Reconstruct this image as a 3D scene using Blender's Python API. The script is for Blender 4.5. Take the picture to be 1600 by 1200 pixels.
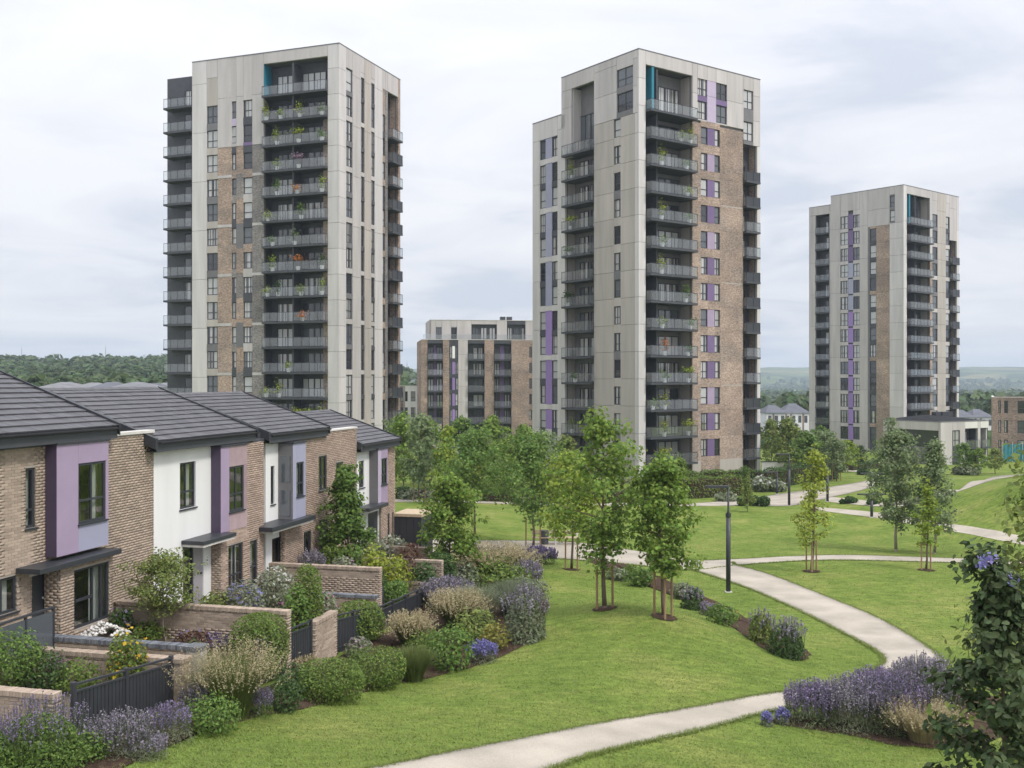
import bpy, math, random
import numpy as np
from mathutils import Vector, Matrix

for o in list(bpy.data.objects):
    bpy.data.objects.remove(o)
SC = bpy.context.scene
COL = SC.collection
R = math.radians

# ------------------------------------------------------------------ camera
CAMZ = 11.5
FPX = 1600.0          # focal length in photo pixels (photo is 1600 wide)
HOR = 592.0           # horizon row in the photo
cam = bpy.data.objects.new('camera', bpy.data.cameras.new('camera'))
COL.objects.link(cam)
cam.location = (0, 0, CAMZ)
cam.rotation_euler = (R(90), 0, 0)
cam.data.sensor_width = 36.0
cam.data.lens = 36.0
cam.data.shift_y = -(600 - HOR) / 1600.0
cam.data.clip_start = 0.1
cam.data.clip_end = 30000
SC.camera = cam

# ------------------------------------------------------------------ world
SUN_EL, SUN_AZ = 50.0, 128.0     # azimuth measured clockwise from +Y (view direction)
world = bpy.data.worlds.new('World')
SC.world = world
world.use_nodes = True
nt = world.node_tree
nt.nodes.clear()
N = nt.nodes.new
L = nt.links.new
wout = N('ShaderNodeOutputWorld')
sky = N('ShaderNodeTexSky')
sky.sky_type = 'NISHITA'
sky.sun_disc = False
sky.sun_elevation = R(SUN_EL)
sky.sun_rotation = R(SUN_AZ)
sky.air_density = 1.0
sky.dust_density = 2.0
bg1 = N('ShaderNodeBackground')
bg1.inputs['Strength'].default_value = 0.12
L(sky.outputs['Color'], bg1.inputs['Color'])
tc = N('ShaderNodeTexCoord')
sep = N('ShaderNodeSeparateXYZ')
L(tc.outputs['Generated'], sep.inputs[0])
def mth(op, a, b=None, c=None):
    n = N('ShaderNodeMath'); n.operation = op
    for i, v in enumerate((a, b, c)):
        if v is None: continue
        if isinstance(v, (int, float)): n.inputs[i].default_value = v
        else: L(v, n.inputs[i])
    return n.outputs[0]
zc = mth('MAXIMUM', sep.outputs['Z'], 0.0)
den = mth('ADD', zc, 0.12)
ux = mth('DIVIDE', sep.outputs['X'], den)
uy = mth('DIVIDE', sep.outputs['Y'], den)
cmb = N('ShaderNodeCombineXYZ')
L(ux, cmb.inputs[0]); L(uy, cmb.inputs[1])
n1 = N('ShaderNodeTexNoise'); n1.inputs['Scale'].default_value = 1.15; n1.inputs['Detail'].default_value = 9; n1.inputs['Roughness'].default_value = 0.56; n1.inputs['Distortion'].default_value = 0.6
L(cmb.outputs[0], n1.inputs['Vector'])
n2 = N('ShaderNodeTexNoise'); n2.inputs['Scale'].default_value = 0.33; n2.inputs['Detail'].default_value = 4
mp2 = N('ShaderNodeMapping'); mp2.inputs['Location'].default_value = (7.3, 2.1, 0)
L(cmb.outputs[0], mp2.inputs[0]); L(mp2.outputs[0], n2.inputs['Vector'])
cl = mth('ADD', mth('MULTIPLY', n1.outputs['Fac'], 0.62), mth('MULTIPLY', n2.outputs['Fac'], 0.38))
ramp = N('ShaderNodeValToRGB')
ramp.color_ramp.elements[0].position = 0.40; ramp.color_ramp.elements[0].color = (0.465, 0.495, 0.56, 1)
ramp.color_ramp.elements[1].position = 0.585; ramp.color_ramp.elements[1].color = (0.66, 0.66, 0.68, 1)
e = ramp.color_ramp.elements.new(0.48); e.color = (0.582, 0.592, 0.632, 1)
L(cl, ramp.inputs[0])
grad = N('ShaderNodeMapRange')          # an overcast sky brightens gently towards the zenith
grad.inputs['From Min'].default_value = 0.0; grad.inputs['From Max'].default_value = 1.0
grad.inputs['To Min'].default_value = 0.95; grad.inputs['To Max'].default_value = 2.5
L(mth('MULTIPLY', zc, zc), grad.inputs['Value'])
bg2 = N('ShaderNodeBackground')
L(ramp.outputs[0], bg2.inputs['Color']); L(grad.outputs[0], bg2.inputs['Strength'])
mixw = N('ShaderNodeMixShader'); mixw.inputs[0].default_value = 0.93
L(bg1.outputs[0], mixw.inputs[1]); L(bg2.outputs[0], mixw.inputs[2])
L(mixw.outputs[0], wout.inputs['Surface'])

# ------------------------------------------------------------------ sun
sd = bpy.data.lights.new('sun', 'SUN')
sd.energy = 1.5
sd.angle = R(10)
sd.color = (1.0, 0.955, 0.89)
sun = bpy.data.objects.new('sun', sd)
COL.objects.link(sun)
az = R(SUN_AZ)
sdir = Vector((math.sin(az) * math.cos(R(SUN_EL)), math.cos(az) * math.cos(R(SUN_EL)), math.sin(R(SUN_EL))))
sun.rotation_euler = (-sdir).to_track_quat('-Z', 'Y').to_euler()

SC.view_settings.view_transform = 'Standard'
SC.view_settings.look = 'None'
SC.view_settings.gamma = 1.0
SC.view_settings.exposure = 0.60
SC.view_settings.use_curve_mapping = False
SC.cycles.max_bounces = 5
SC.cycles.diffuse_bounces = 3
SC.cycles.glossy_bounces = 3
SC.cycles.transparent_max_bounces = 16
SC.cycles.volume_bounces = 0

# ------------------------------------------------------------------ materials
MATS = {}
def _new(name):
    m = bpy.data.materials.new(name); m.use_nodes = True
    m.node_tree.nodes.clear(); MATS[name] = m
    return m, m.node_tree.nodes.new, m.node_tree.links.new
def surf(name, col, rough=0.8, spec=0.3, metal=0.0, nscale=None, namt=0.15, coord='Object', bump=0.0, bscale=60.0, bdist=0.01, island=0.0, col2=None, stretch=(1, 1, 1), objrand=0.0, n2scale=None, n2amt=0.0):
    """plain surface with mottling, fine relief and optional piece-to-piece variation"""
    m, N, L = _new(name)
    out = N('ShaderNodeOutputMaterial'); p = N('ShaderNodeBsdfPrincipled')
    L(p.outputs[0], out.inputs[0])
    p.inputs['Roughness'].default_value = rough
    p.inputs['Metallic'].default_value = metal
    p.inputs['Specular IOR Level'].default_value = spec
    rgb = N('ShaderNodeRGB'); rgb.outputs[0].default_value = (*col, 1)
    cur = rgb.outputs[0]
    tcn = N('ShaderNodeTexCoord'); mp = N('ShaderNodeMapping'); mp.inputs['Scale'].default_value = stretch
    if coord == 'World':
        g = N('ShaderNodeNewGeometry'); L(g.outputs['Position'], mp.inputs[0])
    else:
        L(tcn.outputs[coord], mp.inputs[0])
    def vary(cur, fac, lo, hi):
        mr = N('ShaderNodeMapRange'); mr.inputs['To Min'].default_value = lo; mr.inputs['To Max'].default_value = hi
        L(fac, mr.inputs['Value'])
        hs = N('ShaderNodeHueSaturation'); L(mr.outputs[0], hs.inputs['Value']); L(cur, hs.inputs['Color'])
        return hs.outputs[0]
    if nscale:
        t = N('ShaderNodeTexNoise'); t.inputs['Scale'].default_value = nscale; t.inputs['Detail'].default_value = 6
        t.inputs['Roughness'].default_value = 0.6
        L(mp.outputs[0], t.inputs['Vector'])
        cr = N('ShaderNodeMapRange'); cr.inputs['From Min'].default_value = 0.3; cr.inputs['From Max'].default_value = 0.7
        L(t.outputs['Fac'], cr.inputs['Value'])
        if col2:
            mx = N('ShaderNodeMix'); mx.data_type = 'RGBA'
            L(cr.outputs[0], mx.inputs['Factor']); L(cur, mx.inputs['A']); mx.inputs['B'].default_value = (*col2, 1)
            cur = mx.outputs['Result']
        else:
            cur = vary(cur, cr.outputs[0], 1 - namt, 1 + namt)
    if n2scale:
        t = N('ShaderNodeTexNoise'); t.inputs['Scale'].default_value = n2scale; t.inputs['Detail'].default_value = 3
        L(mp.outputs[0], t.inputs['Vector'])
        cr = N('ShaderNodeMapRange'); cr.inputs['From Min'].default_value = 0.3; cr.inputs['From Max'].default_value = 0.7
        L(t.outputs['Fac'], cr.inputs['Value'])
        cur = vary(cur, cr.outputs[0], 1 - n2amt, 1 + n2amt)
    if island:
        g = N('ShaderNodeNewGeometry'); oi = N('ShaderNodeObjectInfo')
        ad = N('ShaderNodeMath'); ad.operation = 'ADD'; L(g.outputs['Random Per Island'], ad.inputs[0]); L(oi.outputs['Random'], ad.inputs[1])
        wn = N('ShaderNodeTexWhiteNoise'); wn.noise_dimensions = '1D'; L(ad.outputs[0], wn.inputs['W'])
        cur = vary(cur, wn.outputs['Value'], 1 - island, 1 + island)
    if objrand:
        oi = N('ShaderNodeObjectInfo')
        cur = vary(cur, oi.outputs['Random'], 1 - objrand, 1 + objrand)
    L(cur, p.inputs['Base Color'])
    if bump:
        b = N('ShaderNodeTexNoise'); b.inputs['Scale'].default_value = bscale; b.inputs['Detail'].default_value = 5
        L(mp.outputs[0], b.inputs['Vector'])
        bn = N('ShaderNodeBump'); bn.inputs['Strength'].default_value = bump; bn.inputs['Distance'].default_value = bdist
        L(b.outputs['Fac'], bn.inputs['Height']); L(bn.outputs[0], p.inputs['Normal'])
    return m
def brickmat(name, c1, c2, mortar, bw=0.225, rh=0.075, ms=0.01, tint=None):
    """brickwork too far off to pick the bricks apart"""
    m, N, L = _new(name)
    out = N('ShaderNodeOutputMaterial'); p = N('ShaderNodeBsdfPrincipled'); L(p.outputs[0], out.inputs[0])
    p.inputs['Roughness'].default_value = 0.9; p.inputs['Specular IOR Level'].default_value = 0.15
    tcn = N('ShaderNodeTexCoord'); sp = N('ShaderNodeSeparateXYZ'); L(tcn.outputs['Object'], sp.inputs[0])
    ad = N('ShaderNodeMath'); L(sp.outputs['X'], ad.inputs[0]); L(sp.outputs['Y'], ad.inputs[1])
    cb = N('ShaderNodeCombineXYZ'); L(ad.outputs[0], cb.inputs[0]); L(sp.outputs['Z'], cb.inputs[1])
    oi = N('ShaderNodeObjectInfo')
    b = N('ShaderNodeTexBrick'); L(cb.outputs[0], b.inputs['Vector'])
    b.inputs['Color1'].default_value = (*c1, 1); b.inputs['Color2'].default_value = (*c2, 1); b.inputs['Mortar'].default_value = (*mortar, 1)
    b.inputs['Scale'].default_value = 1.0; b.inputs['Mortar Size'].default_value = ms; b.inputs['Bias'].default_value = -0.1
    b.inputs['Brick Width'].default_value = bw; b.inputs['Row Height'].default_value = rh
    t = N('ShaderNodeTexNoise'); t.inputs['Scale'].default_value = 0.35; t.inputs['Detail'].default_value = 7
    g = N('ShaderNodeNewGeometry'); L(g.outputs['Position'], t.inputs['Vector'])
    mr = N('ShaderNodeMapRange'); mr.inputs['From Min'].default_value = 0.3; mr.inputs['From Max'].default_value = 0.7
    mr.inputs['To Min'].default_value = 0.85; mr.inputs['To Max'].default_value = 1.12; L(t.outputs['Fac'], mr.inputs['Value'])
    hs = N('ShaderNodeHueSaturation'); L(mr.outputs[0], hs.inputs['Value']); L(b.outputs['Color'], hs.inputs['Color'])
    mp2 = N('ShaderNodeMapping'); mp2.inputs['Scale'].default_value = (1, 1, 2.2); L(g.outputs['Position'], mp2.inputs[0])
    t2 = N('ShaderNodeTexNoise'); t2.inputs['Scale'].default_value = 3.4; t2.inputs['Detail'].default_value = 4; t2.inputs['Roughness'].default_value = 0.8; L(mp2.outputs[0], t2.inputs['Vector'])
    mr2 = N('ShaderNodeMapRange'); mr2.inputs['From Min'].default_value = 0.3; mr2.inputs['From Max'].default_value = 0.7; mr2.inputs['To Min'].default_value = 0.45; mr2.inputs['To Max'].default_value = 1.55; L(t2.outputs['Fac'], mr2.inputs['Value'])
    h2 = N('ShaderNodeHueSaturation'); L(mr2.outputs[0], h2.inputs['Value']); L(hs.outputs[0], h2.inputs['Color'])
    t3 = N('ShaderNodeTexNoise'); t3.inputs['Scale'].default_value = 0.22; t3.inputs['Detail'].default_value = 5; L(mp2.outputs[0], t3.inputs['Vector'])
    mr3 = N('ShaderNodeMapRange'); mr3.inputs['From Min'].default_value = 0.42; mr3.inputs['From Max'].default_value = 0.62; mr3.inputs['To Max'].default_value = 0.6; L(t3.outputs['Fac'], mr3.inputs['Value'])
    mx3 = N('ShaderNodeMix'); mx3.data_type = 'RGBA'; mx3.blend_type = 'MULTIPLY'; L(mr3.outputs[0], mx3.inputs['Factor']); L(h2.outputs[0], mx3.inputs['A']); mx3.inputs['B'].default_value = (0.62, 0.68, 0.74, 1)
    h4_ = N('ShaderNodeHueSaturation'); mr4 = N('ShaderNodeMapRange'); mr4.inputs['To Min'].default_value = 0.86; mr4.inputs['To Max'].default_value = 1.12; L(oi.outputs['Random'], mr4.inputs['Value']); L(mr4.outputs[0], h4_.inputs['Value']); L(mx3.outputs['Result'], h4_.inputs['Color'])
    L(h4_.outputs[0], p.inputs['Base Color'])
    bn = N('ShaderNodeBump'); bn.inputs['Strength'].default_value = 0.6; bn.inputs['Distance'].default_value = 0.01; bn.invert = True
    L(b.outputs['Fac'], bn.inputs['Height']); L(bn.outputs[0], p.inputs['Normal'])
    return m
def leafmat(name, col, var=0.35, hue=0.02, trans=0.42, rough=0.55, spec=0.25, sat=1.0):
    m, N, L = _new(name)
    out = N('ShaderNodeOutputMaterial'); p = N('ShaderNodeBsdfPrincipled'); tr = N('ShaderNodeBsdfTranslucent'); mx = N('ShaderNodeMixShader')
    mx.inputs[0].default_value = trans
    L(p.outputs[0], mx.inputs[1]); L(tr.outputs[0], mx.inputs[2]); L(mx.outputs[0], out.inputs[0])
    p.inputs['Roughness'].default_value = rough; p.inputs['Specular IOR Level'].default_value = spec
    g = N('ShaderNodeNewGeometry'); oi = N('ShaderNodeObjectInfo')
    ad = N('ShaderNodeMath'); ad.operation = 'ADD'; L(g.outputs['Random Per Island'], ad.inputs[0]); L(oi.outputs['Random'], ad.inputs[1])
    wn = N('ShaderNodeTexWhiteNoise'); wn.noise_dimensions = '1D'; L(ad.outputs[0], wn.inputs['W'])
    sp = N('ShaderNodeSeparateColor'); L(wn.outputs['Color'], sp.inputs[0])
    hs = N('ShaderNodeHueSaturation'); hs.inputs['Color'].default_value = (*col, 1); hs.inputs['Saturation'].default_value = sat
    a = N('ShaderNodeMapRange'); a.inputs['To Min'].default_value = 0.5 - hue; a.inputs['To Max'].default_value = 0.5 + hue
    L(sp.outputs[0], a.inputs['Value']); L(a.outputs[0], hs.inputs['Hue'])
    b = N('ShaderNodeMapRange'); b.inputs['To Min'].default_value = 1 - var; b.inputs['To Max'].default_value = 1 + var
    L(sp.outputs[1], b.inputs['Value']); L(b.outputs[0], hs.inputs['Value'])
    L(hs.outputs[0], p.inputs['Base Color']); L(hs.outputs[0], tr.inputs['Color'])
    return m
def panemat(name, col, rough=0.04, ior=1.75, nscale=None, col2=None):
    """glazing seen from far: the room or blind behind it plus a mirror-smooth surface"""
    m, N, L = _new(name)
    out = N('ShaderNodeOutputMaterial'); p = N('ShaderNodeBsdfPrincipled'); L(p.outputs[0], out.inputs[0])
    p.inputs['Roughness'].default_value = rough; p.inputs['IOR'].default_value = ior
    p.inputs['Base Color'].default_value = (*col, 1)
    if col2:
        tcn = N('ShaderNodeTexCoord'); sp = N('ShaderNodeSeparateXYZ'); L(tcn.outputs['Object'], sp.inputs[0])
        oi = N('ShaderNodeObjectInfo')
        ad = N('ShaderNodeMath'); ad.operation = 'MULTIPLY_ADD'; L(oi.outputs['Random'], ad.inputs[0]); ad.inputs[1].default_value = 31.0; L(sp.outputs['X'], ad.inputs[2])
        t = N('ShaderNodeTexNoise'); t.noise_dimensions = '1D'; t.inputs['Scale'].default_value = nscale; t.inputs['Detail'].default_value = 1
        L(ad.outputs[0], t.inputs['W'])
        mr = N('ShaderNodeMapRange'); mr.inputs['From Min'].default_value = 0.44; mr.inputs['From Max'].default_value = 0.54; L(t.outputs['Fac'], mr.inputs['Value'])
        mx = N('ShaderNodeMix'); mx.data_type = 'RGBA'; L(mr.outputs[0], mx.inputs['Factor'])
        mx.inputs['A'].default_value = (*col, 1); mx.inputs['B'].default_value = (*col2, 1); L(mx.outputs['Result'], p.inputs['Base Color'])
    return m
def clearglass(name, tint=(0.8, 0.85, 0.86), glossy=0.16, milky=0.12, mcol=(0.5, 0.53, 0.54)):
    m, N, L = _new(name)
    out = N('ShaderNodeOutputMaterial'); t = N('ShaderNodeBsdfTransparent'); t.inputs[0].default_value = (*tint, 1)
    d = N('ShaderNodeBsdfDiffuse'); d.inputs[0].default_value = (*mcol, 1)
    g = N('ShaderNodeBsdfGlossy'); g.inputs['Roughness'].default_value = 0.02
    m1 = N('ShaderNodeMixShader'); m1.inputs[0].default_value = milky; L(t.outputs[0], m1.inputs[1]); L(d.outputs[0], m1.inputs[2])
    lw = N('ShaderNodeLayerWeight'); lw.inputs['Blend'].default_value = 0.5
    pw = N('ShaderNodeMath'); pw.operation = 'POWER'; L(lw.outputs['Facing'], pw.inputs[0]); pw.inputs[1].default_value = 4.0
    ad = N('ShaderNodeMath'); ad.operation = 'MULTIPLY_ADD'; ad.use_clamp = True; L(pw.outputs[0], ad.inputs[0]); ad.inputs[1].default_value = 0.7; ad.inputs[2].default_value = glossy
    m2 = N('ShaderNodeMixShader'); L(ad.outputs[0], m2.inputs[0]); L(m1.outputs[0], m2.inputs[1]); L(g.outputs[0], m2.inputs[2])
    L(m2.outputs[0], out.inputs[0])
    return m

surf('concrete', (0.49, 0.457, 0.447), 0.85, 0.2, nscale=1.3, namt=0.12, bump=0.15, bscale=30, coord='World', n2scale=0.25, n2amt=0.06, objrand=0.06, stretch=(1, 1, 0.10))
surf('concrete_white', (0.575, 0.545, 0.537), 0.85, 0.2, nscale=1.2, namt=0.11, bump=0.1, bscale=30, coord='World', objrand=0.05, n2scale=0.25, n2amt=0.05, stretch=(1, 1, 0.09))
surf('concrete_tan', (0.435, 0.395, 0.362), 0.85, 0.2, nscale=1.2, namt=0.12, bump=0.15, bscale=30, coord='World', objrand=0.06, n2scale=0.25, n2amt=0.05, stretch=(1, 1, 0.10))
brickmat('tower_brick', (0.40, 0.275, 0.21), (0.29, 0.20, 0.155), (0.46, 0.41, 0.36))
brickmat('tower_brick_grey', (0.26, 0.23, 0.215), (0.18, 0.16, 0.155), (0.36, 0.33, 0.31))
brickmat('far_brick', (0.35, 0.24, 0.185), (0.25, 0.17, 0.135), (0.44, 0.38, 0.33))
surf('house_brick', (0.395, 0.315, 0.25), 0.92, 0.12, nscale=1.2, namt=0.12, coord='World', island=0.17, bump=0.3, bscale=120, bdist=0.004)
surf('house_brick_pink', (0.41, 0.31, 0.25), 0.92, 0.12, nscale=1.2, namt=0.12, coord='World', island=0.17, bump=0.3, bscale=120, bdist=0.004)
surf('blue_brick', (0.15, 0.16, 0.18), 0.7, 0.3, nscale=3, namt=0.2, coord='World', island=0.3, bump=0.2, bscale=90, bdist=0.004)
surf('mortar', (0.37, 0.33, 0.285), 0.95, 0.1, nscale=5, namt=0.12, coord='World', bump=0.2)
surf('dark_metal', (0.040, 0.043, 0.050), 0.42, 0.4, nscale=3, namt=0.12, coord='World')
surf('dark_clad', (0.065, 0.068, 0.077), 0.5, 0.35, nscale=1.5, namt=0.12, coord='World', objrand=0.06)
surf('mid_clad', (0.17, 0.165, 0.17), 0.55, 0.3, nscale=1.5, namt=0.1, coord='World', objrand=0.06)
surf('soffit', (0.30, 0.29, 0.275), 0.8, 0.2, nscale=2, namt=0.1, coord='World')
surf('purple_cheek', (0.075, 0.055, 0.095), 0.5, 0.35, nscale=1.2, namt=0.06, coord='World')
surf('purple', (0.36, 0.28, 0.395), 0.45, 0.35, nscale=1.2, namt=0.06, coord='World')
surf('purple_vivid', (0.30, 0.20, 0.45), 0.45, 0.35, nscale=1.2, namt=0.06, coord='World', objrand=0.08)
surf('purple_dusk', (0.17, 0.115, 0.235), 0.5, 0.35, nscale=1.2, namt=0.06, coord='World', objrand=0.08)
surf('purple_pale', (0.47, 0.40, 0.52), 0.5, 0.3, nscale=1.2, namt=0.06, coord='World')
surf('lilac_grey', (0.34, 0.34, 0.45), 0.5, 0.3, nscale=1.2, namt=0.05, coord='World', objrand=0.05)
surf('pink_brick', (0.385, 0.285, 0.30), 0.85, 0.2, nscale=3, namt=0.1, coord='World', island=0.15)
surf('teal', (0.02, 0.19, 0.27), 0.45, 0.35, nscale=1.2, namt=0.06, coord='World')
surf('teal_net', (0.05, 0.22, 0.26), 0.7, 0.2, nscale=2, namt=0.25, coord='World')
surf('white_render', (0.78, 0.775, 0.765), 0.9, 0.2, nscale=1.6, namt=0.05, coord='World', bump=0.1, bscale=70, stretch=(1, 1, .15), n2scale=.5, n2amt=.03)
surf('off_white', (0.66, 0.64, 0.61), 0.85, 0.2, nscale=0.7, namt=0.06, coord='World')
surf('white_paint', (0.78, 0.78, 0.77), 0.5, 0.35)
surf('door_grey', (0.33, 0.31, 0.33), 0.45, 0.35, nscale=1.5, namt=0.05, coord='World')
surf('roof_tile', (0.092, 0.090, 0.099), 0.55, 0.4, nscale=2.5, namt=0.14, coord='World', island=0.14, bump=0.15, bscale=40, bdist=0.004)
surf('far_roof', (0.13, 0.135, 0.155), 0.8, 0.2, nscale=0.6, namt=0.15, coord='World')
surf('dark_roof', (0.03, 0.031, 0.034), 0.9, 0.1, nscale=1, namt=0.2, coord='World')
surf('far_roof_pale', (0.20, 0.20, 0.21), 0.8, 0.2, nscale=0.6, namt=0.15, coord='World')
surf('coping', (0.60, 0.575, 0.54), 0.85, 0.2, nscale=3, namt=0.1, coord='World')
surf('room_dark', (0.13, 0.12, 0.105), 0.9, 0.1, nscale=0.8, namt=0.3, coord='World')
surf('curtain', (0.62, 0.60, 0.56), 0.9, 0.1, nscale=6, namt=0.12, coord='World', stretch=(1, 1, 0.05))
surf('wood_stake', (0.31, 0.205, 0.125), 0.85, 0.15, nscale=9, namt=0.2, coord='World', stretch=(1, 1, 0.15), objrand=0.12)
surf('wood_pale', (0.50, 0.40, 0.28), 0.8, 0.2, nscale=8, namt=0.15, coord='World')
surf('bark', (0.165, 0.125, 0.095), 0.95, 0.1, nscale=14, namt=0.3, coord='World', stretch=(1, 1, 0.25), bump=0.5, bscale=40)
surf('bark_pale', (0.27, 0.23, 0.19), 0.95, 0.1, nscale=14, namt=0.25, coord='World', stretch=(1, 1, 0.25), bump=0.4, bscale=40)
surf('soil', (0.075, 0.05, 0.037), 0.98, 0.05, nscale=7, namt=0.4, coord='World', bump=0.9, bscale=25, bdist=0.05)
surf('path_gravel', (0.40, 0.358, 0.30), 0.95, 0.1, nscale=38, namt=0.22, coord='World', bump=0.35, bscale=160, bdist=0.006, n2scale=0.6, n2amt=0.17)
surf('paving', (0.42, 0.385, 0.35), 0.9, 0.15, nscale=20, namt=0.12, coord='World', n2scale=0.8, n2amt=0.08)
surf('garden_floor', (0.12, 0.10, 0.075), 0.95, 0.1, nscale=4, namt=0.35, coord='World', bump=0.5, bscale=20, bdist=0.03)
surf('white_pot', (0.72, 0.71, 0.69), 0.5, 0.3)
surf('pebble', (0.62, 0.60, 0.57), 0.8, 0.2, island=0.25)
panemat('pane_dark', (0.03, 0.033, 0.04))
panemat('pane_mid', (0.10, 0.11, 0.125))
panemat('pane_blind', (0.44, 0.44, 0.44), ior=1.8)
panemat('pane_curtain', (0.05, 0.052, 0.06), nscale=2.6, col2=(0.46, 0.45, 0.44), ior=1.9)
panemat('pane_teal', (0.10, 0.17, 0.19))
clearglass('balcony_glass', (0.93, 0.95, 0.955), 0.07, 0.05, (0.72, 0.75, 0.76))
clearglass('window_glass', (0.90, 0.93, 0.93), 0.10, 0.0)

# foliage
leafmat('leaf_maple', (0.191, 0.283, 0.052), 0.42, 0.025)
leafmat('leaf_fresh', (0.256, 0.335, 0.047), 0.38, 0.025)
leafmat('leaf_olive', (0.207, 0.257, 0.070), 0.40, 0.025)
leafmat('leaf_grey', (0.200, 0.257, 0.120), 0.40, 0.02)
leafmat('leaf_mid', (0.148, 0.236, 0.053), 0.40, 0.02)
leafmat('leaf_dark', (0.077, 0.133, 0.040), 0.45, 0.02)
leafmat('leaf_deep', (0.078, 0.112, 0.046), 0.45, 0.025, trans=0.3, rough=0.5, spec=0.22)
leafmat('leaf_far', (0.095, 0.142, 0.054), 0.40, 0.03)
leafmat('leaf_box', (0.155, 0.224, 0.048), 0.45, 0.02)
leafmat('leaf_lime', (0.315, 0.367, 0.055), 0.35, 0.02)
leafmat('leaf_sage', (0.256, 0.289, 0.179), 0.35, 0.02)
leafmat('leaf_yellow', (0.260, 0.250, 0.060), 0.35, 0.02)
leafmat('leaf_red', (0.150, 0.085, 0.060), 0.35, 0.03)
leafmat('stem_green', (0.130, 0.170, 0.075), 0.3, 0.02)
leafmat('straw', (0.470, 0.400, 0.245), 0.25, 0.015)
leafmat('grass_blade_green', (0.160, 0.200, 0.060), 0.3, 0.02)
leafmat('flower_violet', (0.265, 0.210, 0.345), 0.35, 0.02)
leafmat('flower_lavender', (0.315, 0.275, 0.345), 0.35, 0.02)
leafmat('flower_mauve', (0.380, 0.260, 0.340), 0.3, 0.02)
leafmat('flower_blue', (0.260, 0.240, 0.520), 0.3, 0.02)
leafmat('flower_white', (0.620, 0.620, 0.580), 0.2, 0.02)
leafmat('flower_yellow', (0.620, 0.420, 0.030), 0.25, 0.02)
leafmat('flower_pink', (0.500, 0.240, 0.360), 0.25, 0.02)
leafmat('flower_orange', (0.550, 0.220, 0.060), 0.25, 0.02)
leafmat('lawn_blade', (0.205, 0.262, 0.062), 0.22, 0.015, trans=0.35)

def lawnmat():
    m, N, L = _new('lawn')
    out = N('ShaderNodeOutputMaterial'); p = N('ShaderNodeBsdfPrincipled'); L(p.outputs[0], out.inputs[0])
    p.inputs['Roughness'].default_value = 0.95; p.inputs['Specular IOR Level'].default_value = 0.1
    g = N('ShaderNodeNewGeometry')
    def noise(scale, det, st=(1, 1, 1)):
        mp = N('ShaderNodeMapping'); mp.inputs['Scale'].default_value = st; L(g.outputs['Position'], mp.inputs[0])
        t = N('ShaderNodeTexNoise'); t.inputs['Scale'].default_value = scale; t.inputs['Detail'].default_value = det; t.inputs['Roughness'].default_value = 0.6
        L(mp.outputs[0], t.inputs['Vector']); return t.outputs['Fac']
    r1 = N('ShaderNodeValToRGB'); L(noise(0.35, 5), r1.inputs[0])
    el = r1.color_ramp.elements
    el[0].position = 0.30; el[0].color = (0.130, 0.190, 0.038, 1)
    el[1].position = 0.70; el[1].color = (0.265, 0.280, 0.085, 1)
    x = el.new(0.50); x.color = (0.182, 0.240, 0.052, 1)
    r2 = N('ShaderNodeValToRGB'); L(noise(2.6, 8, (0.8, 1.5, 1)), r2.inputs[0])
    r2.color_ramp.elements[0].position = 0.3; r2.color_ramp.elements[0].color = (0.55, 0.61, 0.55, 1)
    r2.color_ramp.elements[1].position = 0.72; r2.color_ramp.elements[1].color = (1.22, 1.2, 1.15, 1)
    mx = N('ShaderNodeMix'); mx.data_type = 'RGBA'; mx.blend_type = 'MULTIPLY'; mx.inputs['Factor'].default_value = 0.95
    L(r1.outputs[0], mx.inputs['A']); L(r2.outputs[0], mx.inputs['B'])
    r3 = N('ShaderNodeValToRGB'); L(noise(24, 4), r3.inputs[0])
    r3.color_ramp.elements[0].position = 0.3; r3.color_ramp.elements[0].color = (0.6, 0.62, 0.55, 1)
    r3.color_ramp.elements[1].position = 0.75; r3.color_ramp.elements[1].color = (1.3, 1.3, 1.3, 1)
    m2 = N('ShaderNodeMix'); m2.data_type = 'RGBA'; m2.blend_type = 'MULTIPLY'; m2.inputs['Factor'].default_value = 0.8
    L(mx.outputs['Result'], m2.inputs['A']); L(r3.outputs[0], m2.inputs['B'])
    # dry patches
    r4 = N('ShaderNodeValToRGB'); L(noise(0.8, 7), r4.inputs[0]); r4.color_ramp.elements[0].position = 0.60; r4.color_ramp.elements[1].position = 0.74
    m3 = N('ShaderNodeMix'); m3.data_type = 'RGBA'; L(m2.outputs['Result'], m3.inputs['A']); m3.inputs['B'].default_value = (0.30, 0.265, 0.10, 1)
    sc = N('ShaderNodeMath'); sc.operation = 'MULTIPLY'; L(r4.outputs[0], sc.inputs[0]); sc.inputs[1].default_value = 0.45
    L(sc.outputs[0], m3.inputs['Factor'])
    L(m3.outputs['Result'], p.inputs['Base Color'])
    b0 = N('ShaderNodeBump'); b0.inputs['Strength'].default_value = 0.4; b0.inputs['Distance'].default_value = 0.5
    L(noise(0.75, 4, (0.8, 1.7, 1)), b0.inputs['Height'])
    bn = N('ShaderNodeBump'); bn.inputs['Strength'].default_value = 0.8; bn.inputs['Distance'].default_value = 0.06
    L(noise(9, 6), bn.inputs['Height']); L(b0.outputs[0], bn.inputs['Normal']); L(bn.outputs[0], p.inputs['Normal'])
lawnmat()
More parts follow.
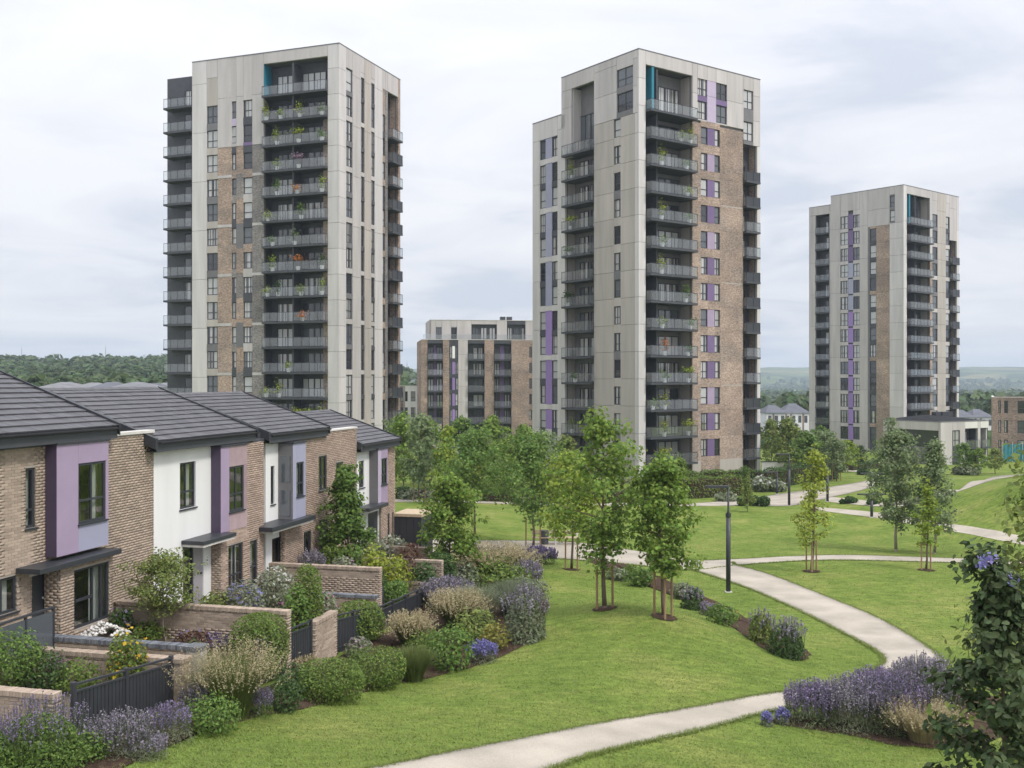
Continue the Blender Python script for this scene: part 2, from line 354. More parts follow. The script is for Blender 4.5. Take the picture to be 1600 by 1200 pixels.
def hillmat():
    m, N, L = _new('hill_land')
    out = N('ShaderNodeOutputMaterial'); p = N('ShaderNodeBsdfPrincipled'); L(p.outputs[0], out.inputs[0])
    p.inputs['Roughness'].default_value = 1.0; p.inputs['Specular IOR Level'].default_value = 0.0
    g = N('ShaderNodeNewGeometry')
    v = N('ShaderNodeTexVoronoi'); v.inputs['Scale'].default_value = 0.006; L(g.outputs['Position'], v.inputs['Vector'])
    sp = N('ShaderNodeSeparateColor'); L(v.outputs['Color'], sp.inputs[0])
    r = N('ShaderNodeValToRGB'); L(sp.outputs[0], r.inputs[0]); r.color_ramp.interpolation = 'CONSTANT'
    el = r.color_ramp.elements; el[0].position = 0; el[0].color = (0.055, 0.085, 0.035, 1); el[1].position = 0.45; el[1].color = (0.11, 0.15, 0.05, 1)
    a = el.new(0.7); a.color = (0.20, 0.19, 0.085, 1); a = el.new(0.86); a.color = (0.045, 0.07, 0.03, 1)
    t = N('ShaderNodeTexNoise'); t.inputs['Scale'].default_value = 0.03; t.inputs['Detail'].default_value = 8; L(g.outputs['Position'], t.inputs['Vector'])
    mr = N('ShaderNodeMapRange'); mr.inputs['From Min'].default_value = 0.3; mr.inputs['From Max'].default_value = 0.7; mr.inputs['To Min'].default_value = 0.45; mr.inputs['To Max'].default_value = 1.4; L(t.outputs['Fac'], mr.inputs['Value'])
    hs = N('ShaderNodeHueSaturation'); L(mr.outputs[0], hs.inputs['Value']); L(r.outputs[0], hs.inputs['Color']); L(hs.outputs[0], p.inputs['Base Color'])
hillmat()

# ------------------------------------------------------------------ object helpers
def tag(o, label=None, cat=None, group=None, kind=None):
    if label: o['label'] = label
    if cat: o['category'] = cat
    if group: o['group'] = group
    if kind: o['kind'] = kind
    return o
def link(name, me, parent=None, loc=None, rot=None, scale=None, m=None):
    o = bpy.data.objects.new(name, me); COL.objects.link(o)
    if m is not None and me is not None and len(me.materials) == 0: me.materials.append(MATS[m])
    if parent: o.parent = parent
    if loc is not None: o.location = loc
    if rot is not None: o.rotation_euler = rot
    if scale is not None: o.scale = scale if not isinstance(scale, (int, float)) else (scale,) * 3
    return o
def empty(name, loc=(0, 0, 0), rz=0.0, scale=None):
    o = bpy.data.objects.new(name, None); COL.objects.link(o)
    o.empty_display_size = 0.3
    o.location = loc; o.rotation_euler = (0, 0, rz)
    if scale: o.scale = (scale,) * 3 if isinstance(scale, (int, float)) else scale
    return o
def npmesh(name, V, F, m=None, smooth=False):
    V = np.asarray(V, dtype=np.float32).reshape(-1, 3); F = np.asarray(F, dtype=np.int32)
    me = bpy.data.meshes.new(name)
    n, (k, c) = len(V), F.shape
    me.vertices.add(n); me.vertices.foreach_set('co', V.ravel())
    me.loops.add(k * c); me.loops.foreach_set('vertex_index', F.ravel())
    me.polygons.add(k); me.polygons.foreach_set('loop_start', np.arange(0, k * c, c, dtype=np.int32))
    if smooth: me.polygons.foreach_set('use_smooth', np.ones(k, dtype=bool))
    me.update(calc_edges=True)
    if m: me.materials.append(MATS[m])
    return me
class MB:
    """collects boxes, prisms and tubes for ONE mesh"""
    def __init__(s): s.v = []; s.f = []
    def add(s, vs, fs):
        b = len(s.v); s.v += [tuple(p) for p in vs]; s.f += [tuple(i + b for i in f) for f in fs]; return s
    def box(s, x0, x1, y0, y1, z0, z1):
        return s.add([(x0, y0, z0), (x1, y0, z0), (x1, y1, z0), (x0, y1, z0), (x0, y0, z1), (x1, y0, z1), (x1, y1, z1), (x0, y1, z1)],
                     [(0, 3, 2, 1), (4, 5, 6, 7), (0, 1, 5, 4), (1, 2, 6, 5), (2, 3, 7, 6), (3, 0, 4, 7)])
    def bbox(s, x0, x1, y0, y1, z0, z1, b=0.01):
        """box with chamfered vertical and top edges"""
        b = min(b, (x1 - x0) * .4, (y1 - y0) * .4)
        def ring(i, z): return [(x0 + i + b, y0 + i, z), (x1 - i - b, y0 + i, z), (x1 - i, y0 + i + b, z), (x1 - i, y1 - i - b, z), (x1 - i - b, y1 - i, z), (x0 + i + b, y1 - i, z), (x0 + i, y1 - i - b, z), (x0 + i, y0 + i + b, z)]
        v = ring(0, z0) + ring(0, z1 - b) + ring(b * .7, z1)
        f = [tuple(range(7, -1, -1)), tuple(range(16, 24))]
        for r in (0, 8):
            for i in range(8):
                j = (i + 1) % 8; f.append((r + i, r + j, r + 8 + j, r + 8 + i))
        return s.add(v, f)
    def tube(s, pts, rad, n=8, cap=True):
        pts = [Vector(p) for p in pts]
        if isinstance(rad, (int, float)): rad = [rad] * len(pts)
        vs = []; fs = []
        for i, p in enumerate(pts):
            d = (pts[min(i + 1, len(pts) - 1)] - pts[max(i - 1, 0)]).normalized()
            a = d.orthogonal().normalized() if abs(d.z) < 0.95 else Vector((1, 0, 0)).cross(d).normalized()
            b = d.cross(a)
            for k in range(n):
                t = 2 * math.pi * k / n
                vs.append(p + (a * math.cos(t) + b * math.sin(t)) * rad[i])
        for i in range(len(pts) - 1):
            for k in range(n):
                k2 = (k + 1) % n
                fs.append((i * n + k, i * n + k2, (i + 1) * n + k2, (i + 1) * n + k))
        if cap:
            fs.append(tuple(range(n - 1, -1, -1))); fs.append(tuple(range((len(pts) - 1) * n, len(pts) * n)))
        return s.add(vs, fs)
    def mesh(s, name, m=None, smooth=False):
        me = bpy.data.meshes.new(name); me.from_pydata(s.v, [], s.f); me.update()
        if smooth:
            for p in me.polygons: p.use_smooth = True
        if m: me.materials.append(MATS[m])
        return me
    def obj(s, name, m, parent=None, **k):
        sm = k.pop('smooth', False)
        return link(name, s.mesh(name, m, sm), parent, **k)
_box = {}
def boxmesh(w, d, h, m, name='box'):
    """shared centred box w x d x h"""
    key = (round(w, 3), round(d, 3), round(h, 3), m)
    if key not in _box:
        _box[key] = MB().box(-w / 2, w / 2, -d / 2, d / 2, -h / 2, h / 2).mesh(name, m)
    return _box[key]
ORD = ['first', 'second', 'third', 'fourth', 'fifth', 'sixth', 'seventh', 'eighth', 'ninth', 'tenth', 'eleventh', 'twelfth', 'thirteenth', 'fourteenth', 'fifteenth', 'sixteenth']
# ------------------------------------------------------------------ terrain
def at(px, py, Y):
    return Vector(((px - 800) / FPX * Y, Y, CAMZ - (py - HOR) / FPX * Y))
ROWB = Vector((-10.85, 31.0)); RD = Vector((0.25, 1.0)).normalized(); RN = Vector((RD.y, -RD.x))
def row(y0, o):
    """point on the house row: facade point at depth y0, o metres out in front"""
    u = (y0 - 31.0) / RD.y
    p = ROWB + RD * u + RN * o
    return (p.x, p.y)
_cp = []
for y0, z in ((16, 5.2), (20, 5.1), (24, 5.0), (28, 4.7), (31, 4.4), (34, 4.1), (38, 3.95), (42, 3.8), (46, 3.5), (50, 3.2)):
    _cp.append((*row(y0, 0), z)); _cp.append((*row(y0, -9), z))
for y0, z in ((16, 4.9), (20, 4.5), (24, 4.15), (28, 3.6), (31, 3.3), (34.5, 3.0), (38, 2.7), (42, 2.5), (46, 2.3), (50, 1.9)):
    _cp.append((*row(y0, 4.8), z))
_cp += [(-7.4, 19, 4.4), (-5.2, 25.3, 3.4), (-3.0, 30.4, 2.65), (-0.4, 33, 2.55), (1.2, 39.1, 2.5), (1.0, 51, 1.9),
        (-2.4, 19, 4.2), (3, 24, 3.2), (0, 26, 3.2), (1.9, 30, 2.95), (3.5, 39, 3.05), (5.4, 36.7, 3.2), (6.9, 36.6, 2.75), (8.6, 40.5, 1.8), (5.6, 46.5, 1.65), (11.2, 37, 1.75), (9.8, 34.7, 1.95),
        (13.2, 35.1, 1.9), (8.2, 29.2, 2.4), (4.9, 26.2, 2.85), (13.6, 43.5, 1.5), (11.9, 54.4, 1.2), (10.4, 49, 1.3), (4.1, 65, 1.0), (-1.6, 65.6, 1.0),
        (18.5, 59.2, 1.1), (26, 59, 1.0), (7.7, 24.6, 2.6), (9.1, 26.6, 2.4), (5.5, 12, 3.7), (12, 15, 3.3), (0, 12, 4.6), (-8, 12, 5.2), (15.9, 54.2, 1.3),
        (20, 45, 1.4), (20, 30, 2.2), (27, 97, 0.4), (-2.8, 91, 0.5), (15, 80, 0.6), (13.8, 111, 0), (30, 120, 0), (-20, 117, 0.2), (-35, 125, 0.2), (-45, 100, 1.0),
        (-30, 70, 2.5), (-40, 40, 4.0), (37.5, 74, 4.1), (46, 72, 5.2), (58, 76, 5.4), (70, 80, 4.6), (29.9, 76, 0.9), (33.2, 69.5, 0.95), (30, 62, 1.0), (40, 58, 1.3), (46.8, 104, 0.9), (60, 110, 0.5),
        (50, 130, -0.5), (70, 180, -1.6), (0, 140, -0.6), (-50, 150, -0.5), (0, 195, -1.6), (100, 130, -0.5), (100, 195, -1.8), (-70, 195, -1.6), (40, 40, 2.0), (35, 20, 2.6), (-4, 57, 1.5), (-8, 60, 1.9)]
_cp = np.array(_cp)
_c2 = 4.0
def _phi(r2): return np.sqrt(r2 + _c2)
_A = _phi(((_cp[:, None, :2] - _cp[None, :, :2]) ** 2).sum(-1))
_n = len(_cp)
_P = np.c_[np.ones(_n), _cp[:, :2] / 50]
_M = np.block([[_A - np.eye(_n) * 0.35, _P], [_P.T, np.zeros((3, 3))]])
_w = np.linalg.solve(_M, np.r_[_cp[:, 2], 0, 0, 0])
def hgt(x, y):
    x = np.atleast_1d(np.asarray(x, float)); y = np.atleast_1d(np.asarray(y, float))
    sh = x.shape; x = x.ravel(); y = y.ravel()
    out = np.empty(len(x))
    for i in range(0, len(x), 20000):
        xs = x[i:i + 20000]; ys = y[i:i + 20000]
        A = _phi((xs[:, None] - _cp[None, :, 0]) ** 2 + (ys[:, None] - _cp[None, :, 1]) ** 2)
        out[i:i + 20000] = A @ _w[:_n] + _w[_n] + _w[_n + 1] * xs / 50 + _w[_n + 2] * ys / 50
    return out.reshape(sh)
def H(x, y): return float(hgt(x, y)[0])
_ys = np.concatenate([np.arange(9, 60, 0.1), np.arange(60, 195, 0.25)])
def ground(px, py):
    """where the sight line through a photo pixel meets the ground"""
    X = (px - 800) / FPX * _ys; Z = CAMZ - (py - HOR) / FPX * _ys
    d = Z - hgt(X, _ys)
    i = int(np.argmax(d < 0)) if (d < 0).any() else len(_ys) - 1
    y = _ys[i]
    if i > 0 and d[i] < 0:
        t = d[i - 1] / (d[i - 1] - d[i]); y = _ys[i - 1] + t * (_ys[i] - _ys[i - 1])
    x = (px - 800) / FPX * y
    return Vector((x, y, H(x, y)))

def grid_mesh(name, xs, ys, zf, m):
    X, Y = np.meshgrid(xs, ys); Z = zf(X, Y)
    V = np.stack([X, Y, Z], -1).reshape(-1, 3)
    nx, ny = len(xs), len(ys)
    i = np.arange(nx * ny).reshape(ny, nx)
    F = np.stack([i[:-1, :-1], i[:-1, 1:], i[1:, 1:], i[1:, :-1]], -1).reshape(-1, 4)
    return npmesh(name, V, F, m, True)
xs = np.concatenate([np.arange(-120, -45, 3), np.arange(-45, 65, 0.5), np.arange(65, 151, 3)])
ys = np.concatenate([np.arange(2, 80, 0.4), np.arange(80, 200.1, 1.5)])
tag(link('lawn', grid_mesh('lawn', xs, ys, hgt, 'lawn')), kind='structure')

# far country: valley, left wooded hill, blue ridge on the right
def sstep(a, b, t):
    t = np.clip((t - a) / (b - a), 0, 1); return t * t * (3 - 2 * t)
def farz(X, Y):
    base = -1.8 - 10 * sstep(200, 700, Y) - 8 * sstep(700, 1800, Y)
    k = X / Y
    left = sstep(-0.02, -0.16, k)
    lh = (4 + 22 * sstep(230, 800, Y) + 10 * sstep(800, 2500, Y)) * left
    wob = np.sin(k * 23 + 1.0) * 0.5 + np.sin(k * 57 + 0.4) * 0.3 + np.sin(k * 131) * 0.12
    ridge = sstep(2200, 4200, Y) * (66 + 10 * wob + 16 * np.exp(-((k - 0.42) / 0.16) ** 2)) * (1 - 0.35 * left)
    roll = 2.5 * np.sin(X / 140) * np.sin(Y / 190) * sstep(250, 500, Y)
    return base + lh + ridge + roll
kk = np.linspace(-1.1, 1.1, 241); yy = np.concatenate([np.linspace(196, 700, 40), np.linspace(720, 6000, 110)])
K, Yg = np.meshgrid(kk, yy); Xg = K * Yg
Vg = np.stack([Xg, Yg, np.where(Yg < 197, -1.9, farz(Xg, Yg))], -1).reshape(-1, 3)
i = np.arange(len(kk) * len(yy)).reshape(len(yy), len(kk))
Fg = np.stack([i[:-1, :-1], i[:-1, 1:], i[1:, 1:], i[1:, :-1]], -1).reshape(-1, 4)
tag(link('hills', npmesh('hills', Vg, Fg, 'hill_land', True)), kind='structure')

# ------------------------------------------------------------------ paths
def catmull(pts, n=10):
    P = [np.array(p, float) for p in pts]; P = [2 * P[0] - P[1]] + P + [2 * P[-1] - P[-2]]
    out = []
    for a, b, c, d in zip(P, P[1:], P[2:], P[3:]):
        for t in np.linspace(0, 1, n, endpoint=False):
            out.append(0.5 * ((2 * b) + (-a + c) * t + (2 * a - 5 * b + 4 * c - d) * t * t + (-a + 3 * b - 3 * c + d) * t ** 3))
    out.append(P[-2]); return np.array(out)
PATHS = []
def ribbon(name, left, right, m='path_gravel', lift=0.03, n=10, cols=6):
    """path between two edge lines (world xy)"""
    A = catmull(left, n); B = catmull(right, n)
    T = np.linspace(0, 1, cols + 1)
    XY = A[:, None, :] * (1 - T[None, :, None]) + B[:, None, :] * T[None, :, None]
    Z = hgt(XY[..., 0], XY[..., 1]) + lift
    V = np.concatenate([XY, Z[..., None]], -1)
    nr = len(A)
    # skirts so that the surface has thickness
    top = V.reshape(-1, 3); idx = np.arange(nr * (cols + 1)).reshape(nr, cols + 1)
    F = np.stack([idx[:-1, :-1], idx[:-1, 1:], idx[1:, 1:], idx[1:, :-1]], -1).reshape(-1, 4)
    sk = []; fs = [F]; b = len(top)
    for c in (0, cols):
        s = V[:, c, :].copy(); s[:, 2] -= 0.15; sk.append(s)
        j = np.arange(nr) + b; b += nr
        fs.append(np.stack([idx[:-1, c], idx[1:, c], j[1:], j[:-1]], -1))
    me = npmesh(name, np.concatenate([top] + sk), np.concatenate(fs), m, True)
    PATHS.append((A, B))
    return tag(link(name, me), kind='structure')
def gp(*pix):
    return [tuple(ground(x, y)[:2]) for x, y in pix]
# foreground path swinging from the bottom edge round to the park
ribbon('path', gp((430, 1230), (600, 1198), (720, 1173), (900, 1138), (1050, 1112), (1180, 1088), (1260, 1076), (1330, 1062), (1372, 1044), (1378, 1026), (1345, 1004), (1290, 975), (1230, 946), (1180, 924), (1130, 906), (1085, 892), (1070, 886)),
       gp((740, 1250), (880, 1196), (960, 1172), (1080, 1145), (1190, 1116), (1270, 1100), (1340, 1084), (1420, 1070), (1470, 1052), (1470, 1030), (1440, 1005), (1380, 970), (1310, 940), (1240, 912), (1190, 894), (1152, 884), (1145, 879)), lift=0.034)
# promenade across the park
ribbon('path', gp((560, 838), (700, 844), (800, 845), (900, 848), (1000, 862), (1080, 875), (1150, 874), (1250, 869), (1350, 868), (1500, 873), (1600, 878), (1700, 884)),
       gp((560, 860), (700, 866), (800, 870), (880, 874), (980, 882), (1075, 891), (1150, 884), (1250, 877), (1350, 876), (1500, 880), (1600, 886), (1700, 892)), lift=0.030)
# path along the foot of the middle tower
ribbon('path', gp((560, 780), (700, 781), (850, 784), (1000, 786), (1090, 786), (1160, 780), (1230, 770), (1290, 762), (1350, 752), (1364, 744), (1340, 738), (1295, 735)),
       gp((560, 784), (700, 785.5), (850, 789), (1000, 791), (1100, 791), (1170, 790), (1240, 790), (1300, 777), (1356, 763), (1378, 746), (1350, 734), (1295, 732)), lift=0.026)
# curved path on the right leading past the two big trees to the mound
ribbon('path', gp((1290, 776), (1340, 781), (1390, 786), (1440, 775), (1480, 766), (1510, 757), (1545, 747), (1600, 741)),
       gp((1290, 784), (1340, 789), (1400, 792), (1450, 783), (1495, 769), (1525, 759), (1560, 749), (1605, 743)), lift=0.022)
ribbon('path', gp((1270, 792), (1320, 796), (1380, 802), (1430, 810), (1480, 818), (1530, 825), (1570, 832), (1640, 845)),
       gp((1270, 797), (1320, 803), (1380, 811), (1430, 820), (1480, 829), (1530, 838), (1570, 846), (1640, 862)), lift=0.018)
def bed(pix, label=None, lift=0.02, m='soil', name='soil_bed', wob=0.12, seed=0):
    """planting bed sheet from an outline in photo pixels, on the ground"""
    P = np.array(gp(*pix)); C = catmull(list(P) + [tuple(P[0])], 6)[:-1]
    rs = np.random.RandomState(seed)
    C = C + rs.normal(0, wob * 0.4, C.shape)
    ctr = C.mean(0); rings = np.linspace(1, 0.02, 7)
    V = []
    for r in rings:
        q = ctr + (C - ctr) * r
        z = hgt(q[:, 0], q[:, 1]) + lift + (0.05 if r < 1 else 0) * rs.rand(len(q))
        V.append(np.c_[q, z])
    n = len(C); V = np.concatenate(V); F = []
    for a in range(len(rings) - 1):
        for k in range(n):
            k2 = (k + 1) % n; F.append((a * n + k, a * n + k2, (a + 1) * n + k2, (a + 1) * n + k))
    return tag(link(name, npmesh(name, V, F, m, True)), kind='structure')
bed([(120, 1230), (300, 1150), (470, 1108), (640, 1066), (770, 1032), (840, 985), (852, 930), (815, 880), (735, 868), (700, 900), (665, 955), (560, 1010), (450, 1060), (300, 1110), (100, 1170), (0, 1220)], seed=1)
bed([(905, 870), (960, 895), (1040, 925), (1100, 955), (1165, 995), (1225, 1028), (1265, 1030), (1255, 1012), (1200, 985), (1130, 945), (1060, 915), (985, 885), (925, 868)], seed=2)
bed([(1185, 1128), (1240, 1118), (1330, 1100), (1470, 1080), (1560, 1090), (1600, 1120), (1540, 1165), (1430, 1168), (1330, 1150), (1240, 1136)], seed=3)
# ------------------------------------------------------------------ tall buildings
def windowmesh(w, h, style):
    """frame centred on x, from z=0 to h, front at y=0; returns (frame mesh, pane mesh)"""
    t, d = 0.10, 0.10
    f = MB().box(-w / 2, w / 2, 0, d, 0, t).box(-w / 2, w / 2, 0, d, h - t, h).box(-w / 2, -w / 2 + t, 0, d, t, h - t).box(w / 2 - t, w / 2, 0, d, t, h - t)
    g = 0.09
    if style in ('four', 'door') and w > 0.8:
        f.box(-g / 2 if style != 'door' else -g, g / 2 if style != 'door' else g, 0.005, d, t, h - t)
    if style in ('four', 'two'):
        zc = h * 0.40
        f.box(-w / 2 + t, (-g / 2 if style == 'four' and w > 0.8 else w / 2 - t), 0.008, d, zc - g / 2, zc + g / 2)
        if style == 'four' and w > 0.8: f.box(g / 2, w / 2 - t, 0.008, d, zc - g / 2, zc + g / 2)
    if style == 'door' and w > 2.4:
        for x in (-w / 4, w / 4): f.box(x - g / 2, x + g / 2, 0.008, d, t, h - t)
    p = MB().add([(-w / 2 + t / 2, 0.05, t / 2), (w / 2 - t / 2, 0.05, t / 2), (w / 2 - t / 2, 0.05, h - t / 2), (-w / 2 + t / 2, 0.05, h - t / 2)], [(0, 1, 2, 3)])
    return f, p
_win = {}
def winmeshes(w, h, style, pane):
    k = (round(w, 2), round(h, 2), style)
    if k not in _win:
        f, p = windowmesh(w, h, style); _win[k] = (f.mesh('window', 'dark_metal'), p, {})
    f, p, d = _win[k]
    if pane not in d: d[pane] = p.mesh('pane', pane)
    return f, d[pane]
class Block:
    """a building standing on the ground with two street faces meeting at a near corner.
    R face runs along local +x, L face along local +y; w is depth into the building."""
    def __init__(s, name, label, cat, px, Y, vpl, base, seed=1, storey=3.0, z0=None, group=None):
        s.rs = random.Random(seed)
        s.C = Vector(((px - 800) / FPX * Y, Y))
        kl = (vpl - 800) / FPX
        s.dl = Vector((kl, 1)).normalized(); s.dr = Vector((s.dl.y, -s.dl.x))
        if s.dr.x < 0: s.dr = -s.dr
        s.base = base
        s.root = empty(name, (s.C.x, s.C.y, base), math.atan2(s.dr.y, s.dr.x))
        tag(s.root, label, cat, group)
        s.st = storey
    def u(s, face, px, w=0.0):
        """metres along a face for a photo column (w: depth behind the face)"""
        d, n = (s.dr, s.dl) if face == 'R' else (s.dl, s.dr)
        k = (px - 800) / FPX
        a = s.C + n * w
        return -(a.x - k * a.y) / (d.x - k * d.y)
    def put(s, face, name, me, uc, w, z, parent=None, m=None):
        z = z - s.base
        if parent is None: parent = s.root
        loc, rz = ((uc, w, z), 0.0) if face == 'R' else ((w, uc, z), -math.pi / 2)
        return link(name, me, parent, loc, (0, 0, rz), m=m)
    def sub(s, parent, name, me, loc=(0, 0, 0)):
        return link(name, me, parent, loc)
    def box(s, face, name, u0, u1, w0, w1, z0, z1, m, parent=None):
        return s.put(face, name, boxmesh(abs(u1 - u0), w1 - w0, z1 - z0, m, name), (u0 + u1) / 2, (w0 + w1) / 2, (z0 + z1) / 2, parent)
    def solid(s, face, u0, u1, z0, z1, m, step=6.0, top=None, th=0.25, w=0.0, name='wall_panel', gap=0.035, back=True):
        z = z0
        cuts = [z0]
        while z + step * 1.25 < z1: z += step; cuts.append(z)
        cuts.append(z1)
        for a, b in zip(cuts, cuts[1:]):
            s.box(face, name, u0 + gap / 2, u1 - gap / 2, w, w + th, a + gap / 2, b - gap / 2, m)
        if back: s.box(face, 'wall_core', u0, u1, w + th + 0.002, w + th + 0.22, z0, z1, 'mid_clad')
    def pane(s, kinds='tower'):
        r = s.rs.random()
        return 'pane_curtain' if r < 0.36 else 'pane_blind' if r < 0.62 else 'pane_mid' if r < 0.84 else 'pane_dark'
    def window(s, face, u0, u1, z, h, w=0.14, style='four', pane=None, parent=None, name='window'):
        f, p = winmeshes(abs(u1 - u0), h, style, pane or s.pane())
        o = s.put(face, name, f, (u0 + u1) / 2, w, z, parent)
        s.sub(o, 'pane', p)
        return o
    def wincol(s, face, u0, u1, zs, z0, z1, sill=0.75, h=1.75, spand='concrete', alt=None, style='four', pane=None, th=0.25, w=0.0, rev=True):
        """column of windows: zs are the floor levels; spandrel panels between"""
        edges = [z0] + [q for z in zs for q in (z + sill, z + sill + h)] + [z1]
        for i in range(0, len(edges), 2):
            a, b = edges[i], edges[i + 1]
            if b - a > 0.05:
                m = spand if not alt else alt[(i // 2) % len(alt)]
                s.box(face, 'spandrel', u0, u1, w + 0.02, w + th, a, b, m)
        for z in zs: s.window(face, u0, u1, z + sill, h, w + 0.13, style, pane)
        s.box(face, 'wall_core', u0, u1, w + th + 0.002, w + th + 0.22, z0, z1, 'dark_clad')
    def balcony(s, face, u0, u1, z, proj=1.2, inset=0.0, side=True, glass='balcony_glass', solidfront=False, slab=0.24, h=1.1, bars=False, left_open=False):
        """slab with edge, glass balustrade, posts and rail. z is the floor level"""
        W = u1 - u0
        k = ('balc', round(W, 2), round(proj, 2), round(inset, 2), side, solidfront, round(slab, 2))
        if k not in _win:
            sl = MB().box(-W / 2, W / 2, -proj, inset, -slab, 0).mesh('balcony', 'dark_clad')
            g = []; p = MB()
            def pan(x0, x1, y0, y1):
                Ln = math.hypot(x1 - x0, y1 - y0); gk = ('glass', round(Ln, 2), glass)
                if gk not in _win: _win[gk] = MB().box(-Ln / 2, Ln / 2, -0.006, 0.006, 0.06, h - 0.03).mesh('glass_panel', glass)
                g.append((_win[gk], ((x0 + x1) / 2, (y0 + y1) / 2, 0), math.atan2(y1 - y0, x1 - x0)))
            nb = max(2, int(round(W / 1.15)))
            e = 0.05
            xs_ = np.linspace(-W / 2 + e, W / 2 - e, nb + 1)
            if not solidfront:
                for a, b in zip(xs_, xs_[1:]): pan(a + 0.012, b - 0.012, -proj + e, -proj + e)
            for a in xs_: p.box(a - 0.018, a + 0.018, -proj + e - 0.03, -proj + e - 0.004, 0.0, h - 0.03)
            p.box(-W / 2 + e - 0.03, W / 2 - e + 0.03, -proj + e - 0.035, -proj + e + 0.02, h - 0.03, h + 0.015)
            if side and proj > 0.3:
                for sx in (-1, 1):
                    x = sx * (W / 2 - e)
                    pan(x, x, -proj + e + 0.03, -0.03)
                    p.box(x - 0.02, x + 0.02, -proj + e + 0.02, 0.0, h - 0.03, h + 0.012)
            if solidfront: p.box(-W / 2 + e, W / 2 - e, -proj + 0.055, -proj + 0.09, 0.0, h - 0.05)
            _win[k] = (sl, g, p.mesh('railing', 'dark_metal'))
        sl, g, p = _win[k]
        o = s.put(face, 'balcony', sl, (u0 + u1) / 2, 0, z)
        for gm, gl, ga in g: link('glass_panel', gm, o, gl, (0, 0, ga))
        s.sub(o, 'railing', p)
        return o
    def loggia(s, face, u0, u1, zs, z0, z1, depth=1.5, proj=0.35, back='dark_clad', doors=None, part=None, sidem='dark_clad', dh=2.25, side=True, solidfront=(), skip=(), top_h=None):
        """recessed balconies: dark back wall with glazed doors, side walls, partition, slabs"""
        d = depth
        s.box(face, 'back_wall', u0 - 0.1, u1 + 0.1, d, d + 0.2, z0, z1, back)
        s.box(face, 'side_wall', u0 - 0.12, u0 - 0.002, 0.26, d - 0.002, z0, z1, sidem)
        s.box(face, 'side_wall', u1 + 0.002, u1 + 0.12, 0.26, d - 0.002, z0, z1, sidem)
        W = u1 - u0
        for i, z in enumerate(zs):
            if i in skip: continue
            b = s.balcony(face, u0, u1, z, proj, d - 0.003, side=proj > 0.3, solidfront=i in solidfront)
            for q in (doors or [(0.3, 0.95)]):
                a0, a1 = q[0], q[1]
                hh = dh if not (top_h and i == len(zs) - 1) else top_h
                s.window(face, u0 + W * a0, u0 + W * a1, z + 0.04, hh, d - 0.12, 'door', s.rs.choice(['pane_dark', 'pane_blind', 'pane_curtain', 'pane_curtain', 'pane_mid']), name='balcony_door')
            for q in (part or []):
                zt = zs[i + 1] if i + 1 < len(zs) else z1
                s.box(face, 'partition', u0 + W * q - 0.09, u0 + W * q + 0.09, 0.05, d - 0.002, z + 0.002, zt - 0.245, 'dark_clad')
    def roof(s, ul, ur, z, m='concrete', th=0.3, x0=0.3, y0=0.3):
        return link('roof', MB().box(x0, ur, y0, ul, z - s.base - th, z - s.base).mesh('roof', 'mid_clad'), s.root)
    def cap(s, face, u0, u1, z, w0=-0.03, w1=0.32, m='mid_clad', h=0.10):
        s.box(face, 'parapet_cap', u0, u1, w0, w1, z + 0.001, z + h, m)
    def rear(s, ul, ur, z0, z1, m='concrete'):
        b = s.base
        link('rear_wall', MB().box(ur - 0.25, ur, 0.3, ul, z0 - b, z1 - b).mesh('rear_wall', m), s.root)
        link('rear_wall', MB().box(0.3, ur - 0.252, ul - 0.25, ul, z0 - b, z1 - b).mesh('rear_wall', m), s.root)

# potted plants for the balconies
def leafcloud(centers, outward, size, rs, shape='diamond', up=0.5, rnd=0.8, aspect=0.55):
    """leaf-sized faces; returns V (N*k,3), F (N,k)"""
    n = len(centers)
    nrm = outward * 0.7 + rs.normal(0, rnd, (n, 3)) * 0.6 + np.array([0, 0, up])
    nrm /= np.linalg.norm(nrm, axis=1, keepdims=True) + 1e-9
    t = rs.normal(0, 1, (n, 3)); t[:, 2] -= 0.4
    t -= (t * nrm).sum(1, keepdims=True) * nrm; t /= np.linalg.norm(t, axis=1, keepdims=True) + 1e-9
    b = np.cross(nrm, t)
    if shape == 'diamond': T = np.array([[-.5, 0, 0], [-.02, -aspect * .5, .05], [.5, 0, -.04], [-.02, aspect * .5, .05]])
    elif shape == 'leaf': T = np.array([[-.5, 0, 0], [-.25, -aspect * .42, .04], [.12, -aspect * .46, .05], [.5, 0, -.08], [.12, aspect * .46, .05], [-.25, aspect * .42, .04]])
    elif shape == 'maple': T = np.array([[-.5, 0, 0], [-.18, -.16, .03], [-.22, -.46, 0], [.08, -.22, .03], [.18, -.42, -.02], [.5, 0, -.06], [.18, .42, -.02], [.08, .22, .03], [-.22, .46, 0], [-.18, .16, .03]])
    elif shape == 'blade': T = np.array([[-.5, -.06, 0], [0, -.05, .06], [.5, 0, -.1], [0, .05, .06], [-.5, .06, 0]])
    s = np.broadcast_to(size, (n,))
    V = centers[:, None, :] + s[:, None, None] * (T[None, :, 0:1] * t[:, None, :] + T[None, :, 1:2] * b[:, None, :] + T[None, :, 2:3] * nrm[:, None, :])
    k = len(T)
    return V.reshape(-1, 3), np.arange(n * k).reshape(n, k)
_pot = {}
